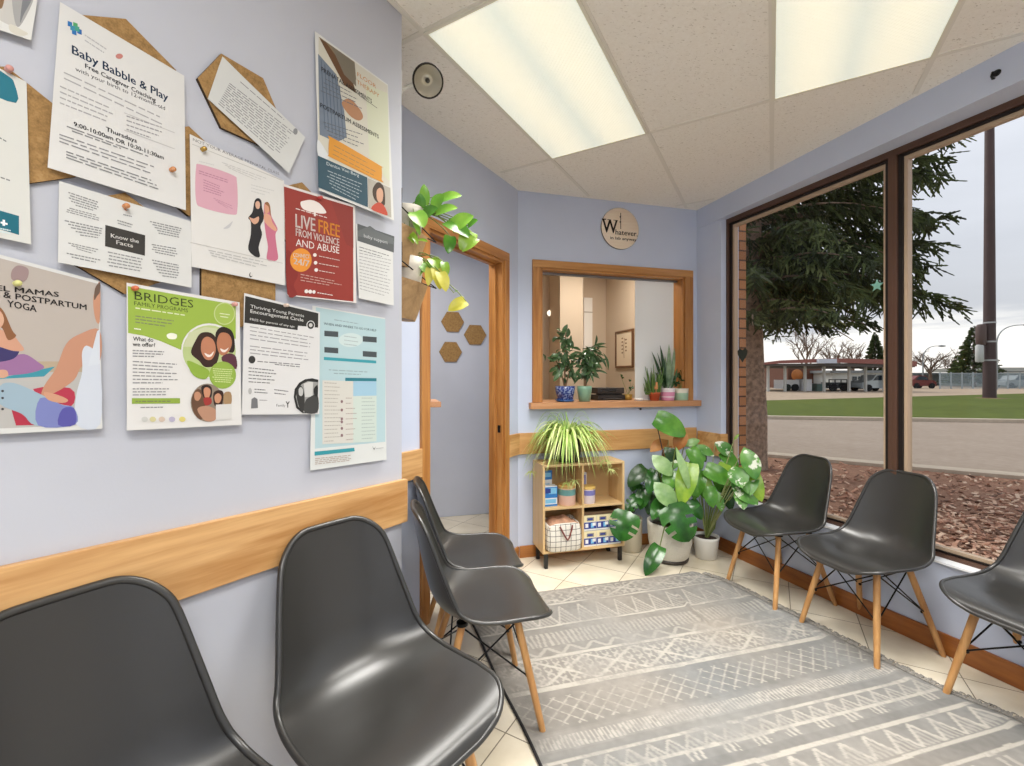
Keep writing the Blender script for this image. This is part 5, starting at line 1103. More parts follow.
# darker monstera in the plain cream cylinder behind
C2 = fpot(636, 553.5); C2 = Q((C2.x, C2.y+.085, 0)); D2 = (C2-EYE).dot(FWD)
m2 = thing('monstera_plant', C2, 'dark leafed plant in the plain cream cylinder pot between shelf and big pot', 'plant')
pot(m2, C2, [(.072, 0), (.085, .006), (.09, .23), (.092, .245), (.084, .245), (.082, .22)], plain('cream_cylinder', 'd8cfba', .5), .083, .222)
st = MB(); lf = MB(); sc2 = C2+Q((0, 0, .22))
for (b_, t_, d0, d1, w_, mk, kd) in [((629, 511), (619, 541), D2-.3, D2-.36, .27, 'mon', 'monstera'), ((646, 468), (628, 487), D2-.02, D2-.06, .17, 'dark', 'heart'), ((646, 486), (640, 510), D2-.03, D2-.08, .15, 'mon', 'heart'), ((652, 492), (648, 515), D2-.05, D2-.09, .12, 'dark', 'heart'), ((638, 470), (632, 492), D2+.02, D2-.02, .14, 'mon', 'heart'), ((650, 472), (660, 490), D2, D2-.05, .14, 'dark', 'heart'), ((640, 496), (626, 512), D2-.05, D2-.1, .14, 'mon', 'monstera')]:
    a = lp(b_, t_, d0, d1, w_, LG[mk], TCu, kind=kd, droop=.25); stem(st, sc2, a, .0045, M_stemd, (0, 0, .08))
st.build('stems', m2)['kind'] = 'stuff'; lf.build('foliage', m2)
# variegated plant in the small white pot by the window
C3 = fpot(714, 562); C3 = Q((C3.x, C3.y+.085, 0)); D3 = (C3-EYE).dot(FWD)
m3 = thing('variegated_plant', C3, 'white and green variegated plant in the small white pot by the window', 'plant')
pot(m3, C3, [(.062, 0), (.072, .005), (.088, .14), (.092, .16), (.084, .16), (.08, .14)], plain('white_ceramic', 'e2e0da', .4), .083, .142)
st = MB(); lf = MB(); sc3 = C3+Q((0, 0, .14))
for (b_, t_, d0, d1, w_, mk, kd) in [((705, 468), (735, 485), D3-.08, D3-.14, .17, 'mid', 'heart'), ((731, 481), (758, 505), D3-.26, D3-.36, .12, 'vari', 'ovate'), ((744, 447), (756, 480), D3-.26, D3-.36, .12, 'vari', 'ovate'), ((746, 466), (762, 502), D3-.26, D3-.36, .15, 'lime', 'heart'), ((726, 488), (731, 511), D3-.1, D3-.15, .11, 'dark', 'heart'), ((708, 486), (713, 508), D3-.1, D3-.15, .13, 'mid', 'heart'),
                                     ((694, 445), (714, 456), D3-.02, D3-.05, .07, 'vari', 'lance'), ((715, 442), (733, 456), D3+.02, D3-.02, .10, 'vari', 'ovate'), ((722, 452), (738, 470), D3, D3-.04, .13, 'mid', 'heart'), ((738, 486), (744, 510), D3-.26, D3-.36, .09, 'vari', 'ovate'), ((716, 490), (722, 512), D3-.12, D3-.16, .06, 'vari', 'lance'), ((739, 470), (748, 494), D3-.26, D3-.36, .10, 'vari', 'heart'), ((690, 452), (706, 460), D3-.02, D3-.06, .09, 'mid', 'lance'), ((734, 440), (739, 434), D3-.05, D3-.05, .02, 'lime', 'ovate'), ((700, 478), (706, 500), D3-.02, D3-.06, .11, 'mid', 'heart'), ((718, 470), (722, 494), D3-.02, D3-.06, .14, 'mid', 'heart'), ((734, 466), (742, 488), D3-.26, D3-.36, .13, 'vari', 'ovate'), ((726, 464), (716, 482), D3-.05, D3-.1, .12, 'lime', 'heart'), ((752, 470), (750, 496), D3-.26, D3-.36, .12, 'vari', 'heart')]:
    a = lp(b_, t_, d0, d1, w_, LG[mk], TCu, kind=kd, droop=.2); stem(st, sc3, a, .0045, plain('pale_stem', '9aa06a', .5) if random.random() < .6 else M_stem, (0, 0, .05))
mb = st; mb.tube([sc3+Q((.0, 0, 0)), sc3+Q((.05, -.02, .08)), sc3+Q((.07, -.02, .16))], [.012, .011, .008], M_stem, 8)
st.build('stems', m3)['kind'] = 'stuff'; lf.build('foliage', m3)

# ================================================================ ON THE HATCH LEDGE
def on_ledge(px, y, py=401): p = at_y(px, py, y); return Q((p.x, y, LZ))
m, t, b = pbsdf('blue_patterned_glaze'); vv = t.new('ShaderNodeTexVoronoi'); vv.inputs['Scale'].default_value = 70; t.l.new(t.objco(), vv.inputs['Vector'])
t.l.new(t.ramp(vv.outputs['Distance'], [(.25, lin('1d2b63')), (.55, lin('3d4f8e')), (.75, lin('8b98bb'))]), b.inputs['Base Color']); b.inputs['Roughness'].default_value = .25; M_bluepot = m
c = on_ledge(565, BACK_Y+.05); fg = thing('potted_ficus', c, 'small drooping ficus in the dark blue patterned pot on the hatch ledge', 'plant')
mb = MB(); mb.lathe([(.05, 0), (.066, .004), (.074, .016), (.068, .016)], c, plain('blue_saucer', '2f5f9a', .3), 30); mb.build('saucer', fg)
pot(fg, c, [(.05, .010), (.060, .018), (.072, .075), (.076, .118), (.069, .118), (.067, .1)], M_bluepot, .068, .10)
def bush(root, base, heads, mat, L, W_, nleaf, spread, seed, kd='lance', stem_m=M_bark, rs_=.007, hang=.8):
    rr = random.Random(seed); st = MB(); lf = MB(); base = Q(base)
    for h_ in heads:
        h_ = Q(h_); P_ = qbez(base, (base+h_)/2+Q((rr.uniform(-.03, .03), 0, .03)), h_, 10); st.tube(P_, [rs_*(1-.06*i) for i in range(11)], stem_m, 6)
        for i in range(nleaf):
            p = P_[rr.randint(4, 10)]+Q((rr.gauss(0, spread), rr.gauss(0, spread*.6), rr.gauss(0, spread*.7))); d = Q((rr.uniform(-1, 1), rr.uniform(-.8, .5), rr.uniform(-hang-.6, .3))).normalized()
            leaf(lf, p, p+d*L*rr.uniform(.7, 1.15), W_*rr.uniform(.8, 1.2), mat, Q((rr.uniform(-.4, .4), -1, .7)), kind=kd, rows=6, cols=2, droop=.3)
    st.build('stems', root)['kind'] = 'stuff'; lf.build('foliage', root)
yl = BACK_Y+.05
bush(fg, c+Q((0, 0, .10)), [at_y(567, 340, yl), at_y(553, 355, yl), at_y(577, 352, yl), at_y(566, 326, yl-.01)], LG['fic'], .085, .032, 19, .03, 4, 'ovate')
c = on_ledge(584.5, BACK_Y+.045); g2 = thing('potted_dracaena', c, 'long leaved drooping plant in the sage green pot on the hatch ledge', 'plant')
pot(g2, c, [(.036, 0), (.044, .004), (.056, .09), (.058, .118), (.051, .118), (.05, .1)], plain('sage_glaze', '7fa58c', .3), .051, .102)
bush(g2, c+Q((0, 0, .10)), [at_y(587, 352, yl), at_y(592, 346, yl), at_y(583, 348, yl), at_y(600, 350, yl)], LG['fic'], .13, .024, 20, .022, 9, 'lance')
# printer on the desk behind
p0 = on_ledge(607, BACK_Y+.25); pr = thing('desk_printer', (p0.x, p0.y, LZ), 'flat black desktop printer behind the ledge pots', 'printer'); M_prt = plain('printer_black', '2b2725', .4)
def pbox(n, dx0, dx1, dy0, dy1, z0, z1, m, bv=.004): mb = MB(); mb.slab((p0.x+dx0, p0.y+dy0, LZ+z0), (p0.x+dx1, p0.y+dy1, LZ+z1), m); mb.build(n, pr, bv)
pbox('lower_body', -.125, .125, -.09, .1, 0, .042, M_prt); pbox('upper_body', -.12, .12, -.07, .1, .052, .10, plain('printer_dark', '37312d', .45)); pbox('paper_slot', -.10, .10, -.075, .0, .042, .052, plain('slot_black', '0e0d0d', .6)); pbox('control_panel', -.09, .05, -.0735, -.068, .066, .088, plain('printer_panel', '191817', .2)); pbox('paper_tray', -.08, .08, -.11, -.06, .008, .014, plain('tray_grey', '57524d', .5))
# small clutter by the hazy pane
c = on_ledge(638.5, BACK_Y+.02); o = thing('candle_dish', c, 'small round white dish on the ledge by the hazy pane edge', 'dish'); mb = MB(); mb.lathe([(.02, 0), (.033, .003), (.035, .022), (.031, .022), (.029, .008), (0, .007)], c, plain('dish_white', 'eceae6', .35), 24); mb.build('bowl', o); mb = MB(); mb.lathe([(.0285, .012), (0, .014)], c, plain('wax', 'f2eee0', .6), 20); mb.build('wax', o)
c = on_ledge(628, BACK_Y+.17); o = thing('sprouting_plant', c, 'thin trailing sprig in a small gold pot beside the printer', 'plant'); pot(o, c, [(.026, 0), (.032, .003), (.036, .045), (.031, .045), (.03, .036)], plain('gold_pot', 'a8863c', .35, .3), .031, .037)
bush(o, c+Q((0, 0, .04)), [at_y(620, 373, c.y), at_y(631, 378, c.y), at_y(634, 384, c.y)], LG['dark'], .03, .022, 3, .008, 3, 'ovate', M_stem, .002)
# red pot with pencil cactus, pink pot with snake plant, green and white pot with jade
c = on_ledge(654.5, BACK_Y+.0); o = thing('potted_cactus', c, 'spiky green cactus stalks in the small terracotta red pot', 'plant'); pot(o, c, [(.03, 0), (.034, .003), (.042, .05), (.046, .052), (.046, .066), (.040, .066), (.038, .055)], plain('terracotta', 'b4502c', .7), .039, .056)
mb = MB(); rr = random.Random(2)
for i in range(26):
    a = Q((rr.uniform(-.03, .03), rr.uniform(-.03, .03), .055)); h_ = rr.uniform(.09, .25); e = a+Q((a.x*rr.uniform(.5, 2.2), a.y*1.2, h_)); mb.tube([c+a, c+(a+e)/2+Q((rr.uniform(-.006, .006), 0, 0)), c+e], [.006, .0065, .0015], LG['cact'], 6)
for i in range(12):
    a = Q((-.045+rr.uniform(-.03, .02), rr.uniform(-.01, .03), .02)); e = a+Q((rr.uniform(-.04, .01), rr.uniform(-.02, .02), rr.uniform(.06, .15))); mb.tube([c+Q((0, 0, .055)), c+(a+e)/2, c+e], [.004, .006, .0015], LG['cact'], 6)
mb.build('foliage', o)
mb = MB(); e = c+Q((-.008, -.035, .12)); mb.box(e, (.03, .002, .055), plain('orange_tag', 'd08a55', .5)); mb.box(e-Q((0, 0, .05)), (.006, .002, .05), MATS['orange_tag']); mb.build('plant_tag', o)
c = on_ledge(667.5, BACK_Y+.005); o = thing('snake_plant', c, 'tall grey green snake plant in the pink and white striped pot', 'plant')
mb = MB(); pkm = plain('pink_glaze', 'd489a8', .4); wm = plain('white_glaze', 'eadfe0', .4)
prof = [(.044, 0, pkm), (.05, .004, pkm), (.053, .026, pkm), (.054, .034, wm), (.055, .044, pkm), (.057, .068, pkm), (.0575, .078, wm), (.059, .1, wm)]
for (r0, z0, m0), (r1, z1, m1) in zip(prof, prof[1:]): mb.lathe([(r0, z0), (r1, z1)], c, m1, 30, caps=(z0 == 0, False))
mb.lathe([(.059, .1), (.053, .1), (.05, .082)], c, wm, 30, caps=(False, False)); mb.build('pot', o); mb = MB(); mb.lathe([(.052, .086), (0, .09)], c, M_soil, 20); mb.build('soil', o)
mb = MB()
for (tx, ty, w_, mk) in ((657, 352, .018, 'dark'), (660, 345, .02, 'dark'), (651.5, 351, .016, 'dark'), (669, 344, .024, 'sans'), (674.5, 347, .02, 'sans'), (665, 356, .022, 'sans'), (672, 360, .022, 'sans'), (662, 366, .02, 'sans'), (677, 368, .03, 'fic'), (655, 372, .016, 'fic'), (667, 370, .026, 'sans')):
    e = at_y(tx, ty, c.y+random.uniform(-.02, .02)); b_ = c+Q(((e.x-c.x)*.25, random.uniform(-.02, .02), .085)); leaf(mb, b_, e, w_*1.5, LG[mk], Q((random.uniform(-.6, .6), -1, .1)), kind='lance', cup=.5, rows=8, cols=2, droop=.05)
mb.build('foliage', o)
c = on_ledge(681, BACK_Y+.01); o = thing('potted_jade', c, 'low dark plant in the mint and white pot at the ledge end', 'plant')
mb = MB(); mint = plain('mint_glaze', 'a3c3a5', .4); mb.lathe([(.05, 0), (.054, .004), (.056, .06)], c, mint, 30, caps=(True, False)); mb.lathe([(.056, .06), (.057, .096), (.051, .096), (.049, .08)], c, plain('bone_glaze', 'd9d3c2', .4), 30, caps=(False, False)); mb.build('pot', o); mb = MB(); mb.lathe([(.05, .084), (0, .09)], c, M_soil, 20); mb.build('soil', o)
bush(o, c+Q((0, 0, .085)), [at_y(682, 368, c.y+.02), at_y(686, 362, c.y+.03), at_y(678, 374, c.y), at_y(673, 380, c.y)], LG['dark'], .04, .022, 10, .012, 6, 'ovate', M_stem, .003)

# picture and bright spot inside the office
P_ = [at_pl(*q_, (1, 0, 0), OFF_X-.002) for q_ in ((616.5, 332), (634, 328.5), (634, 368), (616.5, 368))]
z0, z1, ya, yb_ = P_[3].z, P_[0].z, P_[0].y, P_[1].y; ya, yb_ = max(ya, yb_), min(ya, yb_)
o = thing('framed_print', (OFF_X, (ya+yb_)/2, z0), 'thin wooden framed botanical print on the office wall behind the hatch', 'picture'); Mf = plain('walnut_frame', '6b4a2f', .45)
mb = MB(); mb.slab((OFF_X-.012, yb_+.02, z0+.02), (OFF_X-.004, ya-.02, z1-.02), plain('cream_print', 'dccbb2', .7)); mb.build('print_sheet', o)
mb = MB()
for a, b2 in (((yb_, z0), (ya, z0+.02)), ((yb_, z1-.02), (ya, z1)), ((yb_, z0+.02), (yb_+.02, z1-.02)), ((ya-.02, z0+.02), (ya, z1-.02))): mb.slab((OFF_X-.022, a[0], a[1]), (OFF_X-.001, b2[0], b2[1]), Mf)
mb.build('frame', o)
mb = MB(); cy_ = (ya+yb_)/2; zc = (z0+z1)/2; gm = plain('sprig_ink', '8a6f58', .7); mb.tube([(OFF_X-.0128, cy_, zc-.1), (OFF_X-.0128, cy_+.01, zc+.02), (OFF_X-.0128, cy_-.01, zc+.12)], .003, gm, 5)
for i in range(9): z = zc-.06+.02*i; sgn = (-1)**i; mb.ball((OFF_X-.0125, cy_+sgn*.04, z+.02), .016, gm, 8, 4, (.05, 1.3, .6))
mb.build('sprig_drawing', o)
p = at_y(549, 313.5, OFF_Y-.001); o = thing('bright_spot', p, 'small bright round spot high in the office seen through the hatch', 'lamp'); mb = MB(); mb.lathe([(.04, 0), (.04, .02), (.035, .03)], p, plain('spot_white', 'dcd8d0', .4), 24, axis=(0, -1, 0)); mb.build('spot_base', o); mb = MB(); mb.lathe([(.034, .03), (.02, .04), (0, .045)], p, glow('spot_glow', 'fff4df', 1.4), 20, axis=(0, -1, 0)); mb.build('bulb', o)  # round glowing disc where the hatch has a bright spot
p = at_y(587, 332, OFF_Y-.001); o = thing('lit_gap_panel', (p.x, OFF_Y, at_y(587, 362, OFF_Y).z), 'white upright panel standing for a lit door gap in the office rear wall', 'panel')  # white board painted in for the light of a door gap
x0_, x1_ = at_y(583, 300, OFF_Y).x, at_y(591.5, 300, OFF_Y).x; mb = MB(); mb.slab((x0_, OFF_Y-.03, at_y(587, 362, OFF_Y).z), (x1_, OFF_Y, at_y(587, 298, OFF_Y).z), plain('lit_gap_white', 'f1eee8', .5)); mb.build('panel_board', o, .004); mb = MB(); mb.slab((x0_, OFF_Y-.034, at_y(587, 313, OFF_Y).z), (x1_, OFF_Y-.03, at_y(587, 312, OFF_Y).z), plain('panel_seam', 'b9b2a8', .5)); mb.build('panel_seam', o)

# ================================================================ SIGN, HOOKS, DECALS
c = at_y(619.5, 229, BACK_Y); R_ = 20.6*((c-EYE).dot(FWD))/FPX
m, t, b = pbsdf('birch_disc'); f = t.noise(t.mapping(t.objco(), (3, 3, 30)), 2, 4); t.l.new(t.ramp(f, [(.3, lin('ead6be')), (.7, lin('f2e2cc'))]), b.inputs['Base Color']); b.inputs['Roughness'].default_value = .5
sg = thing('round_sign', (c.x, c.y, c.z-R_), 'round pale wooden sign with dark lettering above the reception hatch', 'sign')
mb = MB(); mb.lathe([(R_, 0.001), (R_, .0125)], c, plain('disc_edge', '5a4a3c', .6), 48, axis=(0, -1, 0)); mb.build('disc_edge', sg); mb = MB(); mb.lathe([(R_*.995, .0125), (R_*.99, .0135), (0, .0137)], c, m, 48, axis=(0, -1, 0)); mb.build('disc_face', sg)
M_let = plain('dark_lettering', '33281f', .6)
def wtext(mb, body, x0, x1, zb, cap, y, bold=False):
    V, Fs = text_mesh(body, bold); xs = [p[0] for p in V]; a, b2 = min(xs), max(xs); h_ = cap/.70
    mb.add([(x0+(p[0]-a)/(b2-a)*(x1-x0), y, zb+p[1]*h_) for p in V], Fs, M_let)
def sxy(x, y): return at_y(590+x/11.78, 195+y/11.78, BACK_Y-.0142)
mb = MB(); y_ = BACK_Y-.0142
a, b2 = sxy(145, 436), sxy(325, 436); wtext(mb, 'W', a.x, b2.x, a.z, sxy(145, 280).z-a.z, y_, True)
for (q0, q1) in (((140, 275), (190, 292)), ((205, 285), (250, 297)), ((275, 292), (330, 304))): u, v = sxy(*q0), sxy(*q1); mb.add([(u.x, y_, v.z), (v.x, y_, v.z), (v.x, y_, u.z), (u.x, y_, u.z)], [(0, 1, 2, 3)], M_let)
a, b2 = sxy(300, 455), sxy(562, 470); wtext(mb, 'hatever.', a.x, b2.x, a.z-.006, .040, y_, True)
a, b2 = sxy(240, 505), sxy(548, 525); wtext(mb, 'in lab anyway', a.x, b2.x, a.z-.008, .022, y_, True)
u, v = sxy(358, 210), sxy(366, 400); mb.add([(u.x, y_, v.z), (v.x, y_, v.z), (v.x, y_, u.z), (u.x, y_, u.z)], [(0, 1, 2, 3)], M_let)
for yy_ in (258, 318): u = sxy(356, yy_); mb.lathe([(.006, 0), (.0055, .0004)], Q((u.x, y_, u.z)), M_let, 14, axis=(0, -1, 0))
mb.build('lettering', sg)['kind'] = 'stuff'
# hook over the window
n_b = Q((-1, -.035, 0)).normalized(); p = at_pl(997, 73, (1, .035, 0), 2.40+.035*BACK_Y); o = thing('wall_hook', p, 'small dark hook on the wall above the big window', 'hook'); mb = MB(); mb.lathe([(.014, 0), (.012, .006), (0, .007)], p, M_black, 16, axis=n_b); mb.build('hook_plate', o); mb = MB(); mb.tube([p+n_b*.005, p+n_b*.03+Q((0, -.0, -.004)), p+n_b*.036+Q((0, .0, -.02)), p+n_b*.028+Q((0, 0, -.03)), p+n_b*.018+Q((0, 0, -.026))], .0045, M_black, 8); mb.build('hook_arm', o)
p = at_y(672 - 30, 410, BACK_Y); 
o = thing('wall_peg', at_y(640, 409, BACK_Y), 'tiny black peg on the wall just under the hatch ledge', 'peg'); q_ = at_y(640, 409, BACK_Y); mb = MB(); mb.lathe([(.006, 0), (.006, .01), (.008, .012), (0, .016)], q_, M_black, 12, axis=(0, -1, 0)); mb.build('peg_head', o)
GN, GC = (1, .085, 0), 2.40+.085*BACK_Y+.078
def decal(name, px, py, pts, m, label, cat):
    c = at_pl(px, py, GN, GC); al = Q((.085, -1, 0)).normalized(); P_ = [c+al*a+Q((0, 0, z)) for a, z in pts]; mb = MB(); mb.extrude(P_, Q((-1, -.085, 0)).normalized()*.0012, m); tag(mb.build(name, origin=tuple(c)), label, cat)
decal('star_sticker', 877, 285.5, [(.035*(1 if i % 2 == 0 else .45)*math.cos(i*math.pi/5+.3), .035*(1 if i % 2 == 0 else .45)*math.sin(i*math.pi/5+.3)) for i in range(10)], plain('sticker_mint', '7fb5a5', .5), 'mint green star sticker on the glass near the mullion', 'sticker')
decal('heart_ornament', 742.5, 355, [(.0, -.055), (.04, .0), (.045, .03), (.025, .05), (.0, .035), (-.025, .05), (-.045, .03), (-.04, .0)], plain('ornament_dark', '2b332d', .5), 'dark heart shaped ornament on the glass near the brick edge', 'ornament')
# ledge inside the hallway
q0 = door_pt(431, 404); o = thing('wall_ledge', (q0.x, q0.y+.35, at_d(434, 407.5, 2.7).z), 'short wooden ledge end with dark trim seen through the doorway', 'ledge')
a, b2 = at_d(425, 402, 2.7), at_d(441.5, 407.5, 2.7); mb = MB(); mb.slab((a.x-.12, a.y, b2.z), (b2.x, a.y+.35, a.z), M_sill); mb.build('ledge_board', o, .003)
mb = MB(); u = at_d(423.5, 300, 2.72); v = at_d(431, 402, 2.72); mb.slab((u.x-.05, u.y+.02, a.z+.001), (v.x, u.y+.12, 2.05), wood('dark_trim', '4d2f18', '7a4d28', 2)); mb.build('upright_trim', o)
mb = MB(); k_ = at_d(428, 412, 2.75); mb.box(k_, (.02, .10, .035), plain('bracket_steel', '8d8f92', .35, .8)); mb.build('bracket', o)

# ================================================================ WALL PLANTERS ON THE RETURN OF THE POSTER WALL
M_pw = wood('planter_wood', '8d6f4c', 'b8966a', 0, rough=.6); M_pg = plain('planter_grey_pot', 'b7b1a4', .7, var=.12, scale=30); M_pwh = plain('planter_white_pot', 'd9d3c6', .6, var=.1, scale=40)
def wall_planter(z_top, label, plabel, potm):
    """wooden half hexagon basket on the return wall with a black wire bracket that slants down to its front"""
    base = CORNER+Q((-S2, S2, 0))*.078; al = Q((-S2, S2, 0)); nr = U2
    o = thing('wall_planter', base+Q((0, 0, z_top-.14)), label, 'planter', 'wooden planters hung by the corner')
    def ring(ra, rn, z): return [base+al*(ra*math.cos(a))+nr*(rn*math.sin(a)+.001)+Q((0, 0, z)) for a in [math.pi*i/6 for i in range(7)]]
    A, B = ring(.05, .155, z_top-.15), ring(.075, .225, z_top); C_ = ring(.068, .213, z_top); D_ = ring(.066, .208, z_top-.03); mb = MB()
    mb.add(A+B+C_+D_, [(i, i+1, 8+i, 7+i) for i in range(6)]+[(7+i, 8+i, 15+i, 14+i) for i in range(6)]+[(14+i, 15+i, 22+i, 21+i) for i in range(6)]+[(6, 0, 7, 13), (13, 7, 14, 20), (20, 14, 21, 27), tuple(range(6, -1, -1)), tuple(range(21, 28))], M_pw); mb.build('basket', o)
    mb = MB(); zk, zf_ = z_top+.06, z_top+.012
    for sg_ in (1, -1): mb.tube([base+al*(.074*sg_)+nr*.004+Q((0, 0, zk+.07)), base+al*(.074*sg_)+nr*.004+Q((0, 0, zk)), base+nr*.295+Q((0, 0, zf_))], .0026, M_black, 6)
    mb.build('wire_bracket', o)
    pc = base+nr*.115+Q((0, 0, z_top-.029))
    q_ = thing('potted_pothos', pc, plabel, 'plant', 'trailing plants in the wall planters')
    pot(q_, pc, [(.046, 0), (.05, .003), (.062, .095), (.066, .13), (.060, .13), (.058, .11)], potm, .059, .112)
    return q_, pc
qa, pa = wall_planter(1.893, 'upper wooden wall planter with a black wire bracket beside the poster wall corner', 'leafy green pothos spilling from the upper wall planter', M_pg)
qb, pb_ = wall_planter(1.69, 'lower wooden wall planter with a black wire bracket above the doorway edge', 'yellowing pothos trailing from the lower wall planter', M_pwh)
def vines(root, pc, specs, d):
    st = MB(); lf = MB(); s0 = pc+Q((0, 0, .115))
    for (b_, t_, dd, w_, mk) in specs:
        a, e = at_d(*b_, d+dd), at_d(*t_, d+dd-.02); leaf(lf, a, e, w_, LG[mk], Q((.1, -1, .5)), kind='heart', droop=.25, rows=8, cols=3); stem(st, s0, a, .0028, M_stem, (0, 0, .06))
    st.build('stems', root)['kind'] = 'stuff'; lf.build('foliage', root)
dA = (pa-EYE).dot(FWD)
vines(qa, pa, [((424, 205), (424, 184), .0, .06, 'poth'), ((434, 207), (444, 194), .0, .07, 'poth'), ((440, 200), (462, 196), .0, .075, 'poth'), ((436, 213), (458, 208), -.02, .07, 'poth'), ((420, 208), (420, 193), -.02, .06, 'mid'), ((414, 212), (424, 228), -.06, .10, 'poth'), ((424, 216), (438, 208), -.02, .08, 'mid'), ((452, 228), (474, 216), -.02, .10, 'poth'), ((446, 222), (470, 238), -.02, .10, 'mid'), ((468, 226), (478, 220), -.02, .05, 'mid'), ((450, 236), (448, 254), -.02, .07, 'mid'), ((472, 232), (460, 250), -.02, .09, 'lime'), ((476, 238), (462, 252), -.03, .06, 'lime'), ((410, 232), (418, 245), -.07, .035, 'lime'), ((404, 232), (414, 244), -.07, .03, 'lime'), ((414, 222), (420, 236), -.06, .03, 'poth'), ((418, 240), (428, 242), -.06, .025, 'lime')], dA)
vines(qb, pb_, [((404, 262), (410, 276), .0, .08, 'poth'), ((412, 258), (420, 276), .0, .10, 'poth'), ((424, 262), (430, 276), .0, .09, 'poth'), ((432, 258), (440, 272), .0, .07, 'lime'), ((436, 268), (440, 290), -.02, .07, 'yell'), ((440, 272), (446, 292), -.03, .07, 'yell'), ((430, 268), (428, 286), -.02, .05, 'yell'), ((444, 262), (446, 278), .0, .05, 'lime'), ((466, 301), (448, 311), .0, .075, 'yell'), ((454, 293), (458, 291), .0, .025, 'pale')], dA)
# ================================================================ OUTSIDE THE WINDOW
GZ = -.08
def gp(px, py, z=GZ): return at_z(px, py, z)
def ground_mat(name, c0, c1, scale, rough=.95, bump=.3, bs=None, extra=None):
    m, t, b = pbsdf(name); f = t.m('ADD', t.m('MULTIPLY', t.noise(t.pos(), scale, 5, .65), .7), t.m('MULTIPLY', t.noise(t.pos(), scale*.11, 3), .3))
    t.l.new(t.ramp(f, [(.32, lin(c0)), (.68, lin(c1))]), b.inputs['Base Color']); b.inputs['Roughness'].default_value = rough; b.inputs['Specular IOR Level'].default_value = .15
    t.l.new(t.bump(t.noise(t.pos(), bs or scale*4, 3), bump, .02), b.inputs['Normal']); return m
M_mulchg = ground_mat('bark_mulch_bed', '825e4c', 'b88f76', 22, bump=.8); M_conc = ground_mat('kerb_concrete', 'b3a492', 'c9bba8', 6); M_road = ground_mat('pale_asphalt', '978778', 'ab9b8b', 9, .85, .2, 60)
M_grass = ground_mat('spring_grass', '4b5622', '67722e', 1.6, bump=.6, bs=30); M_gravel = ground_mat('gravel_lot', 'a08c78', 'c0ab93', 3)
def cross(a, b, s): return Q((a.x+(b.x-a.x)*s, a.y+(b.y-a.y)*s, 0))
kA, kB = gp(760, 456.5), gp(1024, 480)                     # near kerb, street side of the mulch
rA, rB = gp(760, 419), gp(1024, 423)                       # far edge of the street
uK, uR = (kB-kA).normalized(), (rB-rA).normalized()
def ext(a, u, l): return Q((a.x+u.x*l, a.y+u.y*l, 0))
def groundpoly(name, pts, z, m): mb = MB(); mb.add([(p.x, p.y, z) for p in pts], [tuple(range(len(pts)))], m); return struct(mb.build(name, origin=(pts[0].x, pts[0].y, z)))
nK = Q((-uK.y, uK.x, 0)); nK = nK if nK.dot(Q((1, 1, 0))) > 0 else -nK
k0, k1 = ext(kA, uK, -9), ext(kB, uK, 16); W0 = [Q((2.3, 9, 0)), Q((2.3, 3.2, 0)), Q((2.5, 1, 0)), Q((2.9, -9, 0))]
groundpoly('mulch_bed', [Q((-6, 6.9, 0)), Q((2.3, 6.9, 0)), Q((2.30, 3.3, 0)), Q((2.56, 3.0, 0)), Q((2.95, -2.6, 0)), Q((2.95, -14, 0)), k1, k0][::-1] if False else [k0, Q((2.2, 14.5, 0)), Q((2.45, 3.3, 0)), Q((2.95, -2.6, 0)), Q((3.0, -13, 0)), k1], GZ, M_mulchg)
kw = .32; mb = MB(); q0, q1 = k0+nK*kw, k1+nK*kw
mb.prism([k0[:2], k1[:2], q1[:2], q0[:2]], GZ-.1, GZ+.05, M_conc); struct(mb.build('trim_7', origin=(kA.x, kA.y, GZ)))
r0, r1 = ext(rA, uR, -22), ext(rB, uR, 30)
groundpoly('street', [q0, q1, ext(rB, uR, 30), ext(rA, uR, -22)], GZ-.005, M_road)
nR = Q((-uR.y, uR.x, 0)); nR = nR if nR.dot(Q((1, 1, 0))) > 0 else -nR
mb = MB(); mb.prism([r0[:2], r1[:2], (r1+nR*.3)[:2], (r0+nR*.3)[:2]], GZ-.1, GZ+.10, M_conc); struct(mb.build('trim_8', origin=(rA.x, rA.y, GZ)))
# grass boulevard that rises a little away from the street, then the gravel lot
gA, gB = gp(760, 402, .0), gp(1024, 394.5, .0); uG = (gB-gA).normalized(); g0, g1 = ext(gA, uG, -30), ext(gB, uG, 40)
mb = MB(); n_ = 40; V = []
for i in range(n_+1):
    a, b2 = cross(r0+nR*.3, r1+nR*.3, i/n_), cross(g0, g1, i/n_)
    for j in range(9): p = cross(a, b2, j/8); V.append((p.x, p.y, GZ+.06+(.10)*(j/8)))
mb.add(V, [(i*9+j, (i+1)*9+j, (i+1)*9+j+1, i*9+j+1) for i in range(n_) for j in range(8)], M_grass, True)
go = mb.build('lawn'); tag(go, 'strip of green grass beyond the street', 'grass', kind='stuff')
far = [g0, g1, Q((150, 20, 0)), Q((150, 190, 0)), Q((-20, 190, 0))]
groundpoly('gravel_lot', far, .075, M_gravel)
groundpoly('open_ground', [Q((3.2, -60, 0)), Q((220, -60, 0)), Q((220, 220, 0)), Q((-60, 220, 0)), Q((-60, 7, 0)), Q((3.0, 7, 0))], -.2, M_gravel)
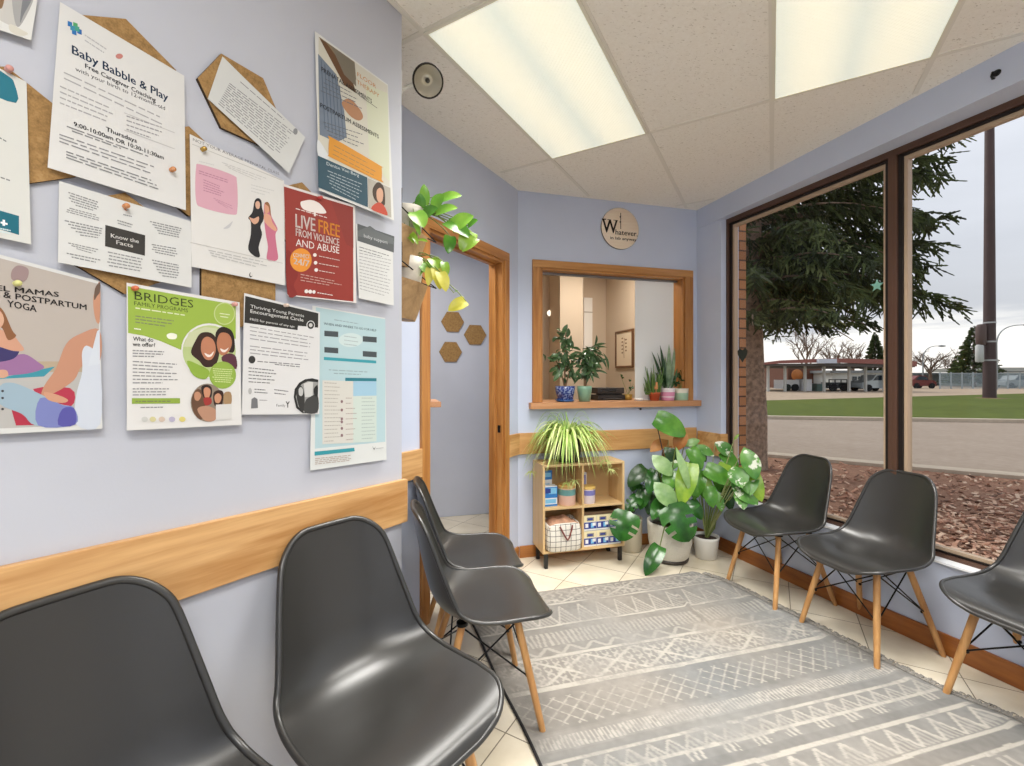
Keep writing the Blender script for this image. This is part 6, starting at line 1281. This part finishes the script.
# bark chips
rr = random.Random(77); mb = MB(); CH = [plain('bark_chip_a', 'c69880', .9), plain('bark_chip_b', 'a57a64', .9), plain('bark_chip_c', 'd8b49a', .9), plain('bark_chip_d', '785a4a', .9), plain('bark_chip_e', 'e0c2a8', .9)]
cnt = 0
while cnt < 9000:
    px, py = rr.uniform(735, 1150), 377.5+88*(rr.random()**.65*3.0+.86); 
    if py > 690: continue
    p = gp(px, py)
    if (p-kA).dot(nK) > -.03 or p.x < WX(p.y)+.22 or (p-EYE).dot(FWD) < 1.2: continue
    L_, w_, h_ = rr.uniform(.025, .085), rr.uniform(.012, .032), rr.uniform(.004, .012)
    M3 = Matrix.Rotation(rr.uniform(0, 6.28), 3, 'Z') @ Matrix.Rotation(rr.gauss(0, .35), 3, 'X') @ Matrix.Rotation(rr.gauss(0, .35), 3, 'Y')
    mb.box(p+Q((0, 0, rr.uniform(.004, .022))), (L_, w_, h_), rr.choice(CH), M3); cnt += 1
tag(mb.build('bark_mulch', origin=(5, 4, GZ)), 'reddish bark chips covering the bed outside the window', 'mulch', kind='stuff')

# brick pier beside the glass
m, t, b = pbsdf('orange_brick'); bt = t.new('ShaderNodeTexBrick'); v = t.objco(); sx = t.new('ShaderNodeSeparateXYZ'); t.l.new(v, sx.inputs[0]); cb = t.new('ShaderNodeCombineXYZ'); t.l.new(t.m('ADD', sx.outputs[0], sx.outputs[1]), cb.inputs[0]); t.l.new(sx.outputs[2], cb.inputs[1]); t.l.new(cb.outputs[0], bt.inputs['Vector'])
bt.inputs['Scale'].default_value = 1; bt.inputs['Brick Width'].default_value = .21; bt.inputs['Row Height'].default_value = .082; bt.inputs['Mortar Size'].default_value = .007
bt.inputs['Color1'].default_value = lin('b57f56'); bt.inputs['Color2'].default_value = lin('976640'); bt.inputs['Mortar'].default_value = lin('5d4334'); t.l.new(bt.outputs['Color'], b.inputs['Base Color']); b.inputs['Roughness'].default_value = .9
t.l.new(t.bump(t.m('SUBTRACT', 1.0, bt.outputs['Fac']), .5, .006), b.inputs['Normal'])
mb = MB(); y_ = Y0+.27; x1_ = at_y(746, 377, y_).x; mb.slab((WX(y_)+.165, y_, GZ), (x1_, y_+.4, 2.9), m); struct(mb.build('wall_outside_brick'))

# foreground spruce
M_tb = plain('spruce_bark', '927d6c', .95, var=.45, scale=16, bump=1.0, bscale=30)
NEED = [leafmat('needles_dark', '343d24', '4c5833', .6, 5, .2), leafmat('needles_mid', '4a5833', '66743f', .6, 5, .22), leafmat('needles_lit', '8c9a66', 'aab57c', .6, 5, .25)]
ZMIN = 1.93
def sprig(mb, p, d, L, m, rr, w_=.022):
    d = d.normalized(); s1 = d.orthogonal().normalized(); s2 = d.cross(s1); a0 = rr.uniform(0, 3.14)
    if p.z > GZ+.5 and p.z+d.z*L < ZMIN: return
    for k_ in range(2):
        a = a0+k_*math.pi/2; s_ = s1*math.cos(a)+s2*math.sin(a); vs = [p-s_*w_*.3]; 
        N = 3
        for i in range(1, N+1): vs.append(p+d*(L*(i-.35)/N)-s_*w_*(1.15-.25*i)); vs.append(p+d*(L*i/N-.01)-s_*w_*.35)
        vs.append(p+d*L*1.05)
        for i in range(N, 0, -1): vs.append(p+d*(L*i/N-.01)+s_*w_*.35); vs.append(p+d*(L*(i-.35)/N)+s_*w_*(1.15-.25*i))
        vs.append(p+s_*w_*.3); mb.add(vs, [tuple(range(len(vs)))], m)
tb = gp(752, 468); T0 = Q((tb.x, tb.y, GZ)); DT = (T0-EYE).dot(FWD); rt = 11.5*DT/FPX
tree = thing('spruce_tree', T0, 'big spruce with a bare trunk close outside the window, drooping branches across the glass', 'tree')
mb = MB(); P_ = [T0+Q((.03*math.sin(i), .02*math.cos(1.7*i), h_)) for i, h_ in enumerate((-.05, .25, .8, 1.6, 2.6, 3.8, 5.2, 7.0, 9.5))]
mb.tube(P_, [rt*1.35, rt*1.08, rt, rt*.96, rt*.9, rt*.8, rt*.65, rt*.45, .03], M_tb, 18); mb.build('trunk', tree)
rr = random.Random(31); wb = MB(); lf = MB()
def branch(z, az, L, drop, dens=1.0, twig=None):
    a = T0+Q((0, 0, z)); d = Q((math.cos(az), math.sin(az), 0)); P_ = qbez(a, a+d*L*.55+Q((0, 0, .12*L)), a+d*L+Q((0, 0, -drop)), 14)
    wb.tube(P_[:13], [.026*(1-.065*i) for i in range(13)], M_tb, 5)
    side = Q((-d.y, d.x, 0))
    for i in range(2, 15):
        p = P_[i]; f = i/14
        for k_ in range(int(3.2*dens)+1):
            s_ = rr.choice((-1, 1)); l2 = L*(.10+.16*(1-f))*rr.uniform(.5, 1.3); dd = (side*s_*rr.uniform(.3, 1)+d*rr.uniform(.2, .9)+Q((0, 0, -rr.uniform(.15, 1.1)))).normalized()
            e = p+dd*l2; m = NEED[0] if rr.random() < .5 else NEED[1]
            for q_ in range(3):
                st_ = p+dd*(l2*q_/3)+Q((rr.gauss(0, .03), rr.gauss(0, .03), rr.gauss(0, .03))); sd = (dd+Q((rr.gauss(0, .4), rr.gauss(0, .4), -.25+rr.gauss(0, .35)))).normalized()
                sprig(lf, st_, sd, rr.uniform(.13, .26), NEED[2] if (lit_bough(az) and rr.random() < .6) else m, rr, rr.uniform(.018, .032))
def lit_bough(az): return False
aR = math.atan2(RGT.y, RGT.x)
for lvl in range(16):
    z = 2.35+lvl*.36+rr.uniform(-.08, .08); n_ = 8 if lvl < 12 else 6
    for k_ in range(n_):
        az = 2*math.pi*k_/n_+lvl*.7+rr.uniform(-.25, .25); L = (2.75-.10*lvl)*rr.uniform(.72, 1.0)
        toward = math.cos(az-math.atan2(-T0.y+1.5, 2.6-T0.x))
        if toward > .5: L = min(L, 1.7)
        if math.cos(az-aR) > .6: L = min(L, 1.9)
        branch(z, az, L, L*rr.uniform(.10, .34))
# low boughs near the trunk, light painted into their paler needles, and the long lower limb that reaches to the right
aR = math.atan2(RGT.y, RGT.x)
branch(2.75, aR-.05, 2.9, .25, 1.3); branch(2.95, aR+.22, 2.6, .35, 1.2); branch(3.45, aR-.02, 2.65, .02, 1.2); branch(4.0, aR+.08, 2.75, -.0, 1.3); branch(4.3, aR-.05, 2.75, -.15, 1.3); branch(4.6, aR+.03, 2.8, -.2, 1.3); branch(4.8, aR-.08, 2.6, -.2, 1.2); branch(3.7, aR-.2, 2.3, .1, 1.1)
for z in (2.55, 2.7, 2.9, 3.1, 3.3, 3.5, 3.75, 3.95, 4.15, 4.35, 4.55, 4.8): branch(z, aR+rr.uniform(-.25, .3), rr.uniform(2.4, 2.72)*(1-.05*max(0, z-4)), rr.uniform(-.25, .2), 1.1)
lit_bough = lambda az: True
for z, a_, L in ((2.5, aR-1.2, 1.1), (2.85, aR-.9, 1.2), (3.1, aR-1.3, 1.15), (2.7, aR-.6, .9), (3.4, aR-1.0, 1.2)): branch(z, a_, L, .3, 1.4)
wb.build('branches', tree)['kind'] = 'stuff'; lf.build('foliage', tree)

# ---- far things across the street
def far_d(py_base, z=.075): return (EYE.z-z)*FPX/(py_base-HY)
def fx(px, d, z=0): p = at_d(px, HY, d); return Q((p.x, p.y, z))
def fz(py, d): return EYE.z+(HY-py)*d/FPX
def slabf(mb, pxa, pxb, pya, pyb, d, th, m, d2=None):
    """upright block whose front spans two pixels columns and rows at distance d, th deep"""
    a, b2 = fx(pxa, d), fx(pxb, d2 or d); n = Q(FWD)*th; z0, z1 = fz(pyb, d), fz(pya, d)
    mb.prism([a[:2], b2[:2], (b2+n)[:2], (a+n)[:2]], z0, z1, m)
G0 = .075
DC = far_d(391.5); M_red = plain('red_fascia', '8f5850', .6); M_steel = plain('pale_steel_post', 'b9b9b4', .6); M_dkr = plain('canopy_underside', '5d5a58', .8)
c0 = fx(763, DC, G0); can = thing('canopy_shelter', fx(838, DC+3, G0), 'long flat canopy with a red fascia on slim posts across the street', 'canopy')
top = fz(359.5, DC); mb = MB(); a, b2 = fx(762, DC-1), fx(917, DC-1); n = Q(FWD)*9
prof = [(0, 362.8, 364.8), (.12, 360.4, 363.4), (.45, 358.2, 362.4), (.75, 359.2, 364), (1, 361.2, 366.4)]
for (u0, t0_, b0_), (u1, t1_, b1_) in zip(prof, prof[1:]):
    p0, p1 = a.lerp(b2, u0), a.lerp(b2, u1); d_ = DC-1
    V = [Q((p0.x, p0.y, fz(b0_, d_))), Q((p1.x, p1.y, fz(b1_, d_))), Q((p1.x, p1.y, fz(t1_, d_))), Q((p0.x, p0.y, fz(t0_, d_)))]
    mb.extrude(V, n*.02, M_red)
mb.build('fascia', can)
mb = MB(); mb.extrude([Q((a.x, a.y, fz(365.4, DC-1)))+n*.02, Q((b2.x, b2.y, fz(367.2, DC-1)))+n*.02, Q((b2.x, b2.y, fz(362.5, DC-1)))+n*.02, Q((a.x, a.y, fz(363.8, DC-1)))+n*.02], n*.98, M_dkr); mb.build('roof', can)
for px in (768, 785, 805, 824, 849, 865.5, 884):
    mb = MB(); p = fx(px, DC); r_ = .085; mb.slab((p.x-r_, p.y-r_, G0), (p.x+r_, p.y+r_, fz(364.8, DC)), M_steel); mb.build('post', can)
mb = MB(); slabf(mb, 819, 837, 358.8, 363.2, DC-1.4, .3, plain('canopy_sign', 'c3c8d4', .6)); sg_ = mb.build('sign_board', can)
def mbx(parent, name, *a): mb = MB(); slabf(mb, *a); return mb.build(name, parent)
# shop behind the canopy, brown shed, trailers, tank
DB = DC+9
sh_ = thing('low_building', fx(855, DB+2, G0), 'low pale building with glass doors behind the red canopy', 'building'); mbx(sh_, 'wall', 832, 892, 372.5, 390.6, DB, 6, plain('pale_siding', 'c8cbc6', .8)); mbx(sh_, 'roof', 830, 893, 370.4, 373, DB-.3, 7, plain('grey_roof', '7f8384', .8))
M_win = plain('dark_window', '2f3a40', .25); 
for x0_, x1_ in ((853, 857), (859, 863)): mbx(sh_, 'door', x0_, x1_, 376.5, 390.6, DB-.1, .12, M_win)
for x0_, x1_ in ((867, 873), (875, 883), (884.5, 890)): mbx(sh_, 'window', x0_, x1_, 376, 382.5, DB-.1, .12, plain('pale_window', '9fb0b6', .25))
bs = thing('brown_shed', fx(808, DB+4, G0), 'brown brick shed behind the left part of the red canopy', 'building'); mbx(bs, 'wall', 788, 822, 366.5, 390, DB+3, 5, plain('brown_brick', '674437', .9)); mb = MB(); p = fx(797, DB+2.6, fz(375, DB+2.6)); mb.lathe([(.65, 0), (.62, .1), (0, .12)], p, plain('orange_disc', 'b06c34', .7), 20, axis=-FWD); mb.build('round_sign_board', bs)
for (x0_, x1_, y0_, y1_, dd, c_, lab) in ((782.5, 799.5, 379.8, 390, DC+1.6, 'e1e3e6', 'white box trailer under the left end of the canopy'), (805.5, 812, 379.5, 391, DC+1.0, 'dfe1e4', 'white cabinet between two canopy posts'), (817, 823.5, 384, 391, DC+1.0, '4e6a66', 'small green bin beside the canopy posts')):
    nm = 'box_trailer' if 'trailer' in lab else ('metal_cabinet' if 'cabinet' in lab else 'waste_bin'); o = thing(nm, fx((x0_+x1_)/2, dd+.7, G0), lab, nm.replace('_', ' ')); mb = MB(); slabf(mb, x0_, x1_, y0_, y1_-(1.2 if nm == 'box_trailer' else 0), dd, 1.4, plain('paint_'+c_, c_, .5)); mb.build('body', o, .02)
    if nm == 'box_trailer':
        for px in (787, 795): mb = MB(); p = fx(px, dd-.05, G0+.32); mb.lathe([(.32, -.1), (.32, .1)], p, plain('tyre', '202022', .9), 20, axis=FWD); mb.build('wheel', o)
    else: mb = MB(); slabf(mb, x0_-.1, x1_+.1, y0_-.5, y0_, dd-.05, 1.5, plain('lid_grey', '9a9d9f', .6)); mb.build('lid', o)
o = thing('flat_trailer', fx(838, DC+2, G0), 'dark flatbed trailer with rails parked beneath the canopy', 'trailer'); Mt = plain('trailer_black', '2b2c2d', .7); mbx(o, 'bed', 827, 851, 386.2, 388.2, DC+1.4, 2, Mt)
for px in (829, 835, 841, 847): mbx(o, 'rail_post', px, px+.7, 379.5, 386.2, DC+1.4, .08, Mt)
mbx(o, 'rail', 829, 848, 379.2, 380, DC+1.4, .08, Mt); mbx(o, 'load', 830, 850, 382.5, 386.2, DC+1.9, 1.2, plain('load_grey', '4b4f4e', .9))
for px in (833, 844): mb = MB(); p = fx(px, DC+1.35, G0+.33); mb.lathe([(.33, -.1), (.33, .1)], p, plain('tyre', '202022', .9), 20, axis=FWD); mb.build('wheel', o)
def car(px0, px1, d, H, label, col, flip=False, group='cars parked across the street'):
    a, b2 = fx(px0, d), fx(px1, d); L = (b2-a).length; u = (b2-a).normalized(); n = Q((-u.y, u.x, 0)); n = n if n.dot(FWD) > 0 else -n; c = (a+b2)/2+n*.85
    o = thing('parked_car', (c.x, c.y, G0), label, 'car', group); k_ = 1 if not flip else -1
    def prof(pts, w0, w1, m, name, par=o):
        V = [c+u*((x-.5)*L*k_)+Q((0, 0, G0+z*H)) for x, z in pts]; nn = len(V); mb = MB(); A = [v+n*w0 for v in V]; B = [v+n*w1 for v in V]; mb.add(A+B, [tuple(range(nn)), tuple(range(2*nn-1, nn-1, -1))]+[(i, (i+1) % nn, nn+(i+1) % nn, nn+i) for i in range(nn)], m); return mb.build(name, par, .03)
    paint = plain('car_'+col, col, .3, .2)
    prof([(0, .22), (.02, .5), (.10, .6), (.30, .64), (.42, .96), (.72, 1.0), (.90, .72), (.99, .62), (1, .22)], -.82, .82, paint, 'body')
    prof([(.33, .66), (.435, .92), (.70, .95), (.84, .68)], -.835, -.80, plain('car_glass', '24303a', .15), 'side_window'); prof([(.33, .66), (.435, .92), (.70, .95), (.84, .68)], .80, .835, MATS['car_glass'], 'side_window')
    for x in (.19, .80):
        for w_ in (-.78, .78): mb = MB(); p = c+u*((x-.5)*L*k_)+n*w_+Q((0, 0, G0+.31)); mb.lathe([(.31, -.1), (.31, .1)], p, plain('tyre', '202022', .9), 18, axis=n); mb.build('wheel', o)
    return o
car(862, 897, DC+.2, 1.5, 'silver hatchback parked under the right part of the canopy', 'b3bcc0'); car(912, 937, far_d(388.5), 1.45, 'dark red car seen just right of the window mullion', '743430', True); car(1006, 1036, far_d(388.2), 1.5, 'grey car by the building at the far right', '8d9496')
# long building with a flat roof at the far right
DR_ = far_d(386.8); o = thing('low_building', fx(1030, DR_+4, G0), 'low grey green building at the far right behind the fence', 'building'); mbx(o, 'wall', 998, 1100, 372.5, 386.6, DR_, 8, plain('greyed_green_wall', '8f978f', .85)); mbx(o, 'roof', 996, 1104, 367.5, 371.5, DR_-1, 10, plain('pale_flat_roof', 'a9aca6', .8)); 
for x0_, x1_ in ((1002, 1007), (1010, 1016), (1019, 1025)): mbx(o, 'window', x0_, x1_, 374.5, 380.5, DR_-.1, .12, M_win)
o = thing('low_building', fx(955, DR_+12, G0), 'long grey warehouse wall behind the wire fence', 'building'); mbx(o, 'wall', 905, 990, 374.5, 386.4, DR_+10, 8, plain('warehouse_grey', '9aa2a6', .85)); mbx(o, 'roof', 904, 991, 372.8, 374.6, DR_+9.6, 9, plain('warehouse_roof', '7d8488', .8))
mbx(o, 'lower_wall', 905, 990, 383.5, 386.6, DR_+9.9, .2, plain('warehouse_base', '6f7577', .9))
# wire fence
M_mesh, t, b = pbsdf('wire_mesh'); tr = t.new('ShaderNodeBsdfTransparent'); sp3 = t.new('ShaderNodeSeparateXYZ'); t.l.new(t.objco(), sp3.inputs[0]); uu_ = t.m('ADD', sp3.outputs[0], t.m('MULTIPLY', sp3.outputs[1], -1.0))
w1, w2 = t.m('ABSOLUTE', t.m('SINE', t.m('MULTIPLY', t.m('ADD', uu_, sp3.outputs[2]), 26))), t.m('ABSOLUTE', t.m('SINE', t.m('MULTIPLY', t.m('SUBTRACT', uu_, sp3.outputs[2]), 26)))
mk = t.m('LESS_THAN', t.m('MINIMUM', w1, w2), .28); b.inputs['Base Color'].default_value = lin('9fb0b8'); b.inputs['Roughness'].default_value = .5; mxs = t.new('ShaderNodeMixShader'); t.l.new(mk, mxs.inputs[0]); t.l.new(tr.outputs[0], mxs.inputs[1]); t.l.new(b.outputs[0], mxs.inputs[2]); t.l.new(mxs.outputs[0], M_mesh.node_tree.nodes['Material Output'].inputs[0])
DF = far_d(388.8); M_gal = plain('galvanised_post', 'a3adb2', .5, .4); fo = thing('wire_fence', fx(965, DF, G0), 'galvanised wire fence across the far side of the gravel lot', 'fence'); mbx(fo, 'wire_mesh', 939, 1100, 373.5, 388.6, DF, .02, M_mesh); mbx(fo, 'top_rail', 939, 1100, 373.0, 373.7, DF, .06, M_gal)
for px in (940, 951, 962, 973, 984, 996, 1008, 1020, 1034): mbx(fo, 'post', px, px+.8, 372.2, 389, DF-.02, .09, M_gal)
o = thing('grey_fence', fx(785, DC+16, G0), 'dark boarded fence behind the canopy at the left', 'fence'); mbx(o, 'board_panel', 752, 832, 381, 390, DC+20, .1, plain('fence_grey', '77706a', .9)); mbx(o, 'cap_rail', 752, 832, 380.3, 381, DC+19.95, .2, plain('fence_cap', '8f8880', .9))
# brown steel pole with boxes
DP = far_d(399, .0); pb = fx(989.5, DP, .0); Mpole = plain('brown_steel_pole', '432f2e', .6, var=.15, scale=3); pr_ = 4.6*DP/FPX; o = thing('steel_pole', (pb.x, pb.y, 0), 'tall thick brown steel pole with boxes strapped to it in the grass', 'pole')
mb = MB(); mb.tube([(pb.x, pb.y, .0), (pb.x, pb.y, 4), (pb.x, pb.y, 19), (pb.x, pb.y, 24)], [pr_*1.1, pr_, pr_*.72, pr_*.66], Mpole, 20); mb.build('shaft', o)
mb = MB(); q_ = fx(981, DP); r_ = 4.0*DP/FPX; mb.lathe([(r_*.8, fz(345, DP)), (r_, fz(343, DP)), (r_, fz(327, DP)), (r_*.7, fz(324.5, DP)), (0, fz(324, DP))], Q((q_.x, q_.y, 0)), plain('brown_drum', '54403c', .6), 18); mb.build('drum', o)
mb = MB(); q_ = fx(979.5, DP); r_ = 3.2*DP/FPX; mb.lathe([(r_*.9, fz(362, DP)), (r_, fz(361, DP)), (r_, fz(346, DP)), (r_*.6, fz(344.6, DP))], Q((q_.x, q_.y, 0)), plain('pale_drum', 'b3b4b2', .5), 18); mb.build('meter_box', o)
for py in (323.5, 342.5, 361): mb = MB(); mb.lathe([(pr_*1.06, 0), (pr_*1.06, .09)], Q((pb.x, pb.y, fz(py, DP))), plain('strap_steel', 'a5a6a8', .4, .6), 20); mb.build('strap', o)
mb = MB(); n_ = 24; mb.add([(pb.x, pb.y, .10)]+[(pb.x+math.cos(2*math.pi*i/n_)*(1.0+.15*math.sin(3*i)), pb.y+math.sin(2*math.pi*i/n_)*(1.0+.15*math.cos(2*i)), .035) for i in range(n_)], [(0, i+1, (i+1) % n_+1) for i in range(n_)], plain('bare_earth', '7f6048', .95), True); mb.build('earth_mound', o)
# street lamps
def lamp(px, py_top, px_tip, py_tip, d, label):
    p = fx(px, d, G0); o = thing('street_lamp', p, label, 'street lamp', 'street lamps across the street'); zt, ztip = fz(py_top, d), fz(py_tip, d); e = fx(px_tip, d, ztip); Mg = plain('lamp_steel', '8f9496', .5, .4)
    mb = MB(); mb.tube([p, Q((p.x, p.y, zt))], [.11, .075], Mg, 10); mb.build('pole', o)
    mb = MB(); mb.tube(qbez(Q((p.x, p.y, zt-.02)), Q((p.x, p.y, ztip+.15)), e, 12), [.07-.0025*i for i in range(13)], Mg, 8); mb.build('arm', o)
    mb = MB(); u = (e-Q((p.x, p.y, e.z))).normalized(); mb.tube([e-u*.2, e+u*.2, e+u*.75], [.08, .15, .08], Mg, 10); mb.build('lamp_head', o)
lamp(996.5, 345, 1026, 325, DF-3, 'street lamp with a long curved arm right of the brown pole'); lamp(923, 360, 940, 346, DF+14, 'smaller street lamp between the mullion and the dark evergreen')
# trees beyond
def conifer(*a):
    global ZMIN
    z_, ZMIN = ZMIN, -9; conifer_(*a); ZMIN = z_
def conifer_(px, py_top, py_base, half, d, label, seed):
    p = fx(px, d, G0); zt = fz(py_top, d); H = zt-G0; Rb = half*d/FPX; o = thing('evergreen_tree', p, label, 'tree', 'evergreens beyond the street'); rr = random.Random(seed)
    mb = MB(); mb.tube([p, Q((p.x, p.y, zt*.9))], [.25, .05], M_tb, 8); mb.build('trunk', o); mb = MB()
    for i in range(1700):
        f = rr.random()**.75; z = G0+H*(.08+.92*(1-f)) if False else G0+.6+(H-.6)*(1-f); R_ = Rb*f*(.8+.35*abs(math.sin(z*5)))+.05; a = rr.uniform(0, 6.28); q_ = Q((p.x+math.cos(a)*R_*rr.uniform(.2, 1), p.y+math.sin(a)*R_*rr.uniform(.2, 1), z)); dd = Q((math.cos(a), math.sin(a), rr.uniform(-.5, .15)))
        sprig(mb, q_+Q((0,0,0)), dd, rr.uniform(.4, .8)*(.35+.65*f), NEED[rr.randint(0, 1)], rr, .2)
    mb.build('foliage', o)
conifer(875, 332.5, 387, 13.5, DB+22, 'pointed evergreen tree behind the canopy just left of the mullion', 1); conifer(974, 326, 387, 22, DF+9, 'broad dark evergreen beside the brown pole', 2); conifer(762, 362, 388, 5, DB+26, 'small evergreen at the left behind the canopy', 3); conifer(777, 366, 388, 6, DB+30, 'low round evergreen left of the brown shed', 4)
M_twig = plain('bare_twigs', '6f5a49', .9)
def bare(px, py_top, half, d, label, seed, n0=5, fine=0):
    p = fx(px, d, G0); H = fz(py_top, d)-G0; W_ = half*d/FPX; rr = random.Random(seed); o = thing('bare_tree', p, label, 'tree', 'leafless trees beyond the street'); mb = MB(); tw = MB()
    mb.tube([p, p+Q((.1, 0, H*.3)), p+Q((.0, 0, H*.5))], [.26, .2, .15], M_twig, 8); mb.build('trunk', o)
    def grow(a, dr, L, r_, lv):
        e = a+dr*L; tw.tube([a, (a+e)/2+Q((rr.gauss(0, L*.06), rr.gauss(0, L*.06), rr.gauss(0, L*.04))), e], [r_, r_*.8, r_*.5], M_twig, 4, False)
        if lv > 0:
            for k_ in range(rr.randint(3, 4)): nd = (dr+Q((rr.gauss(0, .5), rr.gauss(0, .5), rr.gauss(.08, .35)))).normalized(); grow(a+dr*L*rr.uniform(.35, 1), nd, L*rr.uniform(.5, .75), r_*.55, lv-1)
    for k_ in range(n0):
        a = 2*math.pi*k_/n0+rr.uniform(-.3, .3); dr = Q((math.cos(a)*W_/H*1.1, math.sin(a)*W_/H*1.1, rr.uniform(.6, 1.0))).normalized(); grow(p+Q((0, 0, H*rr.uniform(.22, .48))), dr, H*rr.uniform(.32, .42), .10, 3)
    tw.build('branches', o)['kind'] = 'stuff'
bare(806, 332, 22, DB+14, 'leafless branching tree rising behind the left of the canopy', 11, 6); bare(834, 341, 20, DB+18, 'leafless tree behind the middle of the canopy', 12, 6); bare(853, 346, 12, DB+20, 'thin leafless shrub tree behind the right of the canopy', 13, 5); bare(930, 351, 20, DF+16, 'wide leafless tree right of the mullion', 14, 7); bare(952, 356, 12, DR_+24, 'low leafless tree against the dark evergreen', 15, 6)
